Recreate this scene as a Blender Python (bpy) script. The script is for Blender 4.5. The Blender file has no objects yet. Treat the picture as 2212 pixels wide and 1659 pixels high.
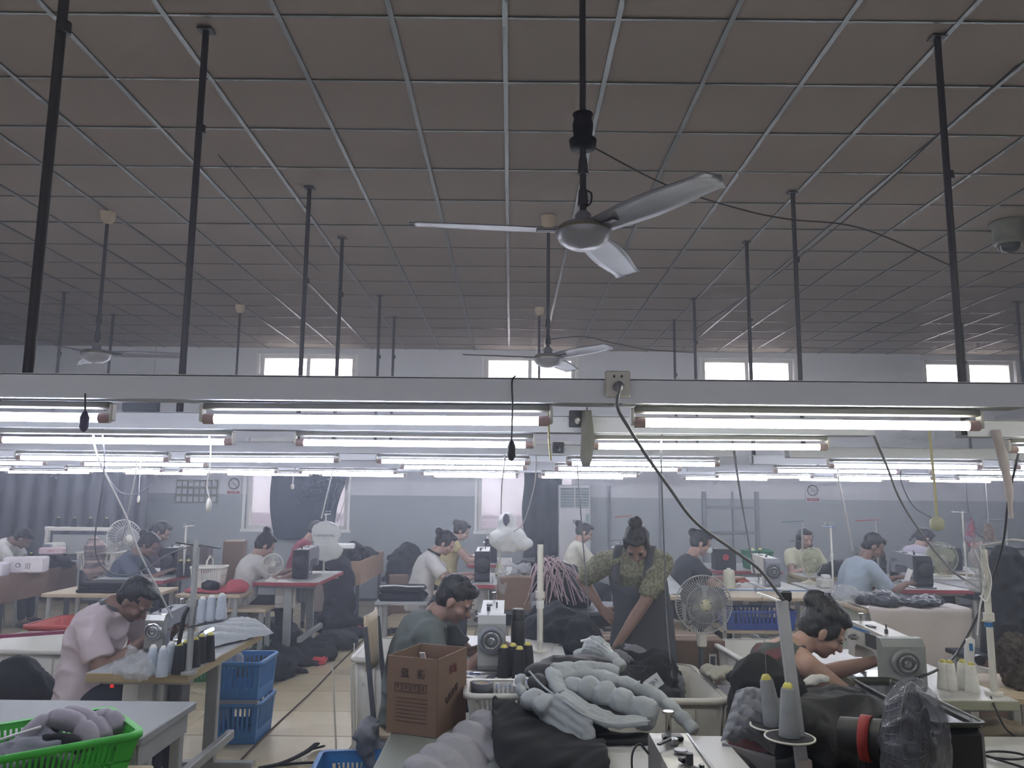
import bpy, bmesh, math, random
from mathutils import Vector as V, Matrix as MX, noise as NZ
random.seed(7)
SC = bpy.context.scene
COL = SC.collection
PI = math.pi
# ---------------------------------------------------------------- camera, world, exposure
F_PX, PITCH, ROLL, CAM = 1700.0, math.radians(8.04), 0.0098, V((0, 0, 1.59))
FWD = V((0, math.cos(PITCH), math.sin(PITCH)))
UP0 = V((0, -math.sin(PITCH), math.cos(PITCH)))
R0 = V((1, 0, 0))
RIGHT = R0 * math.cos(ROLL) + UP0 * math.sin(ROLL)
UPV = UP0 * math.cos(ROLL) - R0 * math.sin(ROLL)
cam = bpy.data.cameras.new('camera')
cam.sensor_width = 36.0
cam.lens = 36.0 * F_PX / 2212.0
cam.clip_start = 0.05
cam_o = bpy.data.objects.new('camera', cam)
COL.objects.link(cam_o)
cam_o.matrix_world = MX(((RIGHT.x, UPV.x, -FWD.x, CAM.x), (RIGHT.y, UPV.y, -FWD.y, CAM.y), (RIGHT.z, UPV.z, -FWD.z, CAM.z), (0, 0, 0, 1)))
SC.camera = cam_o
W = bpy.data.worlds.new('sky')
SC.world = W
W.use_nodes = True
W.node_tree.nodes['Background'].inputs[0].default_value = (0.93, 0.92, 0.97, 1)   # overcast white sky
W.node_tree.nodes['Background'].inputs[1].default_value = 22.0
TUBE_POWER = 38.0
HAZE_DENSITY = 0.034
vs = SC.view_settings
vs.view_transform = 'Standard'
vs.look = 'None'
vs.gamma = 1.0
vs.use_curve_mapping = False
vs.exposure = 0.12
SC.cycles.max_bounces = 4
SC.cycles.diffuse_bounces = 3
SC.cycles.glossy_bounces = 2
SC.cycles.transmission_bounces = 2
SC.cycles.transparent_max_bounces = 4
SC.cycles.volume_bounces = 0
SC.cycles.caustics_reflective = False
SC.cycles.caustics_refractive = False
SC.cycles.sample_clamp_indirect = 4.0
SC.cycles.light_sampling_threshold = .03
SC.cycles.use_denoising = True
SC.cycles.debug_use_spatial_splits = True
SC.cycles.use_adaptive_sampling = True
SC.cycles.adaptive_threshold = .15
SC.cycles.adaptive_min_samples = 12

def _ray(px, py):
    return FWD + RIGHT * ((px - 1106.0) / F_PX) + UPV * ((829.5 - py) / F_PX)
def at(px, py, Y):
    "world point in the vertical plane at depth Y seen at photo pixel px,py"
    d = _ray(px, py)
    return CAM + d * (Y / d.y)
def on(px, py, z):
    "world point at height z seen at photo pixel px,py"
    d = _ray(px, py)
    return CAM + d * ((z - CAM.z) / d.z)

# ---------------------------------------------------------------- materials
def lin(h):
    if not isinstance(h, str):
        return h
    h = h.lstrip('#')
    c = [int(h[i:i + 2], 16) / 255 for i in (0, 2, 4)]
    return tuple(x / 12.92 if x <= .04045 else ((x + .055) / 1.055) ** 2.4 for x in c)
MATS = {}
def mat(name, h, rough=.6, metal=0., var=.10, scale=6., bump=0., bscale=60., emis=0., alpha=1., trans=0., stretch=(1, 1, 1), spec=.5, two=None, twos=3., sheen=0.):
    if name in MATS:
        return MATS[name]
    m = bpy.data.materials.new(name)
    m.use_nodes = True
    nt = m.node_tree
    b = nt.nodes['Principled BSDF']
    c = lin(h)
    N, L = nt.nodes.new, nt.links.new
    tc = N('ShaderNodeTexCoord')
    mp = N('ShaderNodeMapping')
    mp.inputs['Scale'].default_value = stretch
    L(tc.outputs['Object'], mp.inputs['Vector'])
    nz = N('ShaderNodeTexNoise')
    nz.inputs['Scale'].default_value = scale
    nz.inputs['Detail'].default_value = 4
    L(mp.outputs[0], nz.inputs['Vector'])
    rp = N('ShaderNodeValToRGB')
    lo = tuple(max(0, x * (1 - var)) for x in c)
    hi = tuple(min(1, x * (1 + var)) for x in c)
    rp.color_ramp.elements[0].color = (*lo, 1)
    rp.color_ramp.elements[0].position = .3
    rp.color_ramp.elements[1].color = (*hi, 1)
    rp.color_ramp.elements[1].position = .7
    L(nz.outputs['Fac'], rp.inputs[0])
    out = rp.outputs[0]
    if two:
        n2 = N('ShaderNodeTexNoise')
        n2.inputs['Scale'].default_value = twos
        n2.inputs['Detail'].default_value = 6
        L(mp.outputs[0], n2.inputs['Vector'])
        r2 = N('ShaderNodeValToRGB')
        r2.color_ramp.elements[0].position = .47
        r2.color_ramp.elements[1].position = .53
        L(n2.outputs['Fac'], r2.inputs[0])
        mx = N('ShaderNodeMixRGB')
        L(r2.outputs[0], mx.inputs[0])
        L(out, mx.inputs[1])
        mx.inputs[2].default_value = (*lin(two), 1)
        out = mx.outputs[0]
    L(out, b.inputs['Base Color'])
    b.inputs['Roughness'].default_value = rough
    b.inputs['Metallic'].default_value = metal
    b.inputs['Specular IOR Level'].default_value = spec
    if sheen:
        b.inputs['Sheen Weight'].default_value = sheen
    if bump:
        n3 = N('ShaderNodeTexNoise')
        n3.inputs['Scale'].default_value = bscale
        n3.inputs['Detail'].default_value = 3
        L(mp.outputs[0], n3.inputs['Vector'])
        bp = N('ShaderNodeBump')
        bp.inputs['Strength'].default_value = bump
        bp.inputs['Distance'].default_value = .01
        L(n3.outputs['Fac'], bp.inputs['Height'])
        L(bp.outputs[0], b.inputs['Normal'])
    if emis:
        b.inputs['Emission Color'].default_value = (*c, 1)
        b.inputs['Emission Strength'].default_value = emis
    if alpha < 1:
        b.inputs['Alpha'].default_value = alpha
    if trans:
        b.inputs['Transmission Weight'].default_value = trans
    MATS[name] = m
    return m

# ---------------------------------------------------------------- mesh builder
def rotz(a):
    return MX.Rotation(a, 3, 'Z')
def frame_to(d):
    d = V(d).normalized()
    return d.to_track_quat('Z', 'Y').to_matrix()
class MB:
    def __init__(s):
        s.v, s.f, s.mi, s.sm = [], [], [], []
    def add(s, vs_, fs, mi=0, sm=False):
        o = len(s.v)
        s.v.extend([tuple(p) for p in vs_])
        for f in fs:
            s.f.append([i + o for i in f])
            s.mi.append(mi)
            s.sm.append(sm)
        return s
    def box(s, c, d, R=None, b=0., mi=0):
        "box centred at c with size d, chamfer b"
        hx, hy, hz = d[0] / 2, d[1] / 2, d[2] / 2
        c = V(c)
        if isinstance(R, (int, float)):
            R = rotz(R)
        T = (lambda p: c + (R @ V(p) if R else V(p)))
        if b <= 0:
            p = [(x * hx, y * hy, z * hz) for z in (-1, 1) for y in (-1, 1) for x in (-1, 1)]
            return s.add([T(q) for q in p], [(0, 2, 3, 1), (4, 5, 7, 6), (0, 1, 5, 4), (2, 6, 7, 3), (0, 4, 6, 2), (1, 3, 7, 5)], mi)
        b = min(b, hx * .95, hy * .95, hz * .95)
        bm = bmesh.new()
        pts = []
        for x in (-1, 1):
            for y in (-1, 1):
                for z in (-1, 1):
                    pts += [(x * (hx - b), y * (hy - b), z * hz), (x * (hx - b), y * hy, z * (hz - b)), (x * hx, y * (hy - b), z * (hz - b))]
        def ix(x, y, z, k):
            return (((x > 0) * 2 + (y > 0)) * 2 + (z > 0)) * 3 + k
        F = []
        S = (-1, 1)
        for q in S:
            F.append([ix(-1, -1, q, 0), ix(1, -1, q, 0), ix(1, 1, q, 0), ix(-1, 1, q, 0)][::q])
            F.append([ix(-1, q, -1, 1), ix(-1, q, 1, 1), ix(1, q, 1, 1), ix(1, q, -1, 1)][::q])
            F.append([ix(q, -1, -1, 2), ix(q, 1, -1, 2), ix(q, 1, 1, 2), ix(q, -1, 1, 2)][::q])
        for a in S:
            for q in S:
                k = a * q
                F.append([ix(-1, a, q, 0), ix(1, a, q, 0), ix(1, a, q, 1), ix(-1, a, q, 1)][::k])
                F.append([ix(a, -1, q, 0), ix(a, -1, q, 2), ix(a, 1, q, 2), ix(a, 1, q, 0)][::k])
                F.append([ix(a, q, -1, 1), ix(a, q, 1, 1), ix(a, q, 1, 2), ix(a, q, -1, 2)][::k])
        for x in S:
            for y in S:
                for z in S:
                    F.append([ix(x, y, z, 0), ix(x, y, z, 1), ix(x, y, z, 2)][::-x * y * z])
        bm.free()
        return s.add([T(q) for q in pts], F, mi)
    def bar(s, p0, p1, w, h, mi=0, up=(0, 0, 1)):
        "rectangular bar from p0 to p1"
        p0, p1 = V(p0), V(p1)
        d = (p1 - p0)
        z = d.normalized()
        u = V(up)
        if abs(z.dot(u)) > .98:
            u = V((0, 1, 0))
        x = u.cross(z).normalized()
        y = z.cross(x)
        R = MX((x, y, z)).transposed()
        return s.box((p0 + p1) / 2, (w, h, d.length), R, 0, mi)
    def cyl(s, p0, p1, r0, r1=None, n=12, mi=0, cap=True, sm=True):
        p0, p1 = V(p0), V(p1)
        r1 = r0 if r1 is None else r1
        R = frame_to(p1 - p0)
        a = [p0 + R @ V((r0 * math.cos(2 * PI * i / n), r0 * math.sin(2 * PI * i / n), 0)) for i in range(n)]
        b = [p1 + R @ V((r1 * math.cos(2 * PI * i / n), r1 * math.sin(2 * PI * i / n), 0)) for i in range(n)]
        s.add(a + b, [(i, (i + 1) % n, n + (i + 1) % n, n + i) for i in range(n)], mi, sm)
        if cap:
            s.add(a + b, [tuple(range(n - 1, -1, -1)), tuple(range(n, 2 * n))], mi)
        return s
    def lathe(s, prof, c=(0, 0, 0), n=20, R=None, mi=0, sm=True, cap=True):
        "profile of (radius, height) turned round local Z at c"
        c = V(c)
        vs_ = []
        for r, z in prof:
            for i in range(n):
                p = V((r * math.cos(2 * PI * i / n), r * math.sin(2 * PI * i / n), z))
                vs_.append(c + (R @ p if R else p))
        fs = []
        for k in range(len(prof) - 1):
            for i in range(n):
                j = (i + 1) % n
                fs.append((k * n + i, k * n + j, (k + 1) * n + j, (k + 1) * n + i))
        s.add(vs_, fs, mi, sm)
        if cap:
            e = (len(prof) - 1) * n
            s.add(vs_, [tuple(range(n - 1, -1, -1)), tuple(range(e, e + n))], mi)
        return s
    def tube(s, path, r, n=8, mi=0, closed=False, cap=True, flat=1.):
        path = [V(p) for p in path]
        m = len(path)
        rr = r if isinstance(r, (list, tuple)) else [r] * m
        tans = []
        for i in range(m):
            a = path[(i - 1) % m] if (closed or i > 0) else path[i]
            b = path[(i + 1) % m] if (closed or i < m - 1) else path[i]
            t = (b - a)
            tans.append(t.normalized() if t.length > 1e-9 else V((0, 0, 1)))
        u = V((0, 0, 1))
        if abs(tans[0].dot(u)) > .95:
            u = V((1, 0, 0))
        x = (u - tans[0] * u.dot(tans[0])).normalized()
        vs_ = []
        for i in range(m):
            t = tans[i]
            x = (x - t * x.dot(t))
            x = x.normalized() if x.length > 1e-6 else t.orthogonal().normalized()
            y = t.cross(x)
            for k in range(n):
                a = 2 * PI * k / n
                vs_.append(path[i] + x * (rr[i] * math.cos(a) * flat) + y * (rr[i] * math.sin(a)))
        fs = []
        for i in range(m if closed else m - 1):
            j = (i + 1) % m
            for k in range(n):
                l = (k + 1) % n
                fs.append((i * n + k, i * n + l, j * n + l, j * n + k))
        s.add(vs_, fs, mi, True)
        if cap and not closed:
            s.add(vs_, [tuple(range(n - 1, -1, -1)), tuple(range((m - 1) * n, m * n))], mi)
        return s
    def ell(s, c, r, R=None, nu=16, nv=10, mi=0):
        c = V(c)
        if isinstance(r, (int, float)):
            r = (r, r, r)
        vs_ = []
        for j in range(1, nv):
            th = PI * j / nv
            for i in range(nu):
                ph = 2 * PI * i / nu
                p = V((r[0] * math.sin(th) * math.cos(ph), r[1] * math.sin(th) * math.sin(ph), r[2] * math.cos(th)))
                vs_.append(c + (R @ p if R else p))
        for z in (r[2], -r[2]):
            p = V((0, 0, z))
            vs_.append(c + (R @ p if R else p))
        t, b = len(vs_) - 2, len(vs_) - 1
        fs = [(j * nu + i, (j + 1) * nu + i, (j + 1) * nu + (i + 1) % nu, j * nu + (i + 1) % nu) for j in range(nv - 2) for i in range(nu)]
        fs += [(t, i, (i + 1) % nu) for i in range(nu)]
        e = (nv - 2) * nu
        fs += [(b, e + (i + 1) % nu, e + i) for i in range(nu)]
        return s.add(vs_, fs, mi, True)
    def cap(s, p0, r0, p1, r1, n=12, mi=0):
        "tapered capsule"
        p0, p1 = V(p0), V(p1)
        d = (p1 - p0)
        L = max(d.length, 1e-5)
        z = d / L
        R = frame_to(z)
        rings = []
        for k in range(5):
            a = -PI / 2 + PI / 2 * k / 4
            rings.append((p0 + z * (r0 * math.sin(a)), max(r0 * math.cos(a), r0 * .02)))
        for k in range(5):
            a = PI / 2 * k / 4
            rings.append((p1 + z * (r1 * math.sin(a)), max(r1 * math.cos(a), r1 * .02)))
        vs_, fs = [], []
        for c, r in rings:
            for i in range(n):
                vs_.append(c + R @ V((r * math.cos(2 * PI * i / n), r * math.sin(2 * PI * i / n), 0)))
        m = len(rings)
        for k in range(m - 1):
            for i in range(n):
                j = (i + 1) % n
                fs.append((k * n + i, k * n + j, (k + 1) * n + j, (k + 1) * n + i))
        fs += [tuple(range(n - 1, -1, -1)), tuple(range((m - 1) * n, m * n))]
        return s.add(vs_, fs, mi, True)
    def grid(s, fn, nu, nv, mi=0, sm=True, wrap=False):
        "surface fn(u,v) -> point, u,v in 0..1"
        vs_ = [fn(i / nu, j / nv) for j in range(nv + 1) for i in range(nu + 1)]
        w = nu + 1
        fs = [(j * w + i, j * w + i + 1, (j + 1) * w + i + 1, (j + 1) * w + i) for j in range(nv) for i in range(nu)]
        return s.add(vs_, fs, mi, sm)
    def loft(s, rings, mi=0, cap=True, sm=True):
        n = len(rings[0])
        vs_ = [p for r in rings for p in r]
        m = len(rings)
        fs = [(k * n + i, k * n + (i + 1) % n, (k + 1) * n + (i + 1) % n, (k + 1) * n + i) for k in range(m - 1) for i in range(n)]
        if cap:
            fs += [tuple(range(n - 1, -1, -1)), tuple(range((m - 1) * n, m * n))]
        return s.add(vs_, fs, mi, sm)
    def prism(s, poly, z0, z1, mi=0, T=None):
        n = len(poly)
        vs_ = [V((x, y, z0)) for x, y in poly] + [V((x, y, z1)) for x, y in poly]
        if T:
            vs_ = [T(p) for p in vs_]
        return s.add(vs_, [tuple(range(n - 1, -1, -1)), tuple(range(n, 2 * n))] + [(i, (i + 1) % n, n + (i + 1) % n, n + i) for i in range(n)], mi)
    def mesh(s, name, mats):
        me = bpy.data.meshes.new(name)
        me.from_pydata(s.v, [], s.f)
        me.polygons.foreach_set('material_index', s.mi)
        me.polygons.foreach_set('use_smooth', s.sm)
        for m in (mats if isinstance(mats, (list, tuple)) else [mats]):
            me.materials.append(m)
        me.update()
        return me
    def build(s, name, mats, parent=None, world=False):
        o = bpy.data.objects.new(name, s.mesh(name, mats))
        COL.objects.link(o)
        hang(o, parent, world)
        return o
def mat_of(o):
    return MX.LocRotScale(o.location, o.rotation_euler, o.scale)
def hang(o, parent, world=False):
    if parent is not None:
        o.parent = parent
        if world:
            m = mat_of(parent)
            if parent.parent is not None:
                m = mat_of(parent.parent) @ parent.matrix_parent_inverse @ m
            o.matrix_parent_inverse = m.inverted()
def tag(o, label, cat, group=None, kind=None):
    o['label'] = label
    o['category'] = cat
    if group:
        o['group'] = group
    o['kind'] = kind or 'thing'
    return o
def thing(name, label, cat, loc=(0, 0, 0), rz=0., group=None):
    o = bpy.data.objects.new(name, None)
    o.empty_display_size = .1
    COL.objects.link(o)
    o.location = loc
    o.rotation_euler = (0, 0, rz)
    return tag(o, label, cat, group)
def struct(o):
    o['kind'] = 'structure'
    return o
def dup(root, loc, rz=None, label=None, group=None):
    r = root.copy()
    COL.objects.link(r)
    r.location = loc
    if rz is not None:
        r.rotation_euler = (0, 0, rz)
    if label:
        r['label'] = label
    if group:
        r['group'] = group
    for ch in list(root.children):
        c = ch.copy()
        COL.objects.link(c)
        c.parent = r
        for g in list(ch.children):
            d = g.copy()
            COL.objects.link(d)
            d.parent = c
    return r
def spline(pts, n=8):
    "Catmull-Rom through the points"
    P = [V(p) for p in pts]
    P = [P[0] * 2 - P[1]] + P + [P[-1] * 2 - P[-2]]
    out = []
    for i in range(1, len(P) - 2):
        for k in range(n):
            t = k / n
            a, b, c, d = P[i - 1], P[i], P[i + 1], P[i + 2]
            out.append(.5 * ((2 * b) + (c - a) * t + (2 * a - 5 * b + 4 * c - d) * t * t + (3 * b - a - 3 * c + d) * t ** 3))
    out.append(P[-2])
    return out
def cable(name, pts, r, m, label=None, cat='cable', parent=None, n=6, group=None):
    o = MB().tube(spline(pts, 7), r, n).build(name, m, parent, world=parent is not None)
    if label:
        tag(o, label, cat, group)
    return o
TMP = bpy.data.scenes.new('workbench_scene')
FOLDS = {}
def fold_tex(freq, ridged):
    k = (round(freq, 2), ridged)
    if k not in FOLDS:
        if ridged:
            x = bpy.data.textures.new('folds', 'MUSGRAVE')
            x.musgrave_type = 'RIDGED_MULTIFRACTAL'
            x.octaves = 1.8
            x.noise_intensity = .7
        else:
            x = bpy.data.textures.new('folds', 'CLOUDS')
            x.noise_depth = 1
        x.noise_scale = 1. / freq
        FOLDS[k] = x
    return FOLDS[k]
def remesh(o, voxel, smooth=4, amp=0., freq=8., ridged=True, post=0, mid=.5, amp2=0., freq2=4.):
    "fuse the overlapping closed shapes of o into one continuous skin, then push it into folds"
    COL.objects.unlink(o)
    par, pinv = o.parent, o.matrix_parent_inverse.copy()
    o.parent = None
    TMP.collection.objects.link(o)
    md = o.modifiers.new('r', 'REMESH')
    md.mode = 'VOXEL'
    md.voxel_size = voxel
    md.use_smooth_shade = True
    if smooth:
        sm = o.modifiers.new('s', 'SMOOTH')
        sm.factor = .5
        sm.iterations = smooth
    if amp2:
        dm = o.modifiers.new('d2', 'DISPLACE')
        dm.texture = fold_tex(freq2, False)
        dm.strength = amp2 * 2
        dm.mid_level = .5
        dm.texture_coords = 'LOCAL'
    if amp:
        dm = o.modifiers.new('d', 'DISPLACE')
        dm.texture = fold_tex(freq, ridged)
        dm.strength = amp * 2
        dm.mid_level = mid
        dm.texture_coords = 'LOCAL'
        if post:
            sm = o.modifiers.new('s2', 'SMOOTH')
            sm.factor = .5
            sm.iterations = post
    vl = TMP.view_layers[0]
    vl.update()
    dg = vl.depsgraph
    me = bpy.data.meshes.new_from_object(o.evaluated_get(dg))
    o.modifiers.clear()
    old = o.data
    ms = list(old.materials)
    o.data = me
    me.materials.clear()
    for m in ms:
        me.materials.append(m)
    bpy.data.meshes.remove(old)
    me.polygons.foreach_set('use_smooth', [True] * len(me.polygons))
    TMP.collection.objects.unlink(o)
    COL.objects.link(o)
    if par is not None:
        o.parent = par
        o.matrix_parent_inverse = pinv
    return o

# ================================================================ the room
CEIL, YW = 3.89, 12.43
XL, XR, YB = -9.6, 9.6, -3.2
M_UP = mat('wall_upper_paint', '#cdced3', .85, var=.04, scale=1.2, bump=.05, bscale=120)
M_LOW = mat('wall_lower_paint', '#9ea5ab', .8, var=.05, scale=1.0)
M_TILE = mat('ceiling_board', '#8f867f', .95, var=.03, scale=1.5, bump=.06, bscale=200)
M_TBAR = mat('ceiling_runner_metal', '#6c706e', .34, .5, var=.06)
M_FLOOR = mat('floor_tile', '#c9bc9d', .3, var=.07, scale=2.2, two='#bfb190', twos=1.4)
M_GROUT = mat('floor_joint', '#5d564d', .9)
M_WFRAME = mat('window_aluminium', '#d8d6d4', .5, var=.05)
M_GLASS = mat('window_pane', '#f4f2f5', .05, alpha=.16, var=.0)
M_ROD = mat('painted_rod_steel', '#4e4d52', .55, .3)
M_TRAY = mat('tray_paint', '#e6e9f0', .5, var=.05, scale=1.)
M_WHITE = mat('white_plastic', '#e4e4e2', .4, var=.03)
M_OFFW = mat('offwhite_plastic', '#d8d5cc', .5, var=.05)
M_BLK = mat('black_plastic', '#1b1c20', .45, var=.15)
M_BLKM = mat('black_matte', '#22232a', .8, var=.2)
M_GREY = mat('grey_plastic', '#80838a', .5)
M_DGREY = mat('dark_grey_plastic', '#4a4c52', .5)
M_STEEL = mat('machine_steel', '#a9a9a6', .28, .8, var=.12, scale=20)
M_CHROME = mat('bright_steel', '#c8c8c8', .15, 1., var=.05)
M_BLUE = mat('blue_plastic', '#2f72ad', .4, var=.08)

# floor: tile pieces with recessed joints
fl = struct(MB().box(((XL + XR) / 2, (YB + YW) / 2, -.06), (XR - XL + .4, YW - YB + .4, .1)).build('floor', M_GROUT))
TS = .6
me_t = MB().box((0, 0, 0), (TS - .008, TS - .008, .012), b=.002).mesh('tile', M_FLOOR)
cells = []
x = -1.6 - 14 * TS + TS / 2
while x < XR:
    y = -2.9 + TS / 2 - .02
    while y < YW - TS / 2 + .25:
        cells.append((x, y))
        y += TS
    x += TS
cells = [c for c in cells if XL < c[0] - .3 and c[0] + .3 < XR and c[1] + .3 < YW]
def _seen(c):
    x, y = c
    return 0 if (y > 4.6 and abs(x) < y * .66) else 1
cells.sort(key=lambda c: (_seen(c), (c[0] + 1.2) ** 2 + (c[1] - 6) ** 2))
for (x, y) in cells[:290]:
    o = bpy.data.objects.new('tile', me_t)
    COL.objects.link(o)
    o.location = (x, y, -.006)
    hang(o, fl, True)
rest = MB()
for (x, y) in cells[290:]:
    rest.box((x, y, -.006), (TS - .008, TS - .008, .012))
r = rest.build('tile_field', M_FLOOR, fl, True)
r['kind'] = 'stuff'

# ceiling: boards between metal runners
TW, TD = .552, .603
ce = struct(MB().box(((XL + XR) / 2, (YB + YW) / 2, CEIL + .09), (XR - XL + .4, YW - YB + .4, .1)).build('ceiling', M_TRAY))
x0 = -.052
xs = [x0 + k * TW for k in range(-17, 18)]
y0 = 1.542 * 2.3
ys = [y0 + k * TD for k in range(-11, 16)]
ys = [y for y in ys if YB < y < YW]
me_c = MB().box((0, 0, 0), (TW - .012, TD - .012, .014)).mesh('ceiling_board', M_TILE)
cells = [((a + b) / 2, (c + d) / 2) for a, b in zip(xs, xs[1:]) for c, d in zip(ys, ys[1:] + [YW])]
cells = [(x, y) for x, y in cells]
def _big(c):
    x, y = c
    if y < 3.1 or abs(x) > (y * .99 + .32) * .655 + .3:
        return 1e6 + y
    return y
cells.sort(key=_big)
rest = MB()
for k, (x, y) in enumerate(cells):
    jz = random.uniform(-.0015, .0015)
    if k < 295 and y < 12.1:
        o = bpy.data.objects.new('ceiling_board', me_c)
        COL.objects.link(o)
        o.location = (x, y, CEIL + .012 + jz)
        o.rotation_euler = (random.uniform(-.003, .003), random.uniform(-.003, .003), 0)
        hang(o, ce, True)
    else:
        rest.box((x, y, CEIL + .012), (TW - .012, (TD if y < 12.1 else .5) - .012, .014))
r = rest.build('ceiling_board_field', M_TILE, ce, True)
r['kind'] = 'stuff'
me_r = MB().box((0, (YB + YW) / 2, CEIL + .001), (.027, YW - YB, .012)).mesh('runner', M_TBAR)
for x in xs:
    o = bpy.data.objects.new('runner', me_r)
    COL.objects.link(o)
    o.location = (x, 0, 0)
    hang(o, ce, True)
me_r = MB().box((0, 0, CEIL + .002), (XR - XL, .016, .008)).mesh('cross_runner', M_TBAR)
for y in ys:
    o = bpy.data.objects.new('cross_runner', me_r)
    COL.objects.link(o)
    o.location = (0, y, 0)
    hang(o, ce, True)

# back wall with two tiers of window openings
UPW = [(-4.04, -2.51), (-.44, 1.01), (3.04, 4.50), (6.60, 8.05)]
UZ = (3.12, 3.80)
LOWW = [(-4.14, -2.55), (-.52, 1.02)]
LZ = (1.03, 2.45)
DADO = 1.567
def wall_band(b, xa, xb, z0, z1, holes, y0, y1, mi=0):
    x = xa
    for h0, h1 in holes:
        b.box(((x + h0) / 2, (y0 + y1) / 2, (z0 + z1) / 2), (h0 - x, y1 - y0, z1 - z0), mi=mi)
        x = h1
    b.box(((x + xb) / 2, (y0 + y1) / 2, (z0 + z1) / 2), (xb - x, y1 - y0, z1 - z0), mi=mi)
b = MB()
T0, T1 = YW, YW + .24
for z0, z1, hs in ((DADO, LZ[1], LOWW), (LZ[1], UZ[0], []), (UZ[0], UZ[1], UPW), (UZ[1], CEIL + .1, [])):
    wall_band(b, XL, XR, z0, z1, hs, T0, T1)
wb = struct(b.build('wall_back', M_UP))
b = MB()
wall_band(b, XL, XR, 0, LZ[0], [], T0, T1)
wall_band(b, XL, XR, LZ[0], DADO, LOWW, T0, T1)
struct(b.build('wall_back_dado', M_LOW, wb))
for nm, c, d in (('wall_left', (XL - .1, (YB + YW) / 2, CEIL / 2), (.2, YW - YB, CEIL)), ('wall_right', (XR + .1, (YB + YW) / 2, CEIL / 2), (.2, YW - YB, CEIL)), ('wall_front', ((XL + XR) / 2, YB - .1, CEIL / 2), (XR - XL, .2, CEIL))):
    struct(MB().box(c, d).build(nm, M_UP))
M_GLASS2 = mat('dusty_dimmed_pane', '#a7a4b0', .3, alpha=.72, var=.12, scale=3)  # grey also dims the overbright view through the lower windows
def window(n, xa, xb, z0, z1, mull, fw=.06):
    w = bpy.data.objects.new('window_%d' % n, None)
    COL.objects.link(w)
    w.location = ((xa + xb) / 2, YW, z0)
    struct(w)
    yc = YW + .1
    f = MB()
    for zz in (z0 + fw / 2, z1 - fw / 2):
        f.box(((xa + xb) / 2, yc, zz), (xb - xa, .09, fw))
    for xx in (xa + fw / 2, xb - fw / 2):
        f.box((xx, yc, (z0 + z1) / 2), (fw, .09, z1 - z0 - 2 * fw))
    f.build('window_frame', M_WFRAME, w, True)
    for m in mull:
        MB().box((xa + (xb - xa) * m, yc - .01, (z0 + z1) / 2), (.055, .07, z1 - z0 - 2 * fw)).build('mullion', M_WFRAME, w, True)
    ed = [0] + list(mull) + [1]
    for a, c in zip(ed, ed[1:]):
        MB().box((xa + (xb - xa) * (a + c) / 2, yc + .012, (z0 + z1) / 2), ((xb - xa) * (c - a) - .06, .006, z1 - z0 - 2 * fw)).build('pane', M_GLASS if z0 > 2 else M_GLASS2, w, True)
    # painted reveal strip round the opening
    g = MB()
    g.box(((xa + xb) / 2, YW - .006, z0 - .02), (xb - xa + .12, .03, .045))
    for xx in (xa - .025, xb + .025):
        g.box((xx, YW - .004, (z0 + z1) / 2), (.04, .02, z1 - z0))
    g.build('window_surround', M_WHITE, w, True)
    return w
for i, (a, c) in enumerate(UPW):
    window(i + 1, a, c, UZ[0], UZ[1], [.5])
for i, (a, c) in enumerate(LOWW):
    window(i + 5, a, c, LZ[0], LZ[1], [.5])

# house across the yard, seen through the windows
hb = thing('neighbour_house', 'pale pinkish rendered house across the yard seen through the windows', 'building', (0, 19, 0))
M_HOUSE = mat('pink_render', '#d2cdd4', .9, var=.08, scale=.6)
MB().box((0, 19.2, 3.0), (34, .4, 7.0)).build('facade', M_HOUSE, hb, True)
for z in (1.1, 2.2, 3.9, 4.6, 5.2):
    MB().box((0, 18.97, z), (34, .06, .05)).build('ledge', mat('ledge_grey', '#a89aa0', .9), hb, True)
MB().box((0, 18.9, .5), (34, .5, 1.0)).build('plinth', mat('plinth_brick', '#85747a', .9, two='#a59fa9', twos=2.), hb, True)
yd = struct(MB().box((0, 16.2, -.1), (40, 7.0, .1)).build('yard_ground', mat('yard_concrete', '#c5c0ba', .9, var=.1)))

# ---------------------------------------------------------------- hanging light trays, rods and tubes
ROWS = [2.50, 3.67, 5.72, 6.90, 8.98, 10.12, -.95]  # last row, unseen behind the camera, is added to light the trough fronts
ORD = ['first', 'second', 'third', 'fourth', 'fifth', 'sixth', 'added unseen rear']
M_TUBE = mat('lamp_glow', '#e9eeff', .5, emis=TUBE_POWER, var=0)
M_TUBEF = mat('lamp_glow_boosted', '#e9eeff', .5, emis=TUBE_POWER * 1.3, var=0)  # strength raised to brighten the far ceiling
M_TUBEW = mat('lamp_glow_warm', '#fbfbf0', .5, emis=TUBE_POWER, var=0)
M_CAPP = mat('lamp_end_cap', '#b39a98', .5)
TZ0, TZ1 = 1.878, 1.953
SEG = [(-9.3, 1.62), (2.0, 9.3)]
def tray(y, xa, xb, label):
    t = thing('light_tray', label, 'light tray', ((xa + xb) / 2, y, TZ0))
    b = MB()
    b.box(((xa + xb) / 2, y, TZ0 + .004), (xb - xa, .11, .008))
    b.build('tray_base', mat('tray_underside_shaded', '#85888f', .6), t, True)  # base coloured darker than the sides, shade put into the colour
    for s in (-1, 1):
        MB().box(((xa + xb) / 2, y + s * .055, (TZ0 + TZ1) / 2), (xb - xa, .006, TZ1 - TZ0)).build('tray_side', M_TRAY, t, True)
        MB().box(((xa + xb) / 2, y + s * .049, TZ1), (xb - xa, .018, .005)).build('tray_lip', M_TRAY, t, True)
    for k in range(int((xb - xa) / 1.5)):
        MB().box((xa + .5 + k * 1.5, y, TZ1 - .012), (.03, .1, .012)).build('cross_strap', M_TRAY, t, True)
    return t
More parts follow.
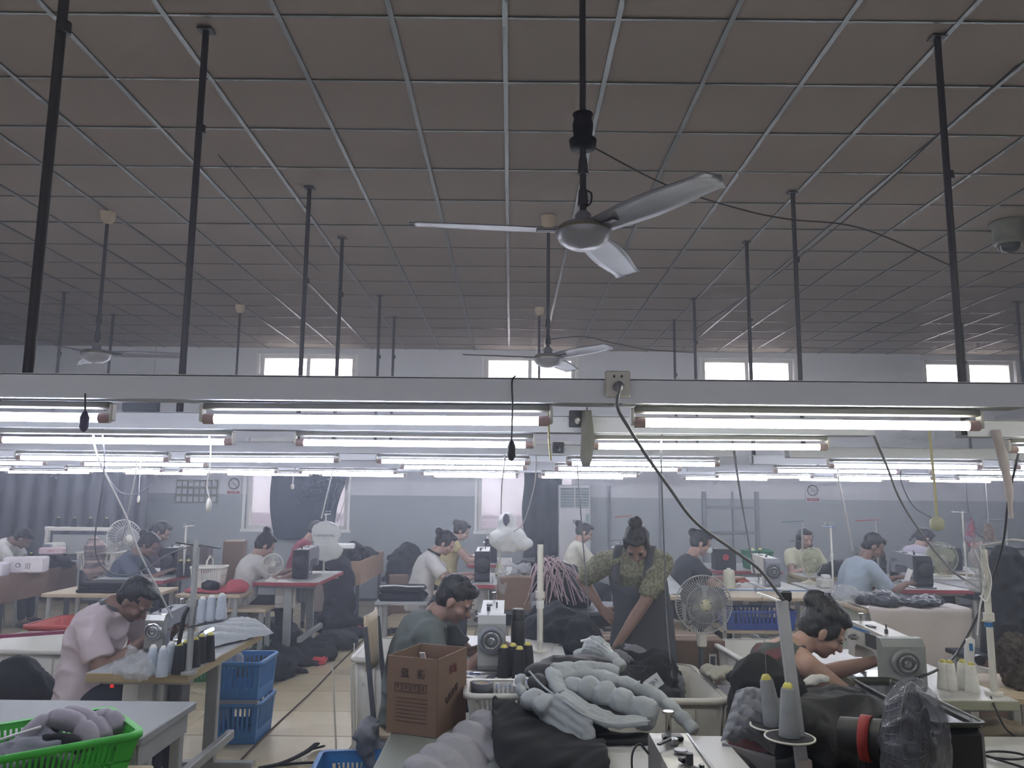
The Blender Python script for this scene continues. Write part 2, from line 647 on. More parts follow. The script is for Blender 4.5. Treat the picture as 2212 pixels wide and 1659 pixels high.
for i, y in enumerate(ROWS):
    tray(y, SEG[0][0], SEG[0][1] + .05 * (i % 2), 'long grey lamp trough, %s row counted from the front' % ORD[i])
    tray(y, SEG[1][0] + .1 * (i % 2), SEG[1][1], 'grey lamp trough beyond the gap, %s row counted from the front' % ORD[i])
# tubular lamps under the trays
XC = {0: [-6.0, -4.62, -3.23, -1.83, -.43, .94, 2.86, 4.22], 1: [-6.0, -4.62, -3.23, -1.85, -.45, .92, 2.87, 4.22], 2: [-6.0, -4.62, -3.03, -1.80, -.42, .955, 2.85, 4.2],
      3: [-5.9, -4.6, -3.2, -.415, .93, 2.84, 4.2, 5.5], 4: [-6.2, -4.5, -3.2, -1.85, -.47, .90, 2.87, 4.23, 5.6], 5: [-5.9, -4.4, -3.1, -1.89, -.46, .91, 4.2, 2.75, 5.6], 6: [-4.6, -3.2, -1.85, -.45, .94, 2.86, 4.2]}
M_BATT = mat('lamp_batten', '#77756f', .6)
proto = {}
for warm in (0, 1, 2):
    t = thing('tube_lamp', 'x', 'lamp')
    MB().box((0, 0, .052), (1.10, .035, .022), b=.004).build('batten', M_BATT, t)
    MB().cyl((-.515, 0, .012), (.515, 0, .012), .0145, n=8).build('lamp_tube', (M_TUBE, M_TUBEW, M_TUBEF)[warm], t)
    for s in (-1, 1):
        MB().cyl((s * .515, 0, .012), (s * .55, 0, .012), .0165, n=12).build('end_cap', M_CAPP, t)
        MB().box((s * .555, 0, .03), (.012, .03, .055), b=.003).build('lamp_holder', M_OFFW, t)
    proto[warm] = t
used = set()
for i, y in enumerate(ROWS):
    for x in XC[i]:
        warm = 2 if 2 <= i <= 5 else 1 if (x > 0 and i < 2) else 0      # rows at the back use the boosted glow
        lb = 'slim tube lamp glowing under the %s hanging trough from the front' % ORD[i]
        gp = 'tube lamps of the %s row' % ORD[i]
        if warm not in used:
            used.add(warm)
            o = proto[warm]
            o.location = (x, y, 1.811)
            o['label'], o['group'] = lb, gp
        else:
            o = dup(proto[warm], (x, y, 1.811), 0, lb, gp)
        o.rotation_euler = (0, random.uniform(-.006, .006), random.uniform(-.008, .008))
# drop rods
me_rod = MB().cyl((0, 0, TZ0 + .009), (0, 0, CEIL + .03), .0165, n=10).mesh('drop_rod', M_ROD)
me_fl = MB().box((0, 0, CEIL - .004), (.075, .06, .008)).mesh('rod_plate', M_ROD)
me_ck = MB().cyl((0, 0, 0), (0, 0, .04), .024, n=10).mesh('rod_clamp', M_ROD)
for i, y in enumerate(ROWS[:6]):
    for x in (-5.25, -1.555, 2.12, 5.9):
        if i == 0 and x > 0:
            continue
        r = thing('drop_rod', 'thin dark rod holding up the %s hanging trough from the front' % ORD[i], 'rod', (x, y, CEIL), 0, 'ceiling drop rods of the %s row' % ORD[i])
        for me in (me_rod, me_fl):
            o = bpy.data.objects.new('shaft' if me is me_rod else 'plate', me)
            COL.objects.link(o)
            hang(o, r)
            o.location = (0, 0, -CEIL)
        o = bpy.data.objects.new('clamp', me_ck)
        COL.objects.link(o)
        hang(o, r)
        o.location = (.008, 0, -.55 - .2 * ((i + int(x)) % 2))

# ================================================================ kit of builders
M_TOPG = mat('tabletop_grey', '#8d9090', .5, var=.05, scale=3)
M_TOPW = mat('tabletop_white', '#c9c8c6', .35, var=.04, scale=2)
M_EDGE_T = mat('edge_tan', '#a08f6c', .6, var=.1, stretch=(1, 1, 8))
M_EDGE_R = mat('edge_red', '#93343f', .5)
M_EDGE_B = mat('edge_blue', '#1f6fae', .45)
M_LEG = mat('leg_grey_paint', '#a3a5a4', .5, .2)
M_WOODL = mat('beige_wood', '#b8a88e', .6, var=.12, stretch=(1, 8, 1))
M_CONEW = mat('thread_white', '#e3e2dd', .8, bump=.25, bscale=220, stretch=(.2, .2, 3))
M_CONEG = mat('thread_grey', '#8d9094', .8, bump=.25, bscale=220, stretch=(.2, .2, 3))
M_CONEB = mat('thread_black', '#1f2126', .8, bump=.25, bscale=220, stretch=(.2, .2, 3))
M_CONEL = mat('thread_pale_blue', '#b4bcc6', .8, bump=.25, bscale=220, stretch=(.2, .2, 3))
M_YTIP = mat('cone_yellow', '#c9bf62', .5)
M_WTIP = mat('cone_whitecore', '#d8d8d0', .5)
M_CARD = mat('cardboard', '#7d6656', .85, var=.06, scale=4)
M_CARDIN = mat('cardboard_inside', '#7d5f4d', .85, var=.06)
M_PLY = mat('plywood', '#a98d74', .7, var=.16, scale=3, stretch=(.6, 4, 4))
M_TUB = mat('tub_plastic', '#d6d4cb', .4, var=.04)
M_BLKC = mat('black_cloth', '#14151a', .9, var=.25, scale=5, bump=.15, bscale=18)
M_NAVC = mat('charcoal_cloth', '#22252d', .9, var=.2, scale=5, bump=.3, bscale=30)
M_GRYC = mat('grey_puffer', '#9aa0a2', .5, var=.05, scale=6, bump=.12, bscale=90)
M_GRYD = mat('grey_puffer_dark', '#6d6f77', .55, var=.06, scale=6, bump=.12, bscale=90)
M_LIN = mat('lining_black', '#121319', .6, var=.2)
M_PINK = mat('pink_cloth', '#c04a4c', .9, var=.2)
M_PLBAG = mat('clear_plastic_bag', '#d4d6d8', .12, alpha=.3, var=.05, bump=.8, bscale=35)
M_BAGW = mat('white_plastic_bag', '#dedfdc', .3, alpha=.86, var=.04, bump=.5, bscale=18)
M_GREENB = mat('green_plastic', '#3faa3c', .45, var=.06)

def rrect(lx, ly, r, z, n=4):
    p = []
    for cx, cy, a0 in ((1, 1, 0), (-1, 1, PI / 2), (-1, -1, PI), (1, -1, 3 * PI / 2)):
        for k in range(n + 1):
            a = a0 + PI / 2 * k / n
            p.append(V((cx * (lx / 2 - r) + r * math.cos(a), cy * (ly / 2 - r) + r * math.sin(a), z)))
    return p
def tub(name, label, loc, rz, top, bot, h, m, cat='tub', group=None, lip=.025, th=.006, ribs=True, rimm=None):
    t = thing(name, label, cat, loc, rz, group)
    (a, b), (c, d) = top, bot
    R = .05
    b1 = MB()
    b1.loft([rrect(c, d, R, 0), rrect(a, b, R, h), rrect(a - 2 * th, b - 2 * th, R, h), rrect(c - 2 * th, d - 2 * th, R, .012)])
    b1.build('body', m, t)
    b2 = MB()
    rg = [rrect(a - th, b - th, R, h + .004), rrect(a + 2 * lip, b + 2 * lip, R + lip, h + .002), rrect(a + 2 * lip, b + 2 * lip, R + lip, h - .022), rrect(a + 2 * lip - .01, b + 2 * lip - .01, R + lip, h - .022), rrect(a + .004, b + .004, R, h - .006)]
    b2.loft(rg, cap=False)
    b2.build('rim', rimm or m, t)
    if ribs:
        b3 = MB()
        for s in (-1, 1):
            for k in range(-3, 4):
                f = k / 4
                b3.bar((f * c, s * (d / 2 + .001), .03), (f * a, s * (b / 2 + .001), h - .03), .012, .006, up=(1, 0, 0))
            for k in range(-2, 3):
                f = k / 3
                b3.bar((s * (c / 2 + .001), f * d * .9, .03), (s * (a / 2 + .001), f * b * .9, h - .03), .012, .006, up=(0, 1, 0))
        b3.build('ribs', m, t)
    return t
def basket(name, label, loc, rz, top, bot, h, m, cat='basket', group=None, pitch=.022, rows=1, handle=False, solid_low=.35):
    "slotted plastic basket: rim, floor and four side lattices"
    t = thing(name, label, cat, loc, rz, group)
    (a, b), (c, d) = top, bot
    MB().box((0, 0, .006), (c, d, .012), b=.003).build('basket_floor', m, t)
    rim = MB()
    rim.loft([rrect(a - .012, b - .012, .03, h), rrect(a + .03, b + .03, .045, h + .001), rrect(a + .03, b + .03, .045, h - .018), rrect(a + .018, b + .018, .04, h - .018), rrect(a - .004, b - .004, .03, h - .008)], cap=False)
    rim.build('rim', m, t)
    for side in range(4):
        w = MB()
        ax = side % 2
        s = 1 if side < 2 else -1
        def P(u, f):
            X, Y = c + (a - c) * f, d + (b - d) * f
            return V((s * X / 2, u * Y / 2, h * f)) if ax == 0 else V((u * X / 2, s * Y / 2, h * f))
        L = b if ax == 0 else a
        up = (1, 0, 0) if ax == 0 else (0, 1, 0)
        def band(f0, f1):
            w.bar((P(-1, (f0 + f1) / 2)), (P(1, (f0 + f1) / 2)), (f1 - f0) * h, .004, up=P(0, f1) - P(0, f0))
            return
        def strip(f0, f1, u0, u1):
            q = [P(u0, f0), P(u1, f0), P(u1, f1), P(u0, f1)]
            n = (q[1] - q[0]).cross(q[3] - q[0]).normalized() * .002
            w.add([x + n for x in q] + [x - n for x in q], [(0, 1, 2, 3), (7, 6, 5, 4), (0, 4, 5, 1), (1, 5, 6, 2), (2, 6, 7, 3), (3, 7, 4, 0)])
        strip(0, solid_low, -1, 1)
        strip(.88, 1, -1, 1)
        f0 = solid_low
        for r in range(rows):
            f1 = solid_low + (.88 - solid_low) * (r + 1) / rows
            if r < rows - 1:
                strip(f1 - .02, f1 + .02, -1, 1)
            n = max(4, int(L * .8 / pitch))
            strip(f0, f1, -1, -.8)
            strip(f0, f1, .8, 1)
            for k in range(1, n):
                u = -.8 + 1.6 * k / n
                strip(f0, f1, u - .42 / n, u + .42 / n)
            f0 = f1
        w.build('side_lattice', m, t)
    if handle:
        MB().tube([(0, -b / 2, h), (0, -b / 2 * .9, h + .05), (0, 0, h + .09), (0, b / 2 * .9, h + .05), (0, b / 2, h)], .008, 6).build('handle', m, t)
    return t
CONES = {}
def cone(kind, loc, label, group, h=.15, r=.034, tilt=None):
    k = (kind, round(h, 3))
    body = {'white': M_CONEW, 'grey': M_CONEG, 'black': M_CONEB, 'pale': M_CONEL}[kind]
    tip = M_WTIP if kind == 'pale' else M_YTIP
    if k not in CONES:
        t = thing('thread_cone', label, 'thread', loc, 0, group)
        MB().lathe([(r * .98, 0), (r, .004), (r * .96, h * .12), (r * .66, h * .86), (r * .6, h * .9), (r * .45, h * .91)], n=18).build('thread', body, t)
        MB().lathe([(r * .5, h * .9), (r * .5, h * .93), (r * .3, h), (r * .12, h), (r * .12, h * .93)], n=14).build('core', tip, t)
        CONES[k] = t
    else:
        t = dup(CONES[k], loc, random.uniform(0, 6), label, group)
    t.rotation_euler = (tilt[0], tilt[1], 0) if tilt else (0, 0, random.uniform(0, 6))
    return t
def sew_table(label, loc, rz, L=1.1, Wd=.52, z=.75, edge=None, top=None, group=None, th=.035, box=True, boxm=None, drawer=False, legs=True):
    edge, top = edge or M_EDGE_T, top or M_TOPG
    t = thing('sewing_table', label, 'table', loc, rz, group)
    b = MB()
    b.box((0, 0, z - th / 2), (L, Wd, th), b=.003, mi=1)
    b.box((0, 0, z + .0004), (L - .006, Wd - .006, .001), mi=0)
    b.build('tabletop', [top, edge], t)
    if legs:
        for s in (-1, 1):
            l = MB()
            l.box((s * (L / 2 - .13), 0, (z - th) / 2 + .02), (.05, .07, z - th - .04), b=.004)
            l.box((s * (L / 2 - .13), 0, z - th - .015), (.06, Wd - .06, .03), b=.003)
            l.box((s * (L / 2 - .13), 0, .03), (.06, Wd + .04, .04), b=.004)
            l.build('leg', M_LEG, t)
        MB().box((0, .12, .2), (L - .26, .04, .05), b=.004).build('stretcher', M_LEG, t)
        MB().box((-.02, -.05, .1), (.26, .2, .012), R=MX.Rotation(.25, 3, 'X'), b=.003).build('pedal', M_DGREY, t)
    if box:
        MB().box((.3, -.05, z - th - .12), (.16, .2, .22), b=.01).build('motor_box', boxm or M_OFFW, t)
        MB().box((.3, .1, z - th - .1), (.12, .06, .16), b=.008).build('pulley_cover', M_DGREY, t)
    if drawer:
        MB().box((-.25, -.1, z - th - .05), (.3, .26, .09), b=.004).build('drawer', M_LEG, t)
    return t
def sew_machine(label, loc, rz, body=None, cover=None, panel=None, sc=1., group=None, wheel=None, rings=True, base=True, panel_label=None):
    body, cover, wheel = body or M_OFFW, cover or body or M_OFFW, wheel or M_GREY
    t = thing('sewing_machine', label, 'sewing machine', loc, rz, group)
    t.scale = (sc, sc, sc)
    T = (lambda p: V((p.x, -p.z, p.y)))
    if base:
        MB().box((0, 0, .006), (.52, .18, .012), b=.003).build('bed_plate', M_STEEL if body is not M_OFFW else M_WHITE, t)
    a = MB()
    a.prism([(-.25, .1), (-.17, .1), (-.165, .155), (-.14, .175), (.05, .175), (.085, .15), (.095, .11), (.095, .013), (.185, .013), (.185, .275), (-.2, .29), (-.25, .255)], -.058, .058, T=T)
    a.build('arm', body, t)
    c = MB()
    c.prism([(.186, .013), (.232, .013), (.25, .04), (.25, .235), (.225, .272), (.186, .275)], -.068, .068, T=T)
    c.build('end_cover', cover, t)
    w = MB()
    Rw = MX.Rotation(PI / 2, 3, 'Y')
    w.lathe([(.0, 0), (.062, 0), (.066, .006), (.066, .024), (.058, .03), (.0, .03)], (.25, 0, .16), 24, Rw, cap=False)
    wo = w.build('hand_wheel', wheel, t)
    if rings:
        for k, rr in enumerate((.05, .038, .026, .013)):
            MB().lathe([(rr - .004, .029), (rr - .004, .034), (rr + .002, .034), (rr + .002, .029)], (.25, 0, .16), 20, Rw, cap=False).build('vent_ring', M_DGREY if k % 2 == 0 else M_CHROME, wo)
    n = MB()
    n.cyl((-.21, 0, .02), (-.21, 0, .11), .006, n=8)
    n.cyl((-.185, .0, .03), (-.185, 0, .11), .005, n=8)
    n.build('needle_bar', M_CHROME, t)
    MB().box((-.2, -.01, .018), (.05, .025, .008), b=.002).build('presser_foot', M_CHROME, t)
    k = MB()
    k.cyl((-.13, -.058, .215), (-.13, -.088, .215), .016, n=12)
    k.cyl((-.13, -.088, .215), (-.13, -.1, .215), .01, n=10)
    k.build('tension_knob', M_CHROME, t)
    k = MB()
    k.cyl((-.215, 0, .28), (-.215, 0, .325), .006, n=8)
    k.cyl((-.215, 0, .325), (-.215, 0, .33), .014, n=10)
    k.build('presser_post', M_CHROME, t)
    MB().box((-.05, -.02, .287), (.06, .03, .006), b=.001).build('thread_plate', M_DGREY, t)
    MB().cyl((.03, .02, .28), (.03, .02, .31), .004, n=6).build('thread_pin', M_DGREY, t)
    MB().cyl((.12, -.02, .275), (.12, -.02, .3), .009, n=8).build('oil_cap', M_DGREY, t)
    if panel:
        MB().box((.06, -.0605, .225), (.17, .006, .075), b=.004).build('control_panel', panel, t)
    return t
def thread_stand(label, loc, rz, h=.55, m=None, group=None, arms=True, armm=None, r=.009):
    m = m or M_LEG
    t = thing('thread_stand', label, 'stand', loc, rz, group)
    p = MB()
    p.cyl((0, 0, 0), (0, 0, h), r, n=10)
    p.cyl((0, 0, 0), (0, 0, .012), r * 2.6, n=12)
    p.build('pole', m, t)
    MB().cyl((0, 0, h * .5), (0, 0, h * .5 + .035), r * 1.6, n=10).build('collar', m, t)
    if arms:
        a = MB()
        a.box((.0, .06, h - .01), (.02, .26, .008), b=.002)
        a.build('thread_arm', armm or m, t)
        for y in (-.05, .05, .15):
            MB().tube([(0, y, h - .01), (0, y, h + .02), (.012, y, h + .028), (.016, y, h + .015)], .0022, 5).build('thread_hook', M_CHROME, t)
    return t
def fan_head(t, c, R, rad, depth, cage, blade, hubm, nw=44, rings=3, rw=.0022):
    "cage fan: local disc axis = -Y rotated by R; c is the hub"
    c = V(c)
    def Q(x, y, z):
        return c + R @ V((x, y, z))
    def ring(r, y, w, n=40):
        return [Q(r * math.cos(2 * PI * k / n), y, r * math.sin(2 * PI * k / n)) for k in range(n)]
    f = MB()
    f.tube(ring(rad, 0, 0), rw * 2.2, 6, closed=True)
    for k in range(1, rings):
        rr = rad * (1 - .36 * k)
        f.tube(ring(rr, -depth * .5 * (1 - (rr / rad) ** 2) - .004, 0), rw, 5, closed=True)
    for k in range(nw):
        a = 2 * PI * k / nw
        pts = []
        for q in range(5):
            rr = rad * (.16 + .84 * q / 4)
            pts.append(Q(rr * math.cos(a), -depth * .5 * (1 - (rr / rad) ** 2), rr * math.sin(a)))
        f.tube(pts, rw, 4, cap=False)
    f.build('front_grille', cage, t)
    g = MB()
    for k in range(nw):
        a = 2 * PI * (k + .5) / nw
        g.tube([Q(rad * math.cos(a), 0, rad * math.sin(a)), Q(rad * .8 * math.cos(a), depth * .5, rad * .8 * math.sin(a)), Q(rad * .25 * math.cos(a), depth * .55, rad * .25 * math.sin(a))], rw, 4, cap=False)
    g.build('rear_grille', cage, t)
    Rb = R @ MX.Rotation(PI / 2, 3, 'X')
    MB().lathe([(0, .012), (rad * .19, .012), (rad * .2, .004), (rad * .2, -.006), (0, -.006)], Q(0, -depth * .5, 0), 20, Rb, cap=False).build('centre_cap', hubm, t)
    for k in range(3):
        a0 = 2 * PI * k / 3 + .4
        def bl(u, v, a0=a0):
            rr = rad * (.12 + .76 * u)
            a = a0 + (v - .5) * (1.5 * math.sin(PI * (.15 + .8 * u)) + .2)
            return Q(rr * math.cos(a), .01 + .03 * (v - .5), rr * math.sin(a))
        MB().grid(bl, 8, 6).build('blade', blade, t)
    MB().cyl(Q(0, depth * .3, 0), Q(0, depth * .5 + .1, 0), rad * .28, rad * .22, 16).build('motor', hubm, t)
def pile(name, label, cat, m, blobs, voxel=.02, amp=.014, freq=7., group=None, smooth=4, seed=0., stretch=(1, 1, 1.4), zmin=None, rag=None):
    rag = (m in (M_BLKC, M_NAVC, M_GRYD)) if rag is None else rag
    "heap of cloth: fused blobs pushed into folds"
    b = MB()
    xs_ = [c[0] for c, r in blobs]
    ys_ = [c[1] for c, r in blobs]
    zb = min(c[2] - (r[2] if not isinstance(r, (int, float)) else r) for c, r in blobs)
    if zmin is not None:
        zb = zmin
    o0 = V((sum(xs_) / len(xs_), sum(ys_) / len(ys_), zb))
    rg = random.Random(int(abs(o0.x * 97 + o0.y * 31 + o0.z * 11) * 100))
    for c, r in blobs:
        r = V((r, r, r)) if isinstance(r, (int, float)) else V(r)
        b.ell(V(c) - o0, r, nu=20, nv=12)
        if rag:
            for k in range(7):
                d = V((rg.uniform(-1, 1), rg.uniform(-1, .4), rg.uniform(-.3, 1))).normalized()
                p = V(c) - o0 + V((d.x * r.x, d.y * r.y, d.z * r.z)) * .86
                q = MX.Rotation(rg.uniform(0, PI), 3, 'Z') @ MX.Rotation(rg.uniform(-.7, .7), 3, 'X') @ MX.Rotation(rg.uniform(-.5, .5), 3, 'Y')
                a = (r.x + r.y + r.z) / 3
                b.ell(p, (a * rg.uniform(.35, .7), a * rg.uniform(.12, .28), a * rg.uniform(.10, .2)), q, 14, 8)
    o = b.build(name, m)
    remesh(o, voxel, smooth, amp * 1.1, freq * 1.25, True, 1, .5, amp * 1.6, freq * .8)
    if zmin is not None:
        for v in o.data.vertices:
            if v.co.z < .002:
                v.co.z = .002 + v.co.z * .02
    o.location = o0
    tag(o, label, cat, group)
    return o
def puff(path, r, nseg, flat=.75, n=16, seam=.35, jit=.0, per=7, taper=1.):
    "quilted tube: returns rings bulging between seams"
    P = spline(path, max(4, int(nseg * (per + 3) / max(1, len(path) - 1))))
    m = len(P)
    rr = []
    for i in range(m):
        f = i / (m - 1)
        s = abs(math.sin(PI * f * nseg))
        rr.append(r * (1 + (taper - 1) * f) * (1 - seam + seam * s ** .38) * (1 + jit * NZ.noise(V((f * 9, r * 40, 0)))))
    return P, rr
def add_puff(b, path, r, nseg, flat=.75, n=24, seam=.35, mi=0, taper=1.):
    P, rr = puff(path, r, nseg, seam=seam, taper=taper)
    m = len(P)
    rings = []
    for i in range(m):
        t = (P[min(i + 1, m - 1)] - P[max(i - 1, 0)]).normalized()
        x = t.cross(V((0, 0, 1)))
        x = x.normalized() if x.length > .05 else V((1, 0, 0))
        y = x.cross(t)
        ring = []
        for k in range(n):
            a = 2 * PI * k / n
            sq = 1 - abs(math.sin(PI * i / (m - 1) * nseg))
            w = 1 + .05 * NZ.noise(P[i] * 14 + V((math.cos(a) * 2, math.sin(a) * 2, 0))) + .10 * sq * NZ.noise(V((math.cos(a) * 5, math.sin(a) * 5, int(i / (m - 1) * nseg + .5) * 3.1)))
            ring.append(P[i] + x * (rr[i] * math.cos(a) * w) + y * (rr[i] * flat * math.sin(a) * w))
        rings.append(ring)
    b.loft(rings, mi)
    return b
def quilt(b, fn, nu, nv, rows, amp, normal=(0, 0, 1), mi=0, diag=0., wr=.006, thick=.0):
    "padded panel over fn(u,v) with seams across v"
    N_ = V(normal)
    def g(u, v):
        p = V(fn(u, v))
        f = (v + diag * u) * rows
        s = abs(math.sin(PI * f)) ** .5
        w = NZ.noise(V((u * 11, v * rows * 2, 1.3))) * wr + NZ.noise(V((u * 34, v * rows * .8, 4))) * wr * .6
        e = min(1, min(u, 1 - u) * 12) * min(1, min(v, 1 - v) * 12)
        return p + N_ * (amp * s * e + w)
    b.grid(g, nu, nv, mi)
    return b
def word(txt, size, loc, R, m, parent=None, name='lettering', depth=.0006):
    "printed lettering as a flat text part"
    c = bpy.data.curves.new(name, 'FONT')
    c.body = txt
    c.size = size
    c.align_x = 'CENTER'
    c.align_y = 'CENTER'
    c.extrude = depth
    c.resolution_u = 2
    o0 = bpy.data.objects.new(name, c)
    c.materials.append(m)
    TMP.collection.objects.link(o0)
    vl = TMP.view_layers[0]
    vl.update()
    me = bpy.data.meshes.new_from_object(o0.evaluated_get(vl.depsgraph))
    TMP.collection.objects.unlink(o0)
    bpy.data.objects.remove(o0)
    o = bpy.data.objects.new(name, me)
    COL.objects.link(o)
    o.location = loc
    o.rotation_euler = R.to_euler()
    hang(o, parent, True)
    return o
def face_R(n, up=(0, 0, 1)):
    "rotation that makes a flat text face along n"
    z = V(n).normalized()
    x = V(up).cross(z).normalized()
    y = z.cross(x)
    return MX((x, y, z)).transposed()

# ================================================================ people
SKINS = {'a': mat('skin_a', '#94766a', .55, var=.06, scale=9), 'b': mat('skin_b', '#7b6055', .55, var=.06, scale=9), 'c': mat('skin_c', '#a8887a', .55, var=.06, scale=9)}
M_HAIR = mat('black_hair', '#1d1c21', .5, var=.3, scale=30, stretch=(1, 1, .2), bump=.5, bscale=60)
M_EYE = mat('eye_dark', '#17120f', .3)
M_LIP = mat('lip', '#8c504b', .5)
M_SHOE = mat('shoe_dark', '#2a2a2e', .6)
def ik(S, Wp, l1, l2, hint):
    S, Wp = V(S), V(Wp)
    d = Wp - S
    D = min(d.length, (l1 + l2) * .995)
    a = (l1 * l1 - l2 * l2 + D * D) / (2 * D)
    h = math.sqrt(max(0, l1 * l1 - a * a))
    u = d.normalized()
    hv = V(hint)
    hv = (hv - u * hv.dot(u)).normalized()
    return S + u * a + hv * h
def hand(b, Wp, d, n, side, curl=.5, s=1., spread=.14):
    "wrist, direction to the knuckles, palm normal, thumb side sign"
    d = V(d).normalized()
    n = V(n)
    n = (n - d * n.dot(d)).normalized()
    x = d.cross(n) * side          # towards the thumb
    K = V(Wp) + d * (.075 * s)
    for k in range(5):
        f = k / 4
        b.cap(V(Wp) + x * ((f - .5) * .034 * s), .0145 * s, K + x * ((f - .5) * .058 * s), .0115 * s, 8)
    L = (.062, .073, .069, .054)
    for k in range(4):
        f = 1 - k / 3
        p = K + x * ((f - .5) * .066 * s)
        dd = (d + x * ((f - .5) * spread * 2)).normalized()
        ang = 0
        for q, fr in enumerate((.44, .32, .27)):
            ang += curl * (.55, .8, .6)[q]
            e = dd * math.cos(ang) + n * math.sin(ang)
            p2 = p + e * (L[k] * fr * s * 1.08)
            b.cap(p, (.0088, .0082, .0075)[q] * s, p2, (.0082, .0075, .0066)[q] * s, 8)
            p = p2
    p = V(Wp) + d * (.022 * s) + x * (.022 * s)
    dd = (d * .62 + x * .7 + n * .28).normalized()
    p2 = p + dd * .042 * s
    b.cap(p, .0125 * s, p2, .0098 * s, 8)
    dd = (d * .9 + x * .3 + n * .35).normalized()
    b.cap(p2, .0098 * s, p2 + dd * .034 * s, .0078 * s, 8)
def ring_ell(c, ax, ay, rx, ry, n=24):
    return [V(c) + V(ax) * (rx * math.cos(2 * PI * k / n)) + V(ay) * (ry * math.sin(2 * PI * k / n)) for k in range(n)]
def torso_rings(pel, che, nek, g=1., bulk=1., belly=1., low=0.):
    P = spline([pel, pel.lerp(che, .5) + V((-.015, 0, 0)), che, nek], 5)
    m = len(P)
    R = []
    keys = [(0, .158, .118), (.18, .160, .120), (.4, .148, .112 * belly), (.62, .165, .116), (.8, .172, .106), (.92, .125, .078), (1, .062, .055)]
    for i, p in enumerate(P):
        f = i / (m - 1)
        for (a, ra, da), (c, rc, dc) in zip(keys, keys[1:]):
            if a <= f <= c:
                k = (f - a) / (c - a)
                rl, rd = ra + (rc - ra) * k, da + (dc - da) * k
        t = (P[min(i + 1, m - 1)] - P[max(i - 1, 0)]).normalized()
        y = V((0, 1, 0))
        x = y.cross(t).normalized()
        R.append(ring_ell(p, y, x, rl * bulk * g, rd * bulk * g))
    return R
def person(label, loc, rz, pel, che, nek, head, hdir, lw, rw, lhint=(-.2, .5, -1), rhint=(-.2, -.5, -1), skin='a', top=None, topname='shirt', bottom=None,
           hair='short', sleeve=.62, bulk=1., belly=1., vox=.0055, near=True, legs='sit', lhand=None, rhand=None, curl=.5, shx=.165, lean_y=0., hs=1., kn=None, neck_skin=True, collar=None, sleeveless=False, extra=None, hroll=0.):
    "one figure facing +X in its own frame, standing or sitting on the floor at z = 0"
    pel, che, nek, head = V(pel), V(che), V(nek), V(head)
    t = thing('person', label, 'person', loc, rz)
    sk = SKINS[skin]
    spine = (nek - che).normalized()
    shc = che.lerp(nek, .62)
    up = (nek - pel).normalized()
    S = {1: shc + V((0, shx * bulk, -.02)), -1: shc + V((0, -shx * bulk, -.02))}
    Wr = {1: V(lw), -1: V(rw)}
    H = {1: lhint, -1: rhint}
    E = {s: ik(S[s], Wr[s], .27, .24, H[s]) for s in (1, -1)}
    hf = V(hdir).normalized()
    hl = V((0, 0, 1)).cross(hf)
    hl = hl.normalized() if hl.length > .05 else V((0, 1, 0))
    hu = hf.cross(hl).normalized()
    if hroll:
        Rr = MX.Rotation(hroll, 3, hf)
        hl, hu = Rr @ hl, Rr @ hu
    HR = MX((hf, hl, hu)).transposed()
    def h(x, y, z):
        return head + HR @ (V((x, y, z)) * hs)
    b = MB()
    b.ell(h(-.012, 0, .022), (.094 * hs, .076 * hs, .092 * hs), HR, 24, 16)          # cranium
    b.ell(h(.022, 0, -.03), (.066 * hs, .062 * hs, .078 * hs), HR, 20, 14)           # face
    b.ell(h(.048, 0, -.088), (.026 * hs, .026 * hs, .022 * hs), HR, 14, 10)          # chin
    b.ell(h(.01, 0, -.068), (.058 * hs, .054 * hs, .036 * hs), HR, 16, 10)           # jaw
    b.cap(h(.082, 0, -.006), .0085 * hs, h(.1, 0, -.036), .0125 * hs, 8)             # nose
    for s in (1, -1):
        b.ell(h(-.006, s * .076, -.016), (.018 * hs, .0085 * hs, .031 * hs), HR, 10, 8)
        b.ell(h(.073, s * .03, .012), (.014 * hs, .026 * hs, .009 * hs), HR, 10, 8)
        b.ell(h(.055, s * .042, -.032), (.026 * hs, .02 * hs, .022 * hs), HR, 10, 8)
        b.cap(h(.082, s * .009, -.036), .008 * hs, h(.084, s * .01, -.037), .008 * hs, 8)
    b.cap(h(.078, -.012, -.062), .0075 * hs, h(.078, .012, -.062), .0075 * hs, 8)
    b.cap(nek - spine * .05, .058, h(-.022, 0, -.05), .052 * hs, 14)                 # neck
    g = .88
    if sleeveless:
        b.loft(torso_rings(pel, che, nek, .96, bulk, belly))
        b.ell(shc + V((0, 0, -.03)), (.075, .17 * bulk, .07), None, 20, 12)
    else:
        b.cap(pel, .07, che, .08, 12)
        b.cap(che, .08, nek, .05, 12)
    for s in (1, -1):
        sh = shc + V((0, s * .1, .0))
        b.cap(sh, .05, S[s], .052 * bulk, 12)
        b.cap(S[s], .05 * bulk, E[s], .04 * bulk, 12)
        b.cap(E[s], .039 * bulk, E[s].lerp(Wr[s], .35), .038 * bulk, 12)
        b.cap(E[s].lerp(Wr[s], .35), .038 * bulk, Wr[s], .0245, 12)
        hd = (lhand if s == 1 else rhand)
        dd = (Wr[s] - E[s]).normalized()
        if hd is None:
            hd = (dd + V((0, 0, -.1)), V((0, 0, -1)))
        hand(b, Wr[s], hd[0], hd[1], (1 if s == -1 else -1), curl)
    hip = {s: pel + V((0.0, s * .09, -.03)) for s in (1, -1)}
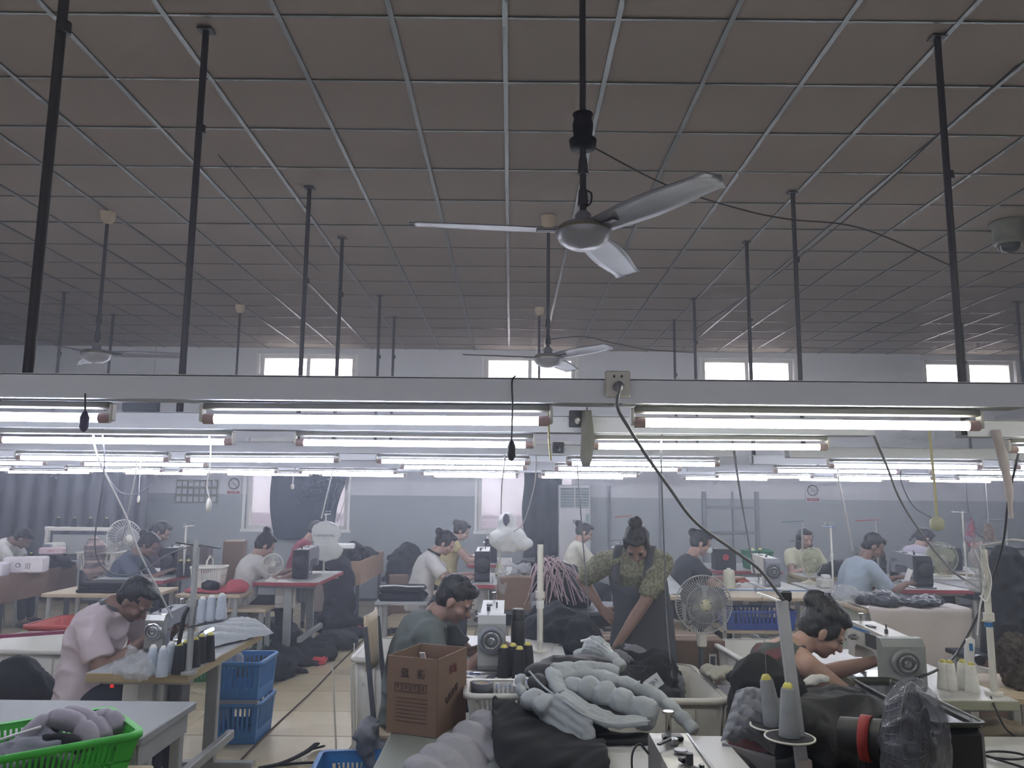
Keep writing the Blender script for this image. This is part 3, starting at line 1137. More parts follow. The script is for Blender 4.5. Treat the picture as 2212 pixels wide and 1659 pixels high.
    if legs == 'sit':
        K = {s: V((pel.x + .40, s * .12, .50)) for s in (1, -1)}
        A = {s: V((pel.x + .42, s * .12, .075)) for s in (1, -1)}
        if kn:
            K, A = {s: V(kn[0][s]) for s in (1, -1)}, {s: V(kn[1][s]) for s in (1, -1)}
    else:
        K = {s: V((pel.x * .5 + .03, s * .1, .47)) for s in (1, -1)}
        A = {s: V((-.02, s * .1, .08)) for s in (1, -1)}
    for s in (1, -1):
        b.cap(hip[s], .055, K[s], .045, 10)
        b.cap(K[s], .045, A[s], .032, 10)
        b.cap(A[s], .034, A[s] + V((.12, 0, -.035)), .03, 10)
    o = b.build('body', sk, t)
    remesh(o, vox, 3)
    # clothing
    c = MB()
    tr = torso_rings(pel, che, nek - spine * .015, 1.07, bulk, belly)
    tr = [r for r in tr]
    low = [pel + (p - pel) * 1.06 + (pel - che).normalized() * .075 for p in tr[0]]
    c.loft([low] + tr)
    if not sleeveless:
        for s in (1, -1):
            sh = shc + V((0, s * .07, -.01))
            c.cap(sh, .066, S[s], .066 * bulk, 14)
            if sleeve < 1:
                e2 = S[s].lerp(E[s], sleeve)
                c.cyl(S[s], e2, .066 * bulk, .062 * bulk, 16)
            else:
                c.cap(S[s], .064 * bulk, E[s], .054 * bulk, 14)
                c.cyl(E[s], E[s].lerp(Wr[s], min(1, sleeve - 1)), .054 * bulk, .042 * bulk, 14)
    o = c.build(topname, top, t)
    remesh(o, .010 if near else .016, 4, .017 if near else .008, 8., True, 1, .25)
    if collar:
        cc = nek - spine * .012
        MB().tube(ring_ell(cc, (0, 1, 0), V((0, 1, 0)).cross(spine).normalized(), .064, .06, 20), .012, 8, closed=True).build('collar', collar, t)
    c = MB()
    c.ell(pel + V((0, 0, -.02)), (.122 * bulk, .158 * bulk, .105), None, 20, 12)
    for s in (1, -1):
        c.cap(hip[s], .088 * bulk, K[s], .066, 14)
        c.cap(K[s], .064, A[s].lerp(K[s], .12), .05, 14)
    o = c.build('trousers', bottom or M_NAVC, t)
    remesh(o, .014 if near else .02, 3, .006, 8., True, 1)
    for s in (1, -1):
        MB().ell(A[s] + V((.06, 0, -.035)), (.125, .043, .04), None, 14, 8).build('shoe', M_SHOE, t)
    # hair
    c = MB()
    c.ell(h(-.022, 0, .034), (.094 * hs, .083 * hs, .09 * hs), HR, 22, 14)
    c.ell(h(-.045, 0, -.005), (.066 * hs, .076 * hs, .075 * hs), HR, 18, 12)
    c.ell(h(.038, 0, .085), (.05 * hs, .06 * hs, .026 * hs), HR, 14, 10)
    if hair == 'short':
        c.ell(h(.055, 0, .076), (.035 * hs, .055 * hs, .03 * hs), HR, 14, 10)
    if hair in ('bun', 'bunhigh', 'pony', 'long', 'clip'):
        c.ell(h(-.06, 0, .01), (.056 * hs, .07 * hs, .075 * hs), HR, 14, 10)
        for s in (1, -1):
            c.ell(h(.012, s * .066, .02), (.04 * hs, .016 * hs, .055 * hs), HR, 12, 8)
    if hair == 'bun':
        c.ell(h(-.115, 0, .06), .042 * hs, HR, 14, 10)
    if hair == 'bunhigh':
        c.ell(h(-.06, 0, .135), (.045 * hs, .045 * hs, .04 * hs), HR, 14, 10)
    if hair == 'clip':
        c.ell(h(-.085, 0, .09), (.065 * hs, .06 * hs, .05 * hs), HR, 14, 10)
        c.ell(h(-.02, 0, .075), (.1 * hs, .085 * hs, .065 * hs), HR, 14, 10)
    if hair == 'pony':
        c.ell(h(-.11, 0, .03), (.03 * hs, .026 * hs, .026 * hs), HR, 12, 8)
        c.cap(h(-.12, 0, .02), .03 * hs, h(-.15, 0, -.12), .016 * hs, 10)
    if hair == 'long':
        for s in (1, -1):
            c.cap(h(-.03, s * .07, .02), .035 * hs, head + V((-.05, s * .085, -.22)), .025, 10)
        c.cap(h(-.07, 0, 0), .06 * hs, head + V((-.09, 0, -.25)), .05, 12)
    o = c.build('hair', M_HAIR, t)
    remesh(o, .006 if near else .011, 3, .006, 26., False)
    # features
    for s in (1, -1):
        MB().ell(h(.083, s * .03, -.003), (.006 * hs, .0135 * hs, .0042 * hs), HR, 10, 6).build('eye', M_EYE, t)
        MB().ell(h(.088, s * .03, .02), (.004 * hs, .017 * hs, .0032 * hs), HR, 10, 6).build('eyebrow', M_HAIR, t)
    MB().ell(h(.0855, 0, -.0625), (.005 * hs, .02 * hs, .006 * hs), HR, 10, 6).build('lips', M_LIP, t)
    t['_dummy'] = 0
    del t['_dummy']
    return t, dict(S=S, E=E, W=Wr, h=h, HR=HR, pel=pel, che=che, nek=nek, hip=hip, K=K, head=head)

# ================================================================ left part of the hall
M_WS = mat('white_polo_cloth', '#c3b6ba', .85, var=.04, bump=.25, bscale=25)
M_TEEW = mat('white_tee_cloth', '#c9c7c4', .85, var=.04, bump=.2, bscale=25)
M_DENIM = mat('dark_trousers', '#2d313d', .9, var=.1)
DN = -PI / 2
def desk(name, label, xa, xb, ya, yb, z, top, apron=None, cat='table', th=.03, legm=None, legw=.04, ap=.08, inset=.03, shelf=None, group=None):
    t = thing(name, label, cat, ((xa + xb) / 2, (ya + yb) / 2, 0), 0, group)
    cx, cy = (xa + xb) / 2, (ya + yb) / 2
    MB().box((cx, cy, z - th / 2), (xb - xa, yb - ya, th), b=.004).build('tabletop', top, t, True)
    if apron:
        for s in (-1, 1):
            MB().box((cx, cy + s * ((yb - ya) / 2 - inset), z - th - ap / 2), (xb - xa - 2 * inset, .018, ap)).build('apron', apron, t, True)
            MB().box((cx + s * ((xb - xa) / 2 - inset), cy, z - th - ap / 2), (.018, yb - ya - 2 * inset, ap)).build('apron', apron, t, True)
    for sx in (-1, 1):
        for sy in (-1, 1):
            MB().box((cx + sx * ((xb - xa) / 2 - inset - legw / 2), cy + sy * ((yb - ya) / 2 - inset - legw / 2), (z - th) / 2), (legw, legw, z - th), b=.004).build('leg', legm or M_LEG, t, True)
    if shelf:
        MB().box((cx, cy, shelf), (xb - xa - .06, yb - ya - .06, .02)).build('shelf', top, t, True)
    return t
def stool(label, x, y, z_=.45, m=None, s=.32, group=None):
    z = .395
    t = thing('stool', label, 'stool', (x, y, 0), 0, group)
    MB().box((0, 0, z - .015), (s, s * .8, .03), b=.008).build('seat', m or M_WOODL, t)
    for a in (-1, 1):
        for b_ in (-1, 1):
            MB().cyl((a * s * .36, b_ * s * .3, z - .03), (a * s * .44, b_ * s * .38, 0), .012, n=8).build('leg', M_LEG, t)
    return t

# grey desk, bench and green basket in the near corner
desk('desk', 'plain grey desk behind the green basket', -2.80, -1.265, 2.86, 3.34, .75, M_TOPG, M_LEG, 'desk')
desk('bench', 'low beige wooden bench carrying the green basket', -2.3, -1.19, 2.1, 2.80, .68, M_WOODL, M_WOODL, 'bench', th=.025)
bk = basket('basket', 'bright green slotted plastic basket holding grey quilted scraps', (-1.475, 2.53, .681), .72, (.56, .36), (.48, .28), .17, M_GREENB, pitch=.016, rows=2, solid_low=.12)
b = MB()
c0 = V((-1.395, 2.60, .83))
add_puff(b, [c0 + V((-.11, -.05, -.02)), c0 + V((-.05, .0, .045)), c0 + V((.05, .0, .03)), c0 + V((.10, -.03, -.03))], .038, 3, .8)
add_puff(b, [c0 + V((-.10, .0, .0)), c0 + V((-.03, .045, .05)), c0 + V((.06, .05, .03)), c0 + V((.12, .02, -.02))], .036, 3, .75)
add_puff(b, [c0 + V((.03, .08, .01)), c0 + V((.09, .10, .03)), c0 + V((.13, .07, -.01))], .036, 2, .8)
sc_ = thing('puffer_scrap', 'folded grey quilted jacket pieces heaped in the green basket', 'garment', (c0.x, c0.y, .70))
b.build('padding', mat('puffer_mauve', '#8d868f', .6, var=.06, bump=.15, bscale=70), sc_, True)
pile('cloth_scrap', 'black lining offcut hanging over the green basket edge', 'cloth', M_BLKC, [((-1.385, 2.535, .825), (.085, .035, .032)), ((-1.335, 2.52, .815), (.045, .03, .035))], .012, .006, 14)
pile('cloth_scrap', 'crumpled grey scrap cloth at the bottom of the green basket', 'cloth', M_GRYD, [((-1.56, 2.47, .78), (.15, .10, .06)), ((-1.44, 2.53, .79), (.14, .1, .07))], .014, .012, 12)
cable('ribbon', [(-1.74, 2.33, .78), (-1.62, 2.43, .82), (-1.52, 2.5, .85), (-1.44, 2.55, .87)], .004, M_WHITE, 'white drawcord trailing out of the green basket', 'cord')

# sewing station of the man in the white polo shirt
sew_table('grey sewing table with tan edge of the white polo man', (-1.735, 4.385, 0), DN, 1.13, .475, .75, M_EDGE_T, M_TOPG, th=.042, boxm=M_WHITE)
dp = MB().box((-1.925, 3.985, .655), (.016, .006, .014)).build('display', mat('red_display', '#d02820', .4, emis=.7))
tag(dp, 'small red lit display on the white control box', 'display')
sew_machine('grey steel sewing machine in front of the white polo man', (-1.865, 4.45, .751), DN, M_GREY, M_STEEL, wheel=M_CHROME, sc=.72)
b = MB()
b.prism([(-.035, 0), (.035, 0), (.042, .22), (-.042, .22)], 3.90, 3.925, T=lambda p: V((-1.585 + p.x, p.z, .752 + p.y)))
ts = thread_stand('tall grey thread stand on the white polo man table', on(407, 1455, .7505), 0, .61, M_LEG, arms=False, r=.015)
P0 = V(ts.location)
MB().bar(P0 + V((-.10, 0, .60)), P0 + V((.02, 0, .585)), .014, .006).build('thread_arm', M_BLK, ts, True)
MB().bar(P0 + V((.015, .0, .59)), P0 + V((.115, .0, .575)), .02, .006).build('thread_arm', M_DGREY, ts, True)
MB().bar(P0 + V((.0, 0, .215)), P0 + V((.16, .0, .245)), .07, .008).build('spool_shelf', M_DGREY, ts, True)
MB().tube(spline([P0 + V((-.02, 0, .30)), P0 + V((-.03, -.02, .26)), P0 + V((-.04, -.02, .18)), P0 + V((-.06, 0, .1))]), .01, 6).build('cable_wrap', M_BLK, ts, True)
for k, (dx, kd) in enumerate(((.045, 'pale'), (.088, 'pale'), (.135, 'pale'))):
    cone(kd, P0 + V((dx, .0, .228 + .19 * (dx - .02))), 'pale blue grey thread cone up on the thread stand shelf', 'cones on the stand shelf', .118, .028)
for k, (px, py, kd) in enumerate(((327, 1458, 'pale'), (349, 1461, 'pale'), (366, 1450, 'pale'))):
    cone(kd, on(px, py, .7515), 'pale thread cone standing at the white polo man table corner', 'pale cones at the white polo man table', .136, .027)
for k, (px, py) in enumerate(((384, 1455), (399, 1448), (419, 1440), (432, 1432), (451, 1428))):
    cone('black', on(px, py, .7515), 'black thread cone lined up on the white polo man table', 'black cones at the white polo man table', .14, .03)
pile('plastic_bag', 'crumpled clear plastic bag beside the pale thread cones', 'bag', M_PLBAG, [(on(272, 1444, .79), (.07, .06, .045)), (on(298, 1440, .81), (.06, .06, .06)), (on(288, 1425, .84), (.04, .04, .06))], .012, .02, 22, smooth=2)
b = MB()
q = [on(432, 1402, .765), on(592, 1368, .762), on(520, 1341, .775), on(425, 1346, .79)]
quilt(b, lambda u, v: q[0].lerp(q[1], u).lerp(q[3].lerp(q[2], u), v) + V((0, 0, .035 * math.sin(PI * v))), 30, 40, 5, .022, diag=.5)
o = b.build('quilted_garment', M_GRYC)
tag(o, 'light grey quilted jacket panel spread on the white polo man table', 'garment')
lt = thing('machine_lamp', 'small lit work lamp on the grey steel sewing machine', 'lamp', at(440, 1385, 4.35))
MB().tube(spline([at(425, 1390, 4.35), at(432, 1368, 4.35), at(448, 1360, 4.35)]), .005, 6).build('gooseneck', M_DGREY, lt, True)
MB().box(at(452, 1362, 4.35), (.05, .025, .018), R=MX.Rotation(-.4, 3, 'Y'), b=.004).build('lamp_head', mat('led_head', '#bfe6ff', .4, emis=3.), lt, True)
bx = thing('accessory_box', 'clear plastic box with red lid contents behind black cones', 'box', on(413, 1408, .7505))
MB().box(on(413, 1406, .78), (.07, .09, .055), b=.004).build('shell', M_PLBAG, bx, True)
MB().box(on(413, 1406, .765), (.06, .08, .02), b=.004).build('contents', mat('reddish', '#8a4a48', .6), bx, True)
# the man
person('man in a white polo shirt bent over the grey machine', (-2.28, 4.45, 0), .03, (0, 0, .53), (.03, 0, .82), (.105, 0, .98), (.225, 0, 1.0), (.72, -.12, -.68), (.40, .12, .825), (.34, -.14, .815),
       rhint=(-1, -.5, -.6), lhint=(-.3, .6, -.6), skin='b', top=M_WS, topname='polo_shirt', bottom=M_DENIM, bulk=1.1, belly=1.1, collar=M_DGREY, sleeve=.72, hs=1.0, hair='crop')
stool('beige wooden stool under the man in white polo', -2.28, 4.45, .44, s=.34)
# crates at the end of his table
for k, z in enumerate((0, .255)):
    basket('crate', ('lower' if k == 0 else 'upper') + ' blue plastic crate stacked at the white polo man table end', (-1.76, 5.46, z + .002), 0, (.31, .38), (.28, .34), .25, M_BLUE, 'crate', 'blue stacked crates', pitch=.03, rows=1, solid_low=.3)
MB().box((-1.76, 5.262, .262), (.31, .006, .03)).build('tape_band', M_GREY, bpy.data.objects['crate.001'], True)
pile('plastic_bag', 'twisted clear bag sticking out of the upper blue crate', 'bag', M_PLBAG, [((-1.84, 5.42, .50), (.08, .07, .06)), ((-1.80, 5.40, .57), (.025, .03, .06))], .012, .014, 20)

# white tub, red tray and black cloth behind the man
tub('laundry_tub', 'white plastic laundry tub behind the man in white polo', (-2.98, 5.32, 0), 0, (.74, .62), (.6, .5), .62, M_TUB)
M_REDT = mat('red_plastic', '#a8392e', .45)
tub('tray', 'shallow red plastic tray behind the white laundry tub', (-3.02, 6.02, .48), 0, (.85, .5), (.8, .45), .16, M_REDT, 'tray', ribs=False)
desk('bench', 'low dark bench under the red tray', -3.5, -2.6, 5.75, 6.27, .48, M_DGREY, None, 'bench')
MB_ = MB().bar((-3.45, 4.98, .68), (-2.85, 5.25, .69), .03, .02)
tag(MB_.build('ruler', mat('magenta_plastic', '#7d2b4b', .5)), 'dark magenta stick lying across the white laundry tub', 'ruler')
pile('cloth_pile', 'black garments heaped over a chair beside the white tub', 'garment', M_BLKC, [((-2.86, 4.5, .25), (.34, .2, .3)), ((-2.72, 4.5, .45), (.22, .18, .22)), ((-3.05, 4.5, .52), (.25, .18, .15)), ((-2.62, 4.5, .2), (.12, .15, .26))], .022, .02, 6, zmin=0)

# plywood trough with packages
def trough(label, xa, xb, ya, yb, z0, z1, m=None, legs=True, group=None, casters=False):
    t = thing('wooden_bin', label, 'bin', ((xa + xb) / 2, (ya + yb) / 2, 0), 0, group)
    m = m or M_PLY
    cx, cy = (xa + xb) / 2, (ya + yb) / 2
    for s in (-1, 1):
        MB().box((cx + s * (xb - xa) / 2, cy, (z0 + z1) / 2), (.018, yb - ya, z1 - z0)).build('side_board', m, t, True)
        MB().box((cx, cy + s * ((yb - ya) / 2 - .01), (z0 + z1) / 2), (xb - xa - .02, .018, z1 - z0)).build('end_board', m, t, True)
        for q in (-1, 1):
            MB().box((cx + s * ((xb - xa) / 2 - .035), cy + q * ((yb - ya) / 2 - .05), (z0 + (.09 if casters else 0)) / 2), (.04, .04, z0 - (.09 if casters else 0))).build('leg', M_DGREY, t, True)
            if casters:
                MB().cyl((cx + s * ((xb - xa) / 2 - .035) - .015, cy + q * ((yb - ya) / 2 - .05), .042), (cx + s * ((xb - xa) / 2 - .035) + .015, cy + q * ((yb - ya) / 2 - .05), .042), .042, n=14).build('caster', M_BLK, t, True)
    MB().box((cx, cy, z0 + .01), (xb - xa - .02, yb - ya - .02, .016)).build('floor_board', m, t, True)
    return t
M_PLYD = mat('plywood_dark', '#7d6354', .75, var=.14, scale=3, stretch=(.6, 4, 4))
trough('long brown plywood trough holding white packages', -5.5, -4.72, 6.3, 8.75, .55, .80, M_PLYD)
M_PRINT = mat('print_dark', '#3a3540', .7)
M_PRINTR = mat('print_red', '#a3353c', .7)
def package(label, c, sz, rz, txt, m=None, tm=None, tilt=0.):
    t = thing('package', label, 'package', c, rz)
    MB().box((0, 0, sz[2] / 2), sz, b=.012).build('wrapper', m or M_WHITE, t)
    Rm = MX.Rotation(rz, 3, 'Z') @ face_R((0, -1, 0))
    p = V(c) + rotz(rz) @ V((0, -sz[1] / 2 - .002, sz[2] * .5))
    word(txt, sz[2] * .42, p, Rm, tm or M_PRINT, t)
    return t
package('white printed package at the end of the brown trough', (-4.93, 7.62, .78), (.30, .2, .13), .25, 'WG', mat('pale_pack', '#cfc8d2', .5))
package('white package with round dark mark lying in the trough', (-4.78, 7.95, .79), (.36, .22, .15), .3, 'O  |||', mat('pale_pack2', '#d6cfd3', .5))
package('small red lettered packet on the black clothes', (-4.80, 8.42, .93), (.24, .1, .07), .25, 'EMUI', mat('pale_pack3', '#d5bcc2', .5), M_PRINTR)
pile('cloth_pile', 'black folded clothes lying in the brown trough', 'garment', M_BLKC, [((-4.85, 8.35, .82), (.15, .25, .10)), ((-4.82, 8.55, .82), (.14, .2, .1))], .025, .018, 7)
basket('basket', 'white openwork basket standing behind the brown trough', (-4.45, 8.75, .752), .1, (.4, .3), (.34, .25), .19, M_OFFW, pitch=.05, rows=1, solid_low=.15)
# beige table with tube legs
tb = desk('work_table', 'beige table with bent tube legs and a black stack', -3.86, -2.95, 6.66, 7.2, .75, M_WOODL, None, legm=M_LEG, legw=.03)
bs = thing('folded_stack', 'neat black folded garment stack on the beige tube leg table', 'garment', (-3.42, 6.85, .751))
for k in range(3):
    MB().box((-3.42 + .01 * k, 6.85, .766 + .028 * k), (.38 - .01 * k, .28, .026), b=.01).build('folded_layer', M_BLKC, bs, True)
# second row: dark top woman and her red edged table
sew_table('red edged sewing table of the woman in dark grey', (-3.66, 8.33, 0), DN, 1.25, .7, .75, M_EDGE_R, M_TOPW, box=False)
sew_machine('dark covered sewing machine on the red edged table of dark grey woman', (-3.45, 8.35, .751), DN, M_STEEL, M_BLKM, wheel=M_BLK, rings=False)
M_SLATE = mat('slate_shirt', '#545b6b', .85, var=.05, bump=.2, bscale=25)
M_STRIPE = mat('striped_cloth', '#b9a39c', .85, two='#6d6468', twos=14., stretch=(.05, .05, 1))
person('woman in a dark slate shirt working at red edged table', (-3.95, 8.1, 0), .1, (0, 0, .53), (.08, 0, .83), (.17, 0, .99), (.29, 0, 1.06), (.82, -.1, -.5), (.5, .12, .80), (.5, -.12, .80), skin='b', top=M_SLATE, near=False, vox=.009, hair='bun', sleeve=1.25)
stool('small stool under the woman in dark slate shirt', -3.98, 8.1, .44)
person('person in black with dark hair behind the slate shirt woman', (-4.40, 9.55, 0), .1, (0, 0, .55), (.07, 0, .86), (.14, 0, 1.02), (.24, 0, 1.12), (.82, -.1, -.5), (.5, .12, .80), (.5, -.12, .80), skin='a', top=mat('maroon_cloth', '#3c2b35', .9), near=False, vox=.009, hair='pony', sleeve=1.4)
stool('small stool under the person in black', -4.40, 9.55, .44)
pile('shirt_on_chair', 'striped beige shirt hanging over a chair back', 'garment', M_STRIPE, [((-4.42, 8.55, .95), (.10, .14, .16)), ((-4.42, 8.55, .78), (.09, .14, .12))], .018, .012, 9)
ch = thing('chair', 'plain chair under the striped beige shirt', 'chair', (-4.42, 8.6, 0))
MB().box((-4.36, 8.6, .45), (.38, .36, .03), b=.008).build('seat', M_DGREY, ch, True)
MB().box((-4.42, 8.6, .82), (.02, .26, .26), b=.008).build('backrest', M_DGREY, ch, True)
for dx in (-.14, .17):
    for dy in (-.14, .14):
        MB().cyl((-4.36 + dx - .03, 8.6 + dy, .0), (-4.36 + dx - .03, 8.6 + dy, .92 if dx < 0 else .44), .011, n=8).build('leg', M_LEG, ch, True)
# carton boxes and thread stand on that table
def closed_box(name, label, c, sz, rz, m, cat='box', lidm=None, group=None, txt=None, tm=None):
    t = thing(name, label, cat, c, rz, group)
    MB().box((0, 0, sz[2] / 2), sz, b=.006).build('carton_body', m, t)
    MB().box((0, 0, sz[2] + .001), (sz[0] * .98, .03, .002)).build('tape', lidm or M_WOODL, t)
    if txt:
        p = V(c) + rotz(rz) @ V((0, -sz[1] / 2 - .002, sz[2] * .55))
        word(txt, sz[2] * .3, p, MX.Rotation(rz, 3, 'Z') @ face_R((0, -1, 0)), tm or M_PRINT, t)
    return t
closed_box('carton', 'tall grey brown carton beside the slate shirt woman machine', (-3.40, 8.72, .751), (.28, .2, .26), .1, mat('card_grey', '#6d6260', .8))
closed_box('carton', 'narrow brown carton on the floor behind red edged table', (-3.12, 9.1, 0), (.22, .3, 1.05), .2, M_CARD)
thread_stand('thin cream thread stand beside slate shirt woman', at(398, 1205, 8.2), 0, .50, M_OFFW, r=.011)
bpy.data.objects['thread_stand.001'].location.z = .7515
for k, (dx, kd) in enumerate(((.06, 'black'), (.14, 'black'))):
    cone(kd, (-3.36 + dx, 8.05, .7515), 'black thread cone beside the slate shirt woman machine', 'black cones of slate shirt woman', .17, .035)
# far corner: cream many-headed machine, man in white
mm = thing('multi_head_machine', 'cream sewing machine with rows of black thread cones in far corner', 'sewing machine', (-5.39, 9.75, 0))
MB().box((-5.39, 9.85, .70), (1.1, .5, .06), b=.01).build('table', M_LEG, mm, True)
for s in (-1, 1):
    MB().box((-5.39 + s * .48, 9.85, .335), (.06, .4, .67)).build('leg', M_LEG, mm, True)
MB().box((-5.34, 10.0, 1.12), (.95, .06, .05), b=.01).build('cone_shelf', M_OFFW, mm, True)
for s in (-1, 1):
    MB().box((-5.34 + s * .44, 10.0, .92), (.04, .05, .40)).build('post', M_OFFW, mm, True)
MB().box((-5.30, 9.98, .93), (.8, .03, .24), b=.01).build('back_panel', M_LEG, mm, True)
for k in range(2):
    MB().box((-5.59 + .5 * k, 9.85, .86), (.16, .28, .20), b=.03).build('head', M_OFFW, mm, True)
    MB().box((-5.59 + .5 * k, 9.69, .88), (.1, .05, .14), b=.01).build('needle_case', M_GREY, mm, True)
MB().ell((-5.06, 9.74, 1.03), (.025, .02, .012)).build('lamp', mat('work_led', '#f2f6ff', .4, emis=6.), mm, True)
for k in range(4):
    cone('black', (-5.66 + .2 * k, 10.0, 1.146), 'black thread cone on the cream machine top shelf', 'cones on the cream machine', .12, .035)
for k in range(5):
    cone('black', (-5.76 + .2 * k, 9.66, .731), 'black thread cone on the cream machine table', 'cones on the cream machine table', .12, .04)
person('man in white shirt bent at the cream many headed machine', (-6.12, 9.5, 0), .2, (0, 0, .55), (.08, 0, .86), (.19, 0, 1.0), (.32, 0, 1.02), (.75, 0, -.65), (.52, .12, .80), (.5, -.12, .80), skin='b', top=M_TEEW, near=False, vox=.009, bulk=1.1)
stool('small stool at the cream many headed machine', -6.12, 9.5, .44)
def table_fan(label, loc, rz, rad, zc, cage, cap, tilt=0., blade=None, foot=True, group=None):
    t = thing('electric_fan', label, 'fan', loc, rz, group)
    R = MX.Rotation(tilt, 3, 'X')
    fan_head(t, (0, 0, zc), R, rad, rad * .55, cage, blade or M_GREY, cap, nw=36)
    if foot:
        MB().cyl((0, rad * .35, 0.02), (0, rad * .35, zc), .013, n=10).build('post', cap, t)
        MB().lathe([(rad * .62, 0), (rad * .62, .012), (rad * .2, .03), (.014, .04)], (0, rad * .3, 0), 20).build('foot', cap, t)
    return t
table_fan('pale standing fan turned aside before the dark curtain', (-4.30, 8.95, .0), 1.1, .23, 1.05, M_OFFW, M_OFFW, -.25)
# dark vinyl curtain closing the far corner
M_CURT = mat('dark_vinyl', '#4b4c58', .45, var=.12, scale=1.5, bump=.2, bscale=9)
def curtain(name, label, xa, xb, y, z0, z1, m, folds=9, amp=.05, cat='curtain', sag=0.):
    b = MB()
    def fn(u, v):
        x = xa + (xb - xa) * u
        return V((x, y + amp * math.sin(u * folds * 2 * PI + .6 * math.sin(v * 3)) * (.4 + .6 * (1 - v)), z0 + (z1 - z0) * v + sag * math.sin(PI * u) * v))
    b.grid(fn, folds * 10, 14)
    o = b.build(name, m)
    sd = o.modifiers.new('thick', 'SOLIDIFY')
    sd.thickness = .006
    return tag(o, label, cat)
curtain('curtain', 'dark grey vinyl curtain closing off the far corner', -8.4, -5.36, 11.75, .05, 2.35, M_CURT, 12)
rr = thing('curtain_rail', 'thin rail carrying the dark vinyl curtain', 'rail', (-6.9, 11.75, 2.38))
MB().cyl((-8.6, 11.75, 2.37), (-5.3, 11.75, 2.37), .012, n=8).build('rail', M_LEG, rr, True)
for x in (-8.5, -5.4):
    MB().cyl((x, 11.75, 2.37), (x, 11.75, CEIL), .006, n=6).build('hanger', M_LEG, rr, True)
# white tee woman, red topped neighbour, their tables
sew_table('red edged table with small fan of the white tee woman', (-2.13, 8.22, 0), DN, 1.15, .62, .75, M_EDGE_R, M_TOPW, box=True)
sew_machine('black backed machine at the white tee woman table', (-2.05, 8.1, .751), DN, M_GREY, M_BLKM, wheel=M_BLK, rings=False, sc=1.05)
person('woman in a white tee with black bun seen from behind', (-2.62, 7.95, 0), .55, (0, 0, .53), (.05, 0, .83), (.11, 0, .99), (.19, 0, 1.07), (.85, -.1, -.45), (.48, .12, .80), (.48, -.12, .80), skin='c', top=M_TEEW, near=False, vox=.008, hair='bunhigh')
stool('stool under the white tee woman with bun', -2.62, 7.95, .44)
person('person in a dark red top beneath the covered window', (-2.72, 10.2, 0), .2, (0, 0, .55), (.07, 0, .86), (.14, 0, 1.02), (.24, 0, 1.12), (.82, -.1, -.5), (.5, .12, .80), (.5, -.12, .80), skin='c', top=mat('dark_red_cloth', '#7e3344', .85), near=False, vox=.009, hair='short')
stool('stool under the person in dark red', -2.72, 10.2, .44)
table_fan('small round desk fan beside the white tee woman', (-2.28, 7.72, .751), .5, .10, .16, M_OFFW, M_OFFW, 0)
desk('bench', 'low bench under the pink cloth beside white tee woman', -3.0, -2.42, 7.25, 7.62, .68, M_WOODL, None, 'bench')
pile('cloth_pile', 'pink red cloth spread on the low bench', 'cloth', mat('pink_red_cloth', '#b0505a', .9, var=.15), [((-2.72, 7.45, .70), (.28, .18, .03)), ((-2.5, 7.42, .73), (.11, .1, .07))], .018, .01, 9, zmin=.682)
basket('basket', 'white slotted basket on the pink cloth bench', (-2.80, 7.5, .72), .1, (.28, .22), (.24, .19), .19, M_OFFW, pitch=.02, rows=2, handle=True, solid_low=.25)
pile('cloth_pile', 'small black bundle in front of white slotted basket', 'cloth', M_BLKC, [((-2.72, 7.33, .75), (.09, .06, .05))], .012, .01, 12)
desk('stool_table', 'small beige stool over the green crates', -2.55, -2.2, 7.30, 7.6, .55, M_WOODL, None, 'stool')
for k in range(2):
    basket('crate', ('near' if k == 0 else 'far') + ' flat green crate on the floor by black clothes', (-2.62 + .1 * k, 7.1 + .5 * k, .002), .1, (.5, .36), (.46, .32), .2, mat('green_dark_plastic', '#2f7d45', .5), 'crate', 'green floor crates', pitch=.03, rows=2, solid_low=.1)
# hanging white bag on a pole behind them
ps = thread_stand('tall thin pole stand carrying the white carrier bag', (-2.02, 8.72, .7515), 0, .62, M_OFFW, r=.008)
hb_ = pile('carrier_bag', 'white printed carrier bag hung from the thin pole stand', 'bag', M_BAGW, [((-2.0, 8.66, 1.16), (.17, .05, .15)), ((-1.99, 8.66, .98), (.19, .08, .12))], .016, .009, 6)
word('YUEHAIDONG', .035, (-2.0, 8.585, 1.14), face_R((0, -1, 0)), M_PRINT, hb_)
ss = thing('pattern_board', 'grey brown pattern board hanging at the table end', 'board', (-1.80, 7.62, .6))
b = MB()
pc = V((-1.80, 7.628, .62))
b.prism([(-.035, .11), (.03, .11), (.05, .0), (.035, -.13), (-.03, -.13), (-.045, .0)], -.006, .006, T=lambda p: pc + V((p.x, p.z, p.y)))
b.build('board', mat('board_brown', '#756a66', .8), ss, True)
MB().cyl(pc + V((0, 0, .11)), pc + V((-.02, .02, .145)), .003, n=5).build('hook', M_CHROME, ss, True)
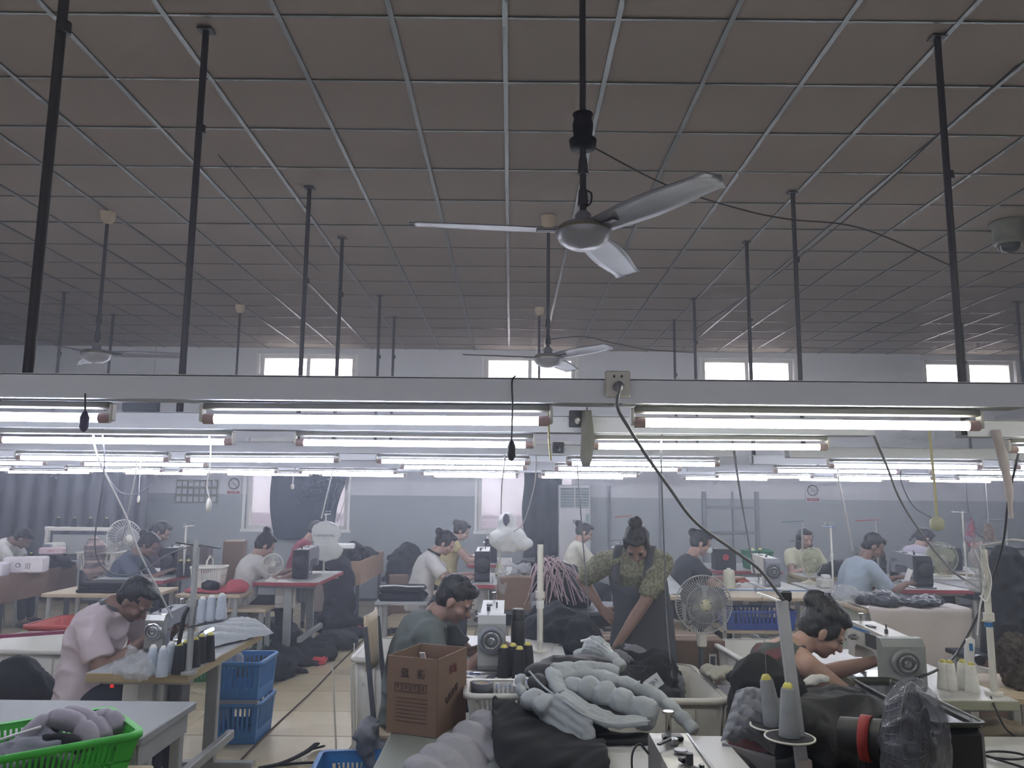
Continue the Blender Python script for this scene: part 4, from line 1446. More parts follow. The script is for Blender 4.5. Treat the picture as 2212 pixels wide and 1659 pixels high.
# plywood bin on casters with black clothes over it and on the floor
trough('light plywood bin on casters overflowing with black clothes', -2.5, -1.79, 9.62, 11.3, .51, .79, M_PLY, casters=True)
pile('garment_heap', 'black clothes piled in the bin and hanging to the floor', 'garment', M_BLKC, [((-2.15, 9.9, .82), (.33, .3, .1)), ((-2.1, 9.5, .6), (.3, .12, .28)), ((-2.05, 9.45, .3), (.26, .14, .32)), ((-1.95, 10.6, .80), (.14, .4, .09)), ((-2.28, 9.5, .75), (.2, .15, .15)), ((-2.0, 9.45, .1), (.32, .2, .14)), ((-1.97, 10.1, .92), (.16, .14, .07))], .028, .022, 6, zmin=.003)
package('flat white plastic tray lying on the black clothes', (-2.0, 9.72, .93), (.22, .18, .06), .1, '', M_WHITE)
pile('floor_heap', 'wide black clothes heap spread on the floor by aisle', 'garment', M_BLKC, [((-2.2, 7.2, .06), (.34, .5, .12)), ((-2.05, 7.9, .05), (.38, .45, .10)), ((-1.85, 8.6, .05), (.26, .4, .08)), ((-2.45, 8.3, .12), (.3, .5, .18)), ((-2.3, 6.9, .1), (.22, .25, .16)), ((-1.75, 9.15, .03), (.22, .2, .05)), ((-2.5, 7.5, .16), (.2, .35, .2))], .03, .03, 5, zmin=.003)
for k, (x, y, s) in enumerate(((-1.83, 7.72, 1.), (-1.72, 9.32, .6))):
    pile('cloth_scrap', ('large' if k == 0 else 'small') + ' pinkish red scrap beside the black floor heap', 'cloth', M_PINK, [((x, y, .03), (.12 * s, .11 * s, .045)), ((x - .1 * s, y + .05, .035), (.09 * s, .07 * s, .045))], .014, .02, 16, zmin=.003)
for k, (px, py) in enumerate(((745, 1399), (625, 1362), (655, 1330))):
    p = on(px, py, .1 if k else .012)
    q = MB().grid(lambda u, v: p + V(((u - .5) * .22, (v - .5) * .08 + .03 * u, .02 + .03 * math.sin(u * 5))), 8, 3).build('cloth_scrap', M_CONEG)
    tag(q, ('grey white ribbon scrap on the floor tiles', 'grey ribbon scrap on top of black floor heap', 'pale ribbon scrap beside the grey table leg')[k], 'cloth')

# ================================================================ centre of the hall
# white tub, chair, man in grey tee
tub('laundry_tub', 'tall white plastic tub beside the aisle behind grey tee man', (-.62, 4.77, 0), 0, (.46, .6), (.40, .52), .70, M_TUB)
M_GT = mat('grey_tee_cloth', '#5d6563', .85, var=.05, bump=.25, bscale=25)
person('man in a grey tee shirt leaning to the white machine', (-.50, 4.13, 0), .02, (0, 0, .55), (.045, 0, .85), (.125, 0, 1.0), (.225, 0, 1.06), (.80, -.15, -.5), (.46, .06, .835), (.38, -.10, .825),
       rhint=(-.4, -.5, -.7), lhint=(-.3, .6, -.6), skin='a', top=M_GT, topname='tee_shirt', bottom=M_NAVC, bulk=1.03, sleeve=.78, hair='short', lhand=((.9, -.2, -.25), (0, 0, -1)), rhand=((.85, .2, -.3), (0, 0, -1)), curl=.7)
ch = thing('chair', 'folding chair with wooden back behind the grey tee man', 'chair', (-.52, 4.1, 0))
MB().box((-.50, 4.12, .445), (.36, .36, .03), b=.008).build('seat', M_WOODL, ch, True)
b = MB()
b.grid(lambda u, v: V((-.68 - .02 * v + .02 * math.sin(PI * u), 3.96 + .32 * u, .74 + .26 * v)), 8, 6)
o = b.build('backrest', M_WOODL, ch, True)
o.modifiers.new('t', 'SOLIDIFY').thickness = .014
for dy in (3.94, 4.30):
    MB().bar((-.70, dy, .95), (-.63, dy, .42), .022, .016).build('back_post', M_DGREY, ch, True)
    MB().bar((-.66, dy, .46), (-.72, dy, .0), .022, .016).build('leg', M_DGREY, ch, True)
    MB().bar((-.36, dy, .43), (-.30, dy, .0), .022, .016).build('leg', M_DGREY, ch, True)
pile('cushion', 'grey padded jacket hung on the folding chair seat', 'garment', M_GRYD, [((-.66, 3.86, .46), (.05, .09, .1)), ((-.63, 3.9, .38), (.06, .1, .08))], .014, .012, 12)
sew_table('white sewing table with blue edge before grey tee man', (.02, 4.33, 0), DN, 1.15, .56, .75, M_EDGE_B, M_TOPW, boxm=M_BLK)
sew_machine('pale grey sewing machine with ringed wheel before grey tee man', (-.085, 4.12, .751), DN, mat('machine_pale', '#a9aaa8', .4, var=.05), mat('machine_pale2', '#a0a19f', .4, var=.05), wheel=M_GREY, sc=.98)
for k, (px, py) in enumerate(((1088, 1462), (1108, 1458), (1122, 1466), (1140, 1455))):
    cone('black', on(px, py, .7515), 'black thread cone with yellow tip on the blue edged table', 'black cones on the blue edged table', .145, .034)
th = thing('thermos', 'black thermos flask with pale lid behind black cones', 'flask', (.045, 4.35, .7515))
MB().lathe([(.036, 0), (.038, .006), (.038, .165), (.033, .175)], n=20).build('flask_body', M_BLK, th)
MB().lathe([(.034, .175), (.034, .225), (.028, .232), (.0, .232)], n=20, cap=False).build('flask_lid', M_BLK, th)
MB().lathe([(.030, .2325), (.030, .236), (.0, .237)], n=20, cap=False).build('lid_plate', M_LEG, th)
st = thread_stand('thick white pole thread stand on the blue edged table', (.165, 4.42, .7515), 0, .57, M_OFFW, arms=False, r=.0165)
MB().cyl((.165, 4.42, .98), (.165, 4.42, 1.02), .021, n=12).build('joint', M_WHITE, st, True)
sheet = MB().grid(lambda u, v: V((-.235 + .13 * u, 3.80 + .42 * v, .7525 + .004 * math.sin(u * 6))), 6, 6).build('paper_sheet', M_WHITE)
tag(sheet, 'white paper sheet with blue print on the blue edged table', 'paper')
word('XSX', .05, (-.18, 3.85, .758), MX.Identity(3), mat('print_blue', '#27468f', .7), sheet)
MB().box((-.085, 3.80, .7545), (.03, .16, .005), R=rotz(-.35)).build('scissors_blade', M_DGREY, sheet, True)
# carton on grey-green table
M_TOPGG = mat('tabletop_greygreen', '#7c8078', .5, var=.05, scale=3)
desk('work_table', 'grey green work table under the brown printed carton', -.42, .285, 2.0, 3.22, .75, M_TOPGG, M_LEG)
ct = thing('carton', 'open brown carton with dark printed symbols on work table', 'box', (-.300, 3.035, .7515), -.36)
w_, d_, h_ = .196, .25, .262
for s in (-1, 1):
    MB().box((0, s * d_ / 2, h_ / 2), (w_, .005, h_)).build('carton_panel', M_CARD, ct)
    MB().box((s * w_ / 2, 0, h_ / 2), (.005, d_, h_)).build('carton_panel', M_CARD, ct)
MB().box((0, 0, .003), (w_, d_, .004)).build('carton_bottom', M_CARDIN, ct)
MB().box((0, -.03, h_ - .04), (.02, .004, .10), R=MX.Rotation(.5, 3, 'X')).build('paper_strip', M_WHITE, ct)
C3 = V(ct.location)
RZ = rotz(-.36)
M_INK = mat('carton_ink', '#3a2f30', .8)
def on_front(x, z):
    return C3 + RZ @ V((x, -d_ / 2 - .004, z))
def on_side(y, z):
    return C3 + RZ @ V((w_ / 2 + .004, y, z))
RF = RZ @ face_R((0, -1, 0))
RS = RZ @ face_R((1, 0, 0))
word('\u84dd', .034, on_front(-.028, .205), RF, M_INK, ct)
word('\u5f69', .034, on_front(.036, .205), RF, M_INK, ct)
for k, (x, g) in enumerate(((-.055, 'Y'), (-.022, 'II'), (.012, 'T'), (.045, 'S'))):
    fr = MB()
    c = on_front(x, .158)
    for a, bq in (((-.013, -.014), (.013, -.014)), ((.013, -.014), (.013, .014)), ((.013, .014), (-.013, .014)), ((-.013, .014), (-.013, -.014))):
        fr.bar(c + RZ @ V((a[0], 0, a[1])), c + RZ @ V((bq[0], 0, bq[1])), .0016, .001)
    fr.build('symbol_frame', M_INK, ct, True)
    word(g, .02, c, RF, M_INK, ct, 'symbol')
for k in range(7):
    MB().bar(on_front(-.062, .122 - .013 * k), on_front(.062, .122 - .013 * k), .0012, .001).build('printed_rule', M_INK, ct, True)
word('\u4e13\u7528\u8863\u67b6', .03, on_side(-.01, .12), RS @ MX.Rotation(.35, 3, 'Z'), M_INK, ct)
word('\u73cd\u73e0', .035, on_side(.0, .205), RS, mat('carton_redink', '#6b2f32', .8), ct)
# white basket with tape and bag
bk = basket('basket', 'white slotted basket with tape roll beside brown carton', (-.02, 3.09, .752), .02, (.27, .22), (.23, .19), .125, M_OFFW, pitch=.018, rows=2, solid_low=.2)
tr = thing('tape_roll', 'dark grey tape roll in the white slotted basket', 'tape', (-.10, 3.06, .853))
MB().lathe([(.022, 0), (.042, 0), (.042, .045), (.022, .045), (.022, 0)], n=24, cap=False).build('roll', M_DGREY, tr)
MB().lathe([(.019, .001), (.0215, .001), (.0215, .044), (.019, .044), (.019, .001)], n=24, cap=False).build('core', M_WOODL, tr)
pile('plastic_bag', 'clear bag of trims in the white slotted basket', 'bag', M_PLBAG, [((-.02, 3.08, .86), (.06, .07, .035)), ((.01, 3.05, .88), (.045, .045, .025)), ((-.06, 3.08, .81), (.08, .07, .045))], .011, .016, 22)
cd = tag(MB().box((.055, 3.04, .905), (.075, .002, .05), R=MX.Rotation(-.9, 3, 'X') @ MX.Rotation(.2, 3, 'Y')).build('label_card', M_WHITE), 'white card with blue letters sticking from white basket', 'card')
word('EST', .026, (.055, 3.033, .908), face_R((.1, -.62, .78)), mat('print_blue', '#27468f', .7), cd)
# blue slotted basket on the floor side
basket('basket', 'blue slotted basket on the floor below brown carton', (-.62, 3.55, .0), .08, (.42, .56), (.34, .46), .42, M_BLUE, pitch=.02, rows=3, solid_low=.1)

# puffer jackets heaped over the near tables
def D(px, py, Y, dz=0.):
    return at(px, py, Y) + V((0, 0, dz))
j1 = thing('puffer_jacket', 'grey quilted puffer jacket lying open across the near tables', 'jacket', (.33, 3.02, .752))
def soft(b, name, m, par, vox=.005, sm=1, amp=.003, fr=20.):
    o = b.build(name, m, par, True)
    return remesh(o, vox, sm, amp, fr, True, 1)
def P_(*pts):
    return [D(*p) for p in pts]
# sleeve lying over the table edge: two cross puffs, four lengthwise baffles, cuff
b = MB()
add_puff(b, P_((1140, 1505, 2.90), (1165, 1517, 2.87), (1192, 1530, 2.85)), .062, 2, .6, seam=.3)
for k, (dx, dy, r) in enumerate(((14, -22, .021), (5, -8, .024), (-5, 8, .025), (-16, 22, .022))):
    add_puff(b, P_((1184 + dx, 1524 + dy, 2.86 - .005 * k), (1225 + dx, 1550 + dy, 2.83 - .005 * k), (1268 + dx * .9, 1580 + dy * .8, 2.79 - .005 * k)), r, 1, .9, seam=.25)
add_puff(b, P_((1266, 1562, 2.80), (1272, 1590, 2.775), (1262, 1606, 2.76)), .024, 1, .8, seam=.2)
soft(b, 'sleeve', M_GRYC, j1)
# inner sleeve of big puffs
b = MB()
add_puff(b, P_((1222, 1478, 3.08), (1262, 1492, 3.04)), .046, 1, .8, seam=.3)
add_puff(b, P_((1255, 1486, 3.06), (1300, 1502, 3.02), (1350, 1523, 2.98), (1418, 1552, 2.93)), .06, 4, .9, seam=.45, taper=1.08)
soft(b, 'sleeve', M_GRYC, j1)
# upper body baffles and long sleeve
b = MB()
add_puff(b, P_((1192, 1448, 3.16), (1240, 1445, 3.20), (1290, 1444, 3.24), (1338, 1456, 3.22)), .033, 3, .9, seam=.2)
add_puff(b, P_((1205, 1468, 3.12), (1260, 1458, 3.17), (1330, 1470, 3.16)), .034, 3, .9, seam=.22)
add_puff(b, P_((1300, 1468, 3.16), (1352, 1478, 3.12), (1400, 1494, 3.08), (1440, 1522, 3.04), (1478, 1555, 3.0), (1502, 1582, 2.96)), .04, 7, .8, seam=.24, taper=.72)
soft(b, 'sleeve', M_GRYC, j1)
# front panel between the inner sleeve and the zip
b = MB()
for k in range(3):
    f = k / 2
    add_puff(b, P_((1205 + 14 * f, 1506 - 14 * f, 2.92 + .05 * f), (1258 + 12 * f, 1541 - 16 * f, 2.85 + .05 * f), (1318 + 10 * f, 1564 - 14 * f, 2.82 + .05 * f), (1400, 1562 - 4 * f, 2.84 + .03 * f)), .022, 3, .7, seam=.22)
soft(b, 'front_panel', M_GRYC, j1, .005, 1, .005, 14.)
b = MB()
add_puff(b, P_((1188, 1446, 3.10), (1196, 1475, 3.03), (1212, 1500, 2.96)), .026, 1, .8)
add_puff(b, P_((1202, 1450, 3.10), (1210, 1480, 3.03), (1222, 1503, 2.96)), .02, 1, .8)
soft(b, 'collar_facing', M_GRYC, j1)
b = MB()
add_puff(b, P_((1128, 1458, 3.02), (1122, 1480, 2.98), (1132, 1505, 2.93)), .02, 2, .8)
soft(b, 'hood_edge', M_GRYC, j1)
MB().tube(spline(P_((1143, 1456, 2.98, .01), (1175, 1492, 2.9, .012), (1225, 1527, 2.82, .012), (1262, 1553, 2.79, .012), (1300, 1566, 2.785, .01), (1340, 1568, 2.785, .006), (1404, 1560, 2.80, .004))), .004, 6).build('zipper_edge', mat('zip_pale', '#a9adb0', .4), j1, True)
MB().cyl(D(1386, 1474, 3.06), D(1386, 1473, 3.05), .006, n=10).build('snap_button', M_BLK, j1, True)
pile('jacket_lining', 'black jacket lining showing under the grey puffer jacket', 'garment', M_LIN, [(D(1163, 1482, 3.05), (.045, .08, .05)), (D(1180, 1450, 3.20), (.09, .08, .035)), (D(1225, 1432, 3.28), (.12, .06, .03)), (D(1275, 1428, 3.34), (.10, .06, .03)), (D(1350, 1578, 2.86, -.03), (.24, .05, .025)), (D(1240, 1500, 3.0, -.06), (.22, .14, .04))], .012, .005, 10)
j2 = thing('puffer_hood', 'grey quilted hood behind the open puffer jacket', 'hood', (.33, 3.5, .76))
b = MB()
hq = [D(1238, 1425, 3.50), D(1335, 1448, 3.42), D(1318, 1395, 3.60), D(1262, 1383, 3.60)]
quilt(b, lambda u, v: hq[0].lerp(hq[1], u).lerp(hq[3].lerp(hq[2], u), v) + V((0, -.05 * math.sin(PI * v), .03 * math.sin(PI * u))), 30, 30, 5, .022, normal=(0, -.7, .7), diag=.6)
b.build('hood_shell', M_GRYC, j2, True)
add_puff(bb := MB(), [D(1240, 1420, 3.5), D(1280, 1408, 3.5), D(1320, 1420, 3.45), D(1345, 1445, 3.4)], .032, 5, .8)
bb.build('hood_rim', M_GRYC, j2, True)
MB().tube(spline([D(1255, 1385, 3.58), D(1285, 1382, 3.55), D(1320, 1405, 3.5), D(1345, 1445, 3.42)]), .006, 6).build('drawcord', M_WHITE, j2, True)
# black garment hanging in front of the jackets
TC = spline(P_((1062, 1513, 2.96), (1100, 1532, 2.92), (1160, 1556, 2.87), (1225, 1588, 2.80), (1300, 1612, 2.76)), 8)
BC = spline(P_((1066, 1600, 2.70), (1090, 1670, 2.54), (1160, 1700, 2.47), (1240, 1710, 2.45), (1315, 1700, 2.48)), 8)
def gar(u, v):
    k = u * (len(TC) - 1)
    a, f = int(min(k, len(TC) - 2)), k - int(min(k, len(TC) - 2))
    p = TC[a].lerp(TC[a + 1], f).lerp(BC[a].lerp(BC[a + 1], f), v)
    q = V((u * 4, v * 3, 1.7))
    return p + V((0, -.012 * math.sin(PI * v), .018 * math.sin(PI * v))) + V((.2, -.6, .7)) * (.03 * NZ.noise(q * .8) + .016 * (1 - 2.4 * abs(NZ.noise(V((u * 5 + v * 2.5, v * 1.4, 5))))))
o = MB().grid(gar, 60, 50).build('black_garment', M_BLKC)
sd = o.modifiers.new('t', 'SOLIDIFY')
sd.thickness = .014
sd.offset = -1
tag(o, 'big black garment sliding off the work table under grey jacket', 'garment')
j3 = thing('puffer_sleeve', 'grey mauve quilted sleeve lying at the work table front', 'jacket', (-.12, 2.65, .752))
M_GRM = mat('puffer_greymauve', '#8f8d90', .55, var=.06, bump=.15, bscale=80)
b = MB()
for k in range(5):
    cx, cy, Y = 1064 - 35 * k, 1566 + 25 * k, 2.86 - .085 * k
    add_puff(b, P_((cx - 34, cy - 16, Y + .05), (cx, cy, Y), (cx + 26, cy + 34, Y - .05), (cx + 34, cy + 70, Y - .12)), .056, 1, .62, seam=.2)
soft(b, 'sleeve', M_GRM, j3, .006, 1, .004, 14.)

# foreground machine on white table
sew_table('white topped sewing table under the worn steel machine', (.535, 2.28, 0), DN, 1.32, .45, .75, M_EDGE_T, M_TOPW, boxm=M_BLK)
fm = thing('sewing_machine', 'worn steel sewing machine seen from above in front', 'sewing machine', (.405, 1.86, .751), DN)
fm.scale = (1, 1, .88)
T = (lambda p: V((p.x, -p.z, p.y)))
a = MB()
a.prism([(-.25, .1), (-.165, .1), (-.165, .165), (.095, .165), (.095, .013), (.25, .013), (.25, .27), (-.235, .28), (-.25, .265)], -.05, .05, T=T)
M_WORN = mat('worn_steel', '#b3b0aa', .35, .35, var=.2, scale=14, two='#8b8a88', twos=6.)
a.build('arm', M_WORN, fm)
MB().box((0, 0, .006), (.52, .18, .012), b=.003).build('bed_plate', M_STEEL, fm)
MB().box((.0, .046, .279), (.46, .006, .006)).build('trim_strip', M_CHROME, fm)
for k, (x, y, sx, sy) in enumerate(((-.185, .0, .03, .05), (-.02, -.005, .02, .028), (.055, .012, .05, .014))):
    MB().box((x, y, .285), (sx, sy, .012), R=rotz(.3 * k), b=.003).build('top_fitting', M_BLK, fm)
for k, (x, y, r_, h_) in enumerate(((-.235, .0, .007, .055), (-.15, -.005, .012, .014), (-.09, .0, .016, .006), (.0, .0, .009, .028), (.03, .02, .007, .012), (.11, .01, .006, .02))):
    MB().cyl((x, y, .28), (x, y, .28 + h_), r_, n=12).build('post', M_CHROME if k != 3 else M_DGREY, fm)
MB().cyl((-.235, 0, .335), (-.235, 0, .341), .014, n=14).build('post_cap', M_CHROME, fm)
MB().box((-.13, -.03, .292), (.06, .008, .005), R=rotz(-.7)).build('thread_lever', M_DGREY, fm)
MB().box((.09, -.012, .29), (.07, .02, .012), R=rotz(.6), b=.004).build('bobbin_latch', M_DGREY, fm)
MB().tube(spline([V((-.245, -.05, .22)), V((-.235, -.075, .25)), V((-.225, -.095, .22)), V((-.215, -.09, .15)), V((-.19, -.06, .12))]), .003, 6).build('thread_loop', M_DGREY, fm)
k_ = MB()
k_.cyl((-.09, -.05, .2), (-.09, -.075, .2), .02, n=14)
k_.cyl((-.09, -.075, .2), (-.09, -.1, .2), .008, n=8)
k_.cyl((-.09, -.098, .2), (-.09, -.112, .2), .014, n=12)
k_.build('tension_knob', M_DGREY, fm)
MB().cyl((-.21, 0, .02), (-.21, 0, .11), .006, n=8).build('needle_bar', M_CHROME, fm)
# tall thread stand with two grey cones
ns = thing('thread_stand', 'tall grey thread stand with two dark spool plates', 'stand', (.95, 2.68, .42))
pt, pb = at(1688, 1297, 2.74), at(1738, 1700, 2.66)
MB().bar(pb, pt, .034, .03).build('pole', mat('stand_grey', '#a4a5a8', .45), ns, True)
MB().bar(at(1735, 1640, 2.67), at(1742, 1740, 2.66), .042, .038).build('pole_sleeve', mat('stand_pink', '#b5a8a2', .5), ns, True)
MB().bar(pt + V((-.075, .02, .022)), pt + V((.01, 0, -.008)), .03, .006).build('top_plate', M_WHITE, ns, True)
MB().box(pt + V((.015, 0, .015)), (.035, .03, .035), b=.006).build('top_clamp', M_BLK, ns, True)
for k, (px, py, Y) in enumerate(((1672, 1571, 2.80), (1706, 1596, 2.66))):
    c = at(px, py, Y)
    pl = MB().lathe([(0, 0), (.075, 0), (.078, .004), (.07, .007), (0, .004)], c, 28, cap=False).build('spool_plate', M_BLKM, ns, True)
    MB().tube([c + V((.077 * math.cos(a * PI / 14), .077 * math.sin(a * PI / 14), .005)) for a in range(28)], .0035, 6, closed=True).build('plate_rim', M_OFFW, pl, True)
    MB().bar(c + V((0, 0, -.002)), at(1730, 1618 if k else 1590, 2.68), .012, .006).build('plate_arm', M_OFFW, ns, True)
    cone('grey', c + V((0, 0, .008)), ('grey thread cone on the rear dark spool plate', 'grey thread cone on the front dark spool plate')[k], 'cones on the tall stand', .165, .034, (0, -.14 if k == 0 else 0))
    MB().tube([c + V((-.02 if k == 0 else 0, 0, .17)), pt + V((-.06 + .05 * k, .015, .02))], .0008, 4).build('thread', M_CONEG, ns, True)

# wide white tub with garments, cartons, fan
tub('laundry_tub', 'wide white tub of black garments beside the near machine', (.76, 4.38, .06), 0, (.58, .78), (.5, .68), .56, M_TUB)
MB_p = thing('tub_trolley', 'low dolly under the wide white tub', 'dolly', (.76, 4.38, 0))
MB().box((.76, 4.38, .045), (.5, .66, .03)).build('board', M_PLYD, MB_p, True)
for sx in (-1, 1):
    for sy in (-1, 1):
        MB().cyl((.76 + sx * .2 - .012, 4.38 + sy * .27, .016), (.76 + sx * .2 + .012, 4.38 + sy * .27, .016), .0155, n=10).build('wheel', M_BLK, MB_p, True)
pile('garment_heap', 'dark garments with a paper tag filling the wide white tub', 'garment', M_BLKC, [((.62, 4.35, .58), (.17, .2, .13)), ((.80, 4.55, .60), (.16, .16, .14)), ((.66, 4.62, .62), (.15, .14, .13)), ((.74, 4.25, .52), (.2, .2, .1)), ((.56, 4.55, .6), (.12, .16, .1))], .02, .02, 8)
pile('garment', 'grey puffer sleeve stuck in the wide white tub', 'garment', M_GRYD, [((.70, 4.62, .70), (.09, .07, .06)), ((.60, 4.5, .70), (.08, .06, .05)), ((.92, 4.55, .56), (.06, .08, .09))], .014, .012, 14)
tg = at(1412, 1475, 4.14)
tc_ = tag(MB().box(tg, (.085, .003, .065), R=MX.Rotation(-.6, 3, 'Y') @ MX.Rotation(-.5, 3, 'X')).build('paper_tag', mat('tag_paper', '#b9bcc2', .7)), 'grey white paper size tag on the tub garments', 'tag')
word('DJ-3', .026, tg + V((0, -.003, .003)), MX.Rotation(-.6, 3, 'Y') @ MX.Rotation(-.5, 3, 'X') @ face_R((0, -1, 0)), M_PRINT, tc_)
tub('laundry_tub', 'empty white tub beyond the pedestal fan', (1.62, 5.28, 0), .06, (.44, .66), (.38, .56), .62, M_TUB)
closed_box('carton', 'lower brown carton stacked behind the pedestal fan', (1.22, 5.62, 0), (.46, .36, .34), .05, M_CARD)
closed_box('carton', 'upper brown carton stacked behind the pedestal fan', (1.20, 5.62, .342), (.48, .36, .30), .0, M_CARD)
stk = tag(MB().box(at(1540, 1428, 5.42), (.05, .003, .09)).build('sticker', M_WHITE), 'white framed sticker on the lower brown carton', 'sticker')
MB().box(at(1540, 1428, 5.417), (.03, .003, .06)).build('sticker_print', M_DGREY, stk, True)
pf = thing('electric_fan', 'pedestal fan with white wire cage between the tubs', 'fan', (1.19, 4.98, 0))
fc = at(1520, 1305, 4.95)
fan_head(pf, fc - V((1.19, 4.98, 0)), MX.Identity(3), .172, .10, mat('cage_white', '#b7b9b8', .4, .2), mat('fan_blade_grey', '#6d7079', .4), mat('fan_cream', '#c9c7ae', .5), nw=64, rw=.0017)
MB().cyl((fc.x, 5.04, .03), (fc.x, 5.04, fc.z - .1), .017, n=12).build('pole', M_DGREY, pf, True)
MB().box((fc.x, 5.02, .72), (.055, .05, .085), b=.008).build('control_box', M_OFFW, pf, True)
MB().lathe([(.19, 0), (.19, .012), (.05, .03), (.02, .045)], (fc.x, 5.04, 0), 24).build('foot', M_DGREY, pf, True)
for a in (.5, 2.6, 4.7):
    MB().cyl(fc + V((.03 * math.cos(a), -.062, .03 * math.sin(a))), fc + V((.03 * math.cos(a), -.068, .03 * math.sin(a))), .004, n=8).build('screw', M_DGREY, pf, True)

# standing woman in patterned blouse and grey apron
M_FLOR = mat('floral_cloth', '#73725f', .85, var=.1, scale=60, two='#93927a', twos=60.)
M_APR = mat('apron_grey', '#50535b', .85, var=.05, bump=.25, bscale=20)
t, J = person('standing woman in grey apron over floral blouse, reaching down', (.88, 5.40, 0), DN - .35, (-.04, 0, .86), (.08, -.02, 1.12), (.19, 0, 1.24), (.305, .03, 1.295), (.62, .05, -.78), (.34, -.10, .66), (.06, -.26, .84),
       lhint=(-.2, 1, .1), rhint=(-.25, -1, .15), skin='a', top=M_FLOR, topname='blouse', bottom=M_FLOR, legs='stand', hair='bunhigh', sleeve=.92, bulk=1.05, vox=.006, hs=1.02, lhand=((.1, -.35, -.9), (-.4, -.8, 0)), rhand=((.1, .7, -.5), (-.5, .3, -.3)), curl=.6)
c = MB()
rg = []
pe, chv, nk = J['pel'], J['che'], J['nek']
for f, rl, rd in ((-.55, .23, .185), (-.3, .215, .18), (0, .195, .165), (.3, .185, .15), (.6, .19, .145), (.8, .185, .14)):
    p = pe + (chv - pe) * f if f >= 0 else V((pe.x * .6, 0, pe.z + f * .8))
    rg.append(ring_ell(p + V((.012, 0, 0)), (0, 1, 0), (1, 0, 0) if f <= 0 else V((0, 1, 0)).cross((chv - pe).normalized()), rl, rd, 28))
c.loft(rg, cap=False)
ap = c.build('apron', M_APR, t)
ap.modifiers.new('t', 'SOLIDIFY').thickness = .004
for s in (-1, 1):
    sm = chv.lerp(nk, .62)
    MB().tube(spline([chv + V((.15, s * .10, -.08)), chv + V((.14, s * .105, .0)), sm + V((.05, s * .105, .055)), sm + V((-.05, s * .1, .06)), chv + V((-.14, s * .09, .0))]), .03, 6, flat=.25).build('apron_strap', M_APR, t)
MB().tube(spline([pe + V((.02, .20, .03)), pe + V((.17, .08, .02)), pe + V((.175, -.06, .02)), pe + V((.02, -.2, .03))]), .008, 6).build('apron_tie', M_APR, t)

# second row in the centre: white tee woman, yellow top woman
sew_table('red edged sewing table of the white tee woman with bottle', (-.27, 8.2, 0), DN, 1.15, .58, .75, M_EDGE_R, M_TOPW)
sew_machine('black backed machine before the white tee woman with dark collar', (-.27, 8.0, .751), DN, M_STEEL, M_BLKM, wheel=M_BLK, rings=False, sc=1.08)
person('woman in white tee with dark collar at red edged table', (-.88, 7.85, 0), .1, (0, 0, .55), (.06, 0, .87), (.14, 0, 1.04), (.245, 0, 1.12), (.82, -.15, -.5), (.52, .1, .81), (.50, -.12, .80), skin='c', top=M_TEEW, near=False, vox=.007, hair='bun', collar=M_NAVC, bottom=M_NAVC)
stool('stool under white tee woman with dark collar', -.88, 7.85, .44)
sew_table('red edged sewing table of the woman in pale yellow', (-.25, 10.35, 0), DN, 1.1, .55, .75, M_EDGE_R, M_TOPW, box=False)
sew_machine('black backed machine before the woman in pale yellow', (-.24, 10.15, .751), DN, M_STEEL, M_BLKM, wheel=M_BLK, rings=False, sc=1.1)
person('woman in pale yellow sleeveless top with bun by the wall', (-.80, 10.05, 0), .1, (0, 0, .55), (.05, 0, .88), (.11, 0, 1.06), (.19, 0, 1.14), (.88, -.1, -.4), (.52, .1, .81), (.50, -.12, .80), skin='c', top=mat('pale_yellow_cloth', '#a89d6e', .85), near=False, vox=.008, hair='bun', sleeve=.3)
stool('stool under the woman in pale yellow', -.80, 10.05, .44)
pile('wrapped_bundle', 'patterned yellow green parcel beside the black backed machine', 'parcel', mat('yellow_green', '#8d8f5f', .6, two='#c8c7a0', twos=20.), [((-.10, 7.85, .84), (.045, .07, .09))], .012, .006, 16)
bp = tag(MB().box((.02, 7.75, .83), (.12, .02, .16), b=.004).build('white_box', M_WHITE), 'small white box standing by the patterned parcel', 'box')
desk('bench', 'grey bench with black folded jackets behind white tee woman', -1.18, -.72, 7.05, 7.42, .66, M_LEG, None, 'bench')
for k in range(2):
    o = MB().box((-.95, 7.22, .69 + .062 * k), (.42 - .03 * k, .3, .06), b=.025).build('folded_jacket', M_BLKC)
    tag(o, ('lower', 'upper')[k] + ' black folded jacket on the grey bench', 'jacket')
cable('ribbon', [(-1.14, 7.06, .79), (-1.0, 7.05, .80), (-.88, 7.06, .79), (-.75, 7.08, .79)], .006, M_WHITE, 'white strap on the black folded jackets', 'strap')
pile('garment_heap', 'round black covered bundle against the wall', 'garment', M_BLKC, [((-1.48, 11.6, .45), (.3, .3, .45)), ((-1.3, 11.5, .28), (.34, .3, .28))], .03, .02, 6, zmin=.003)
closed_box('carton', 'brown carton leaning by the black bundle near wall', (-1.52, 11.0, 0), (.26, .2, .5), .2, M_CARD)
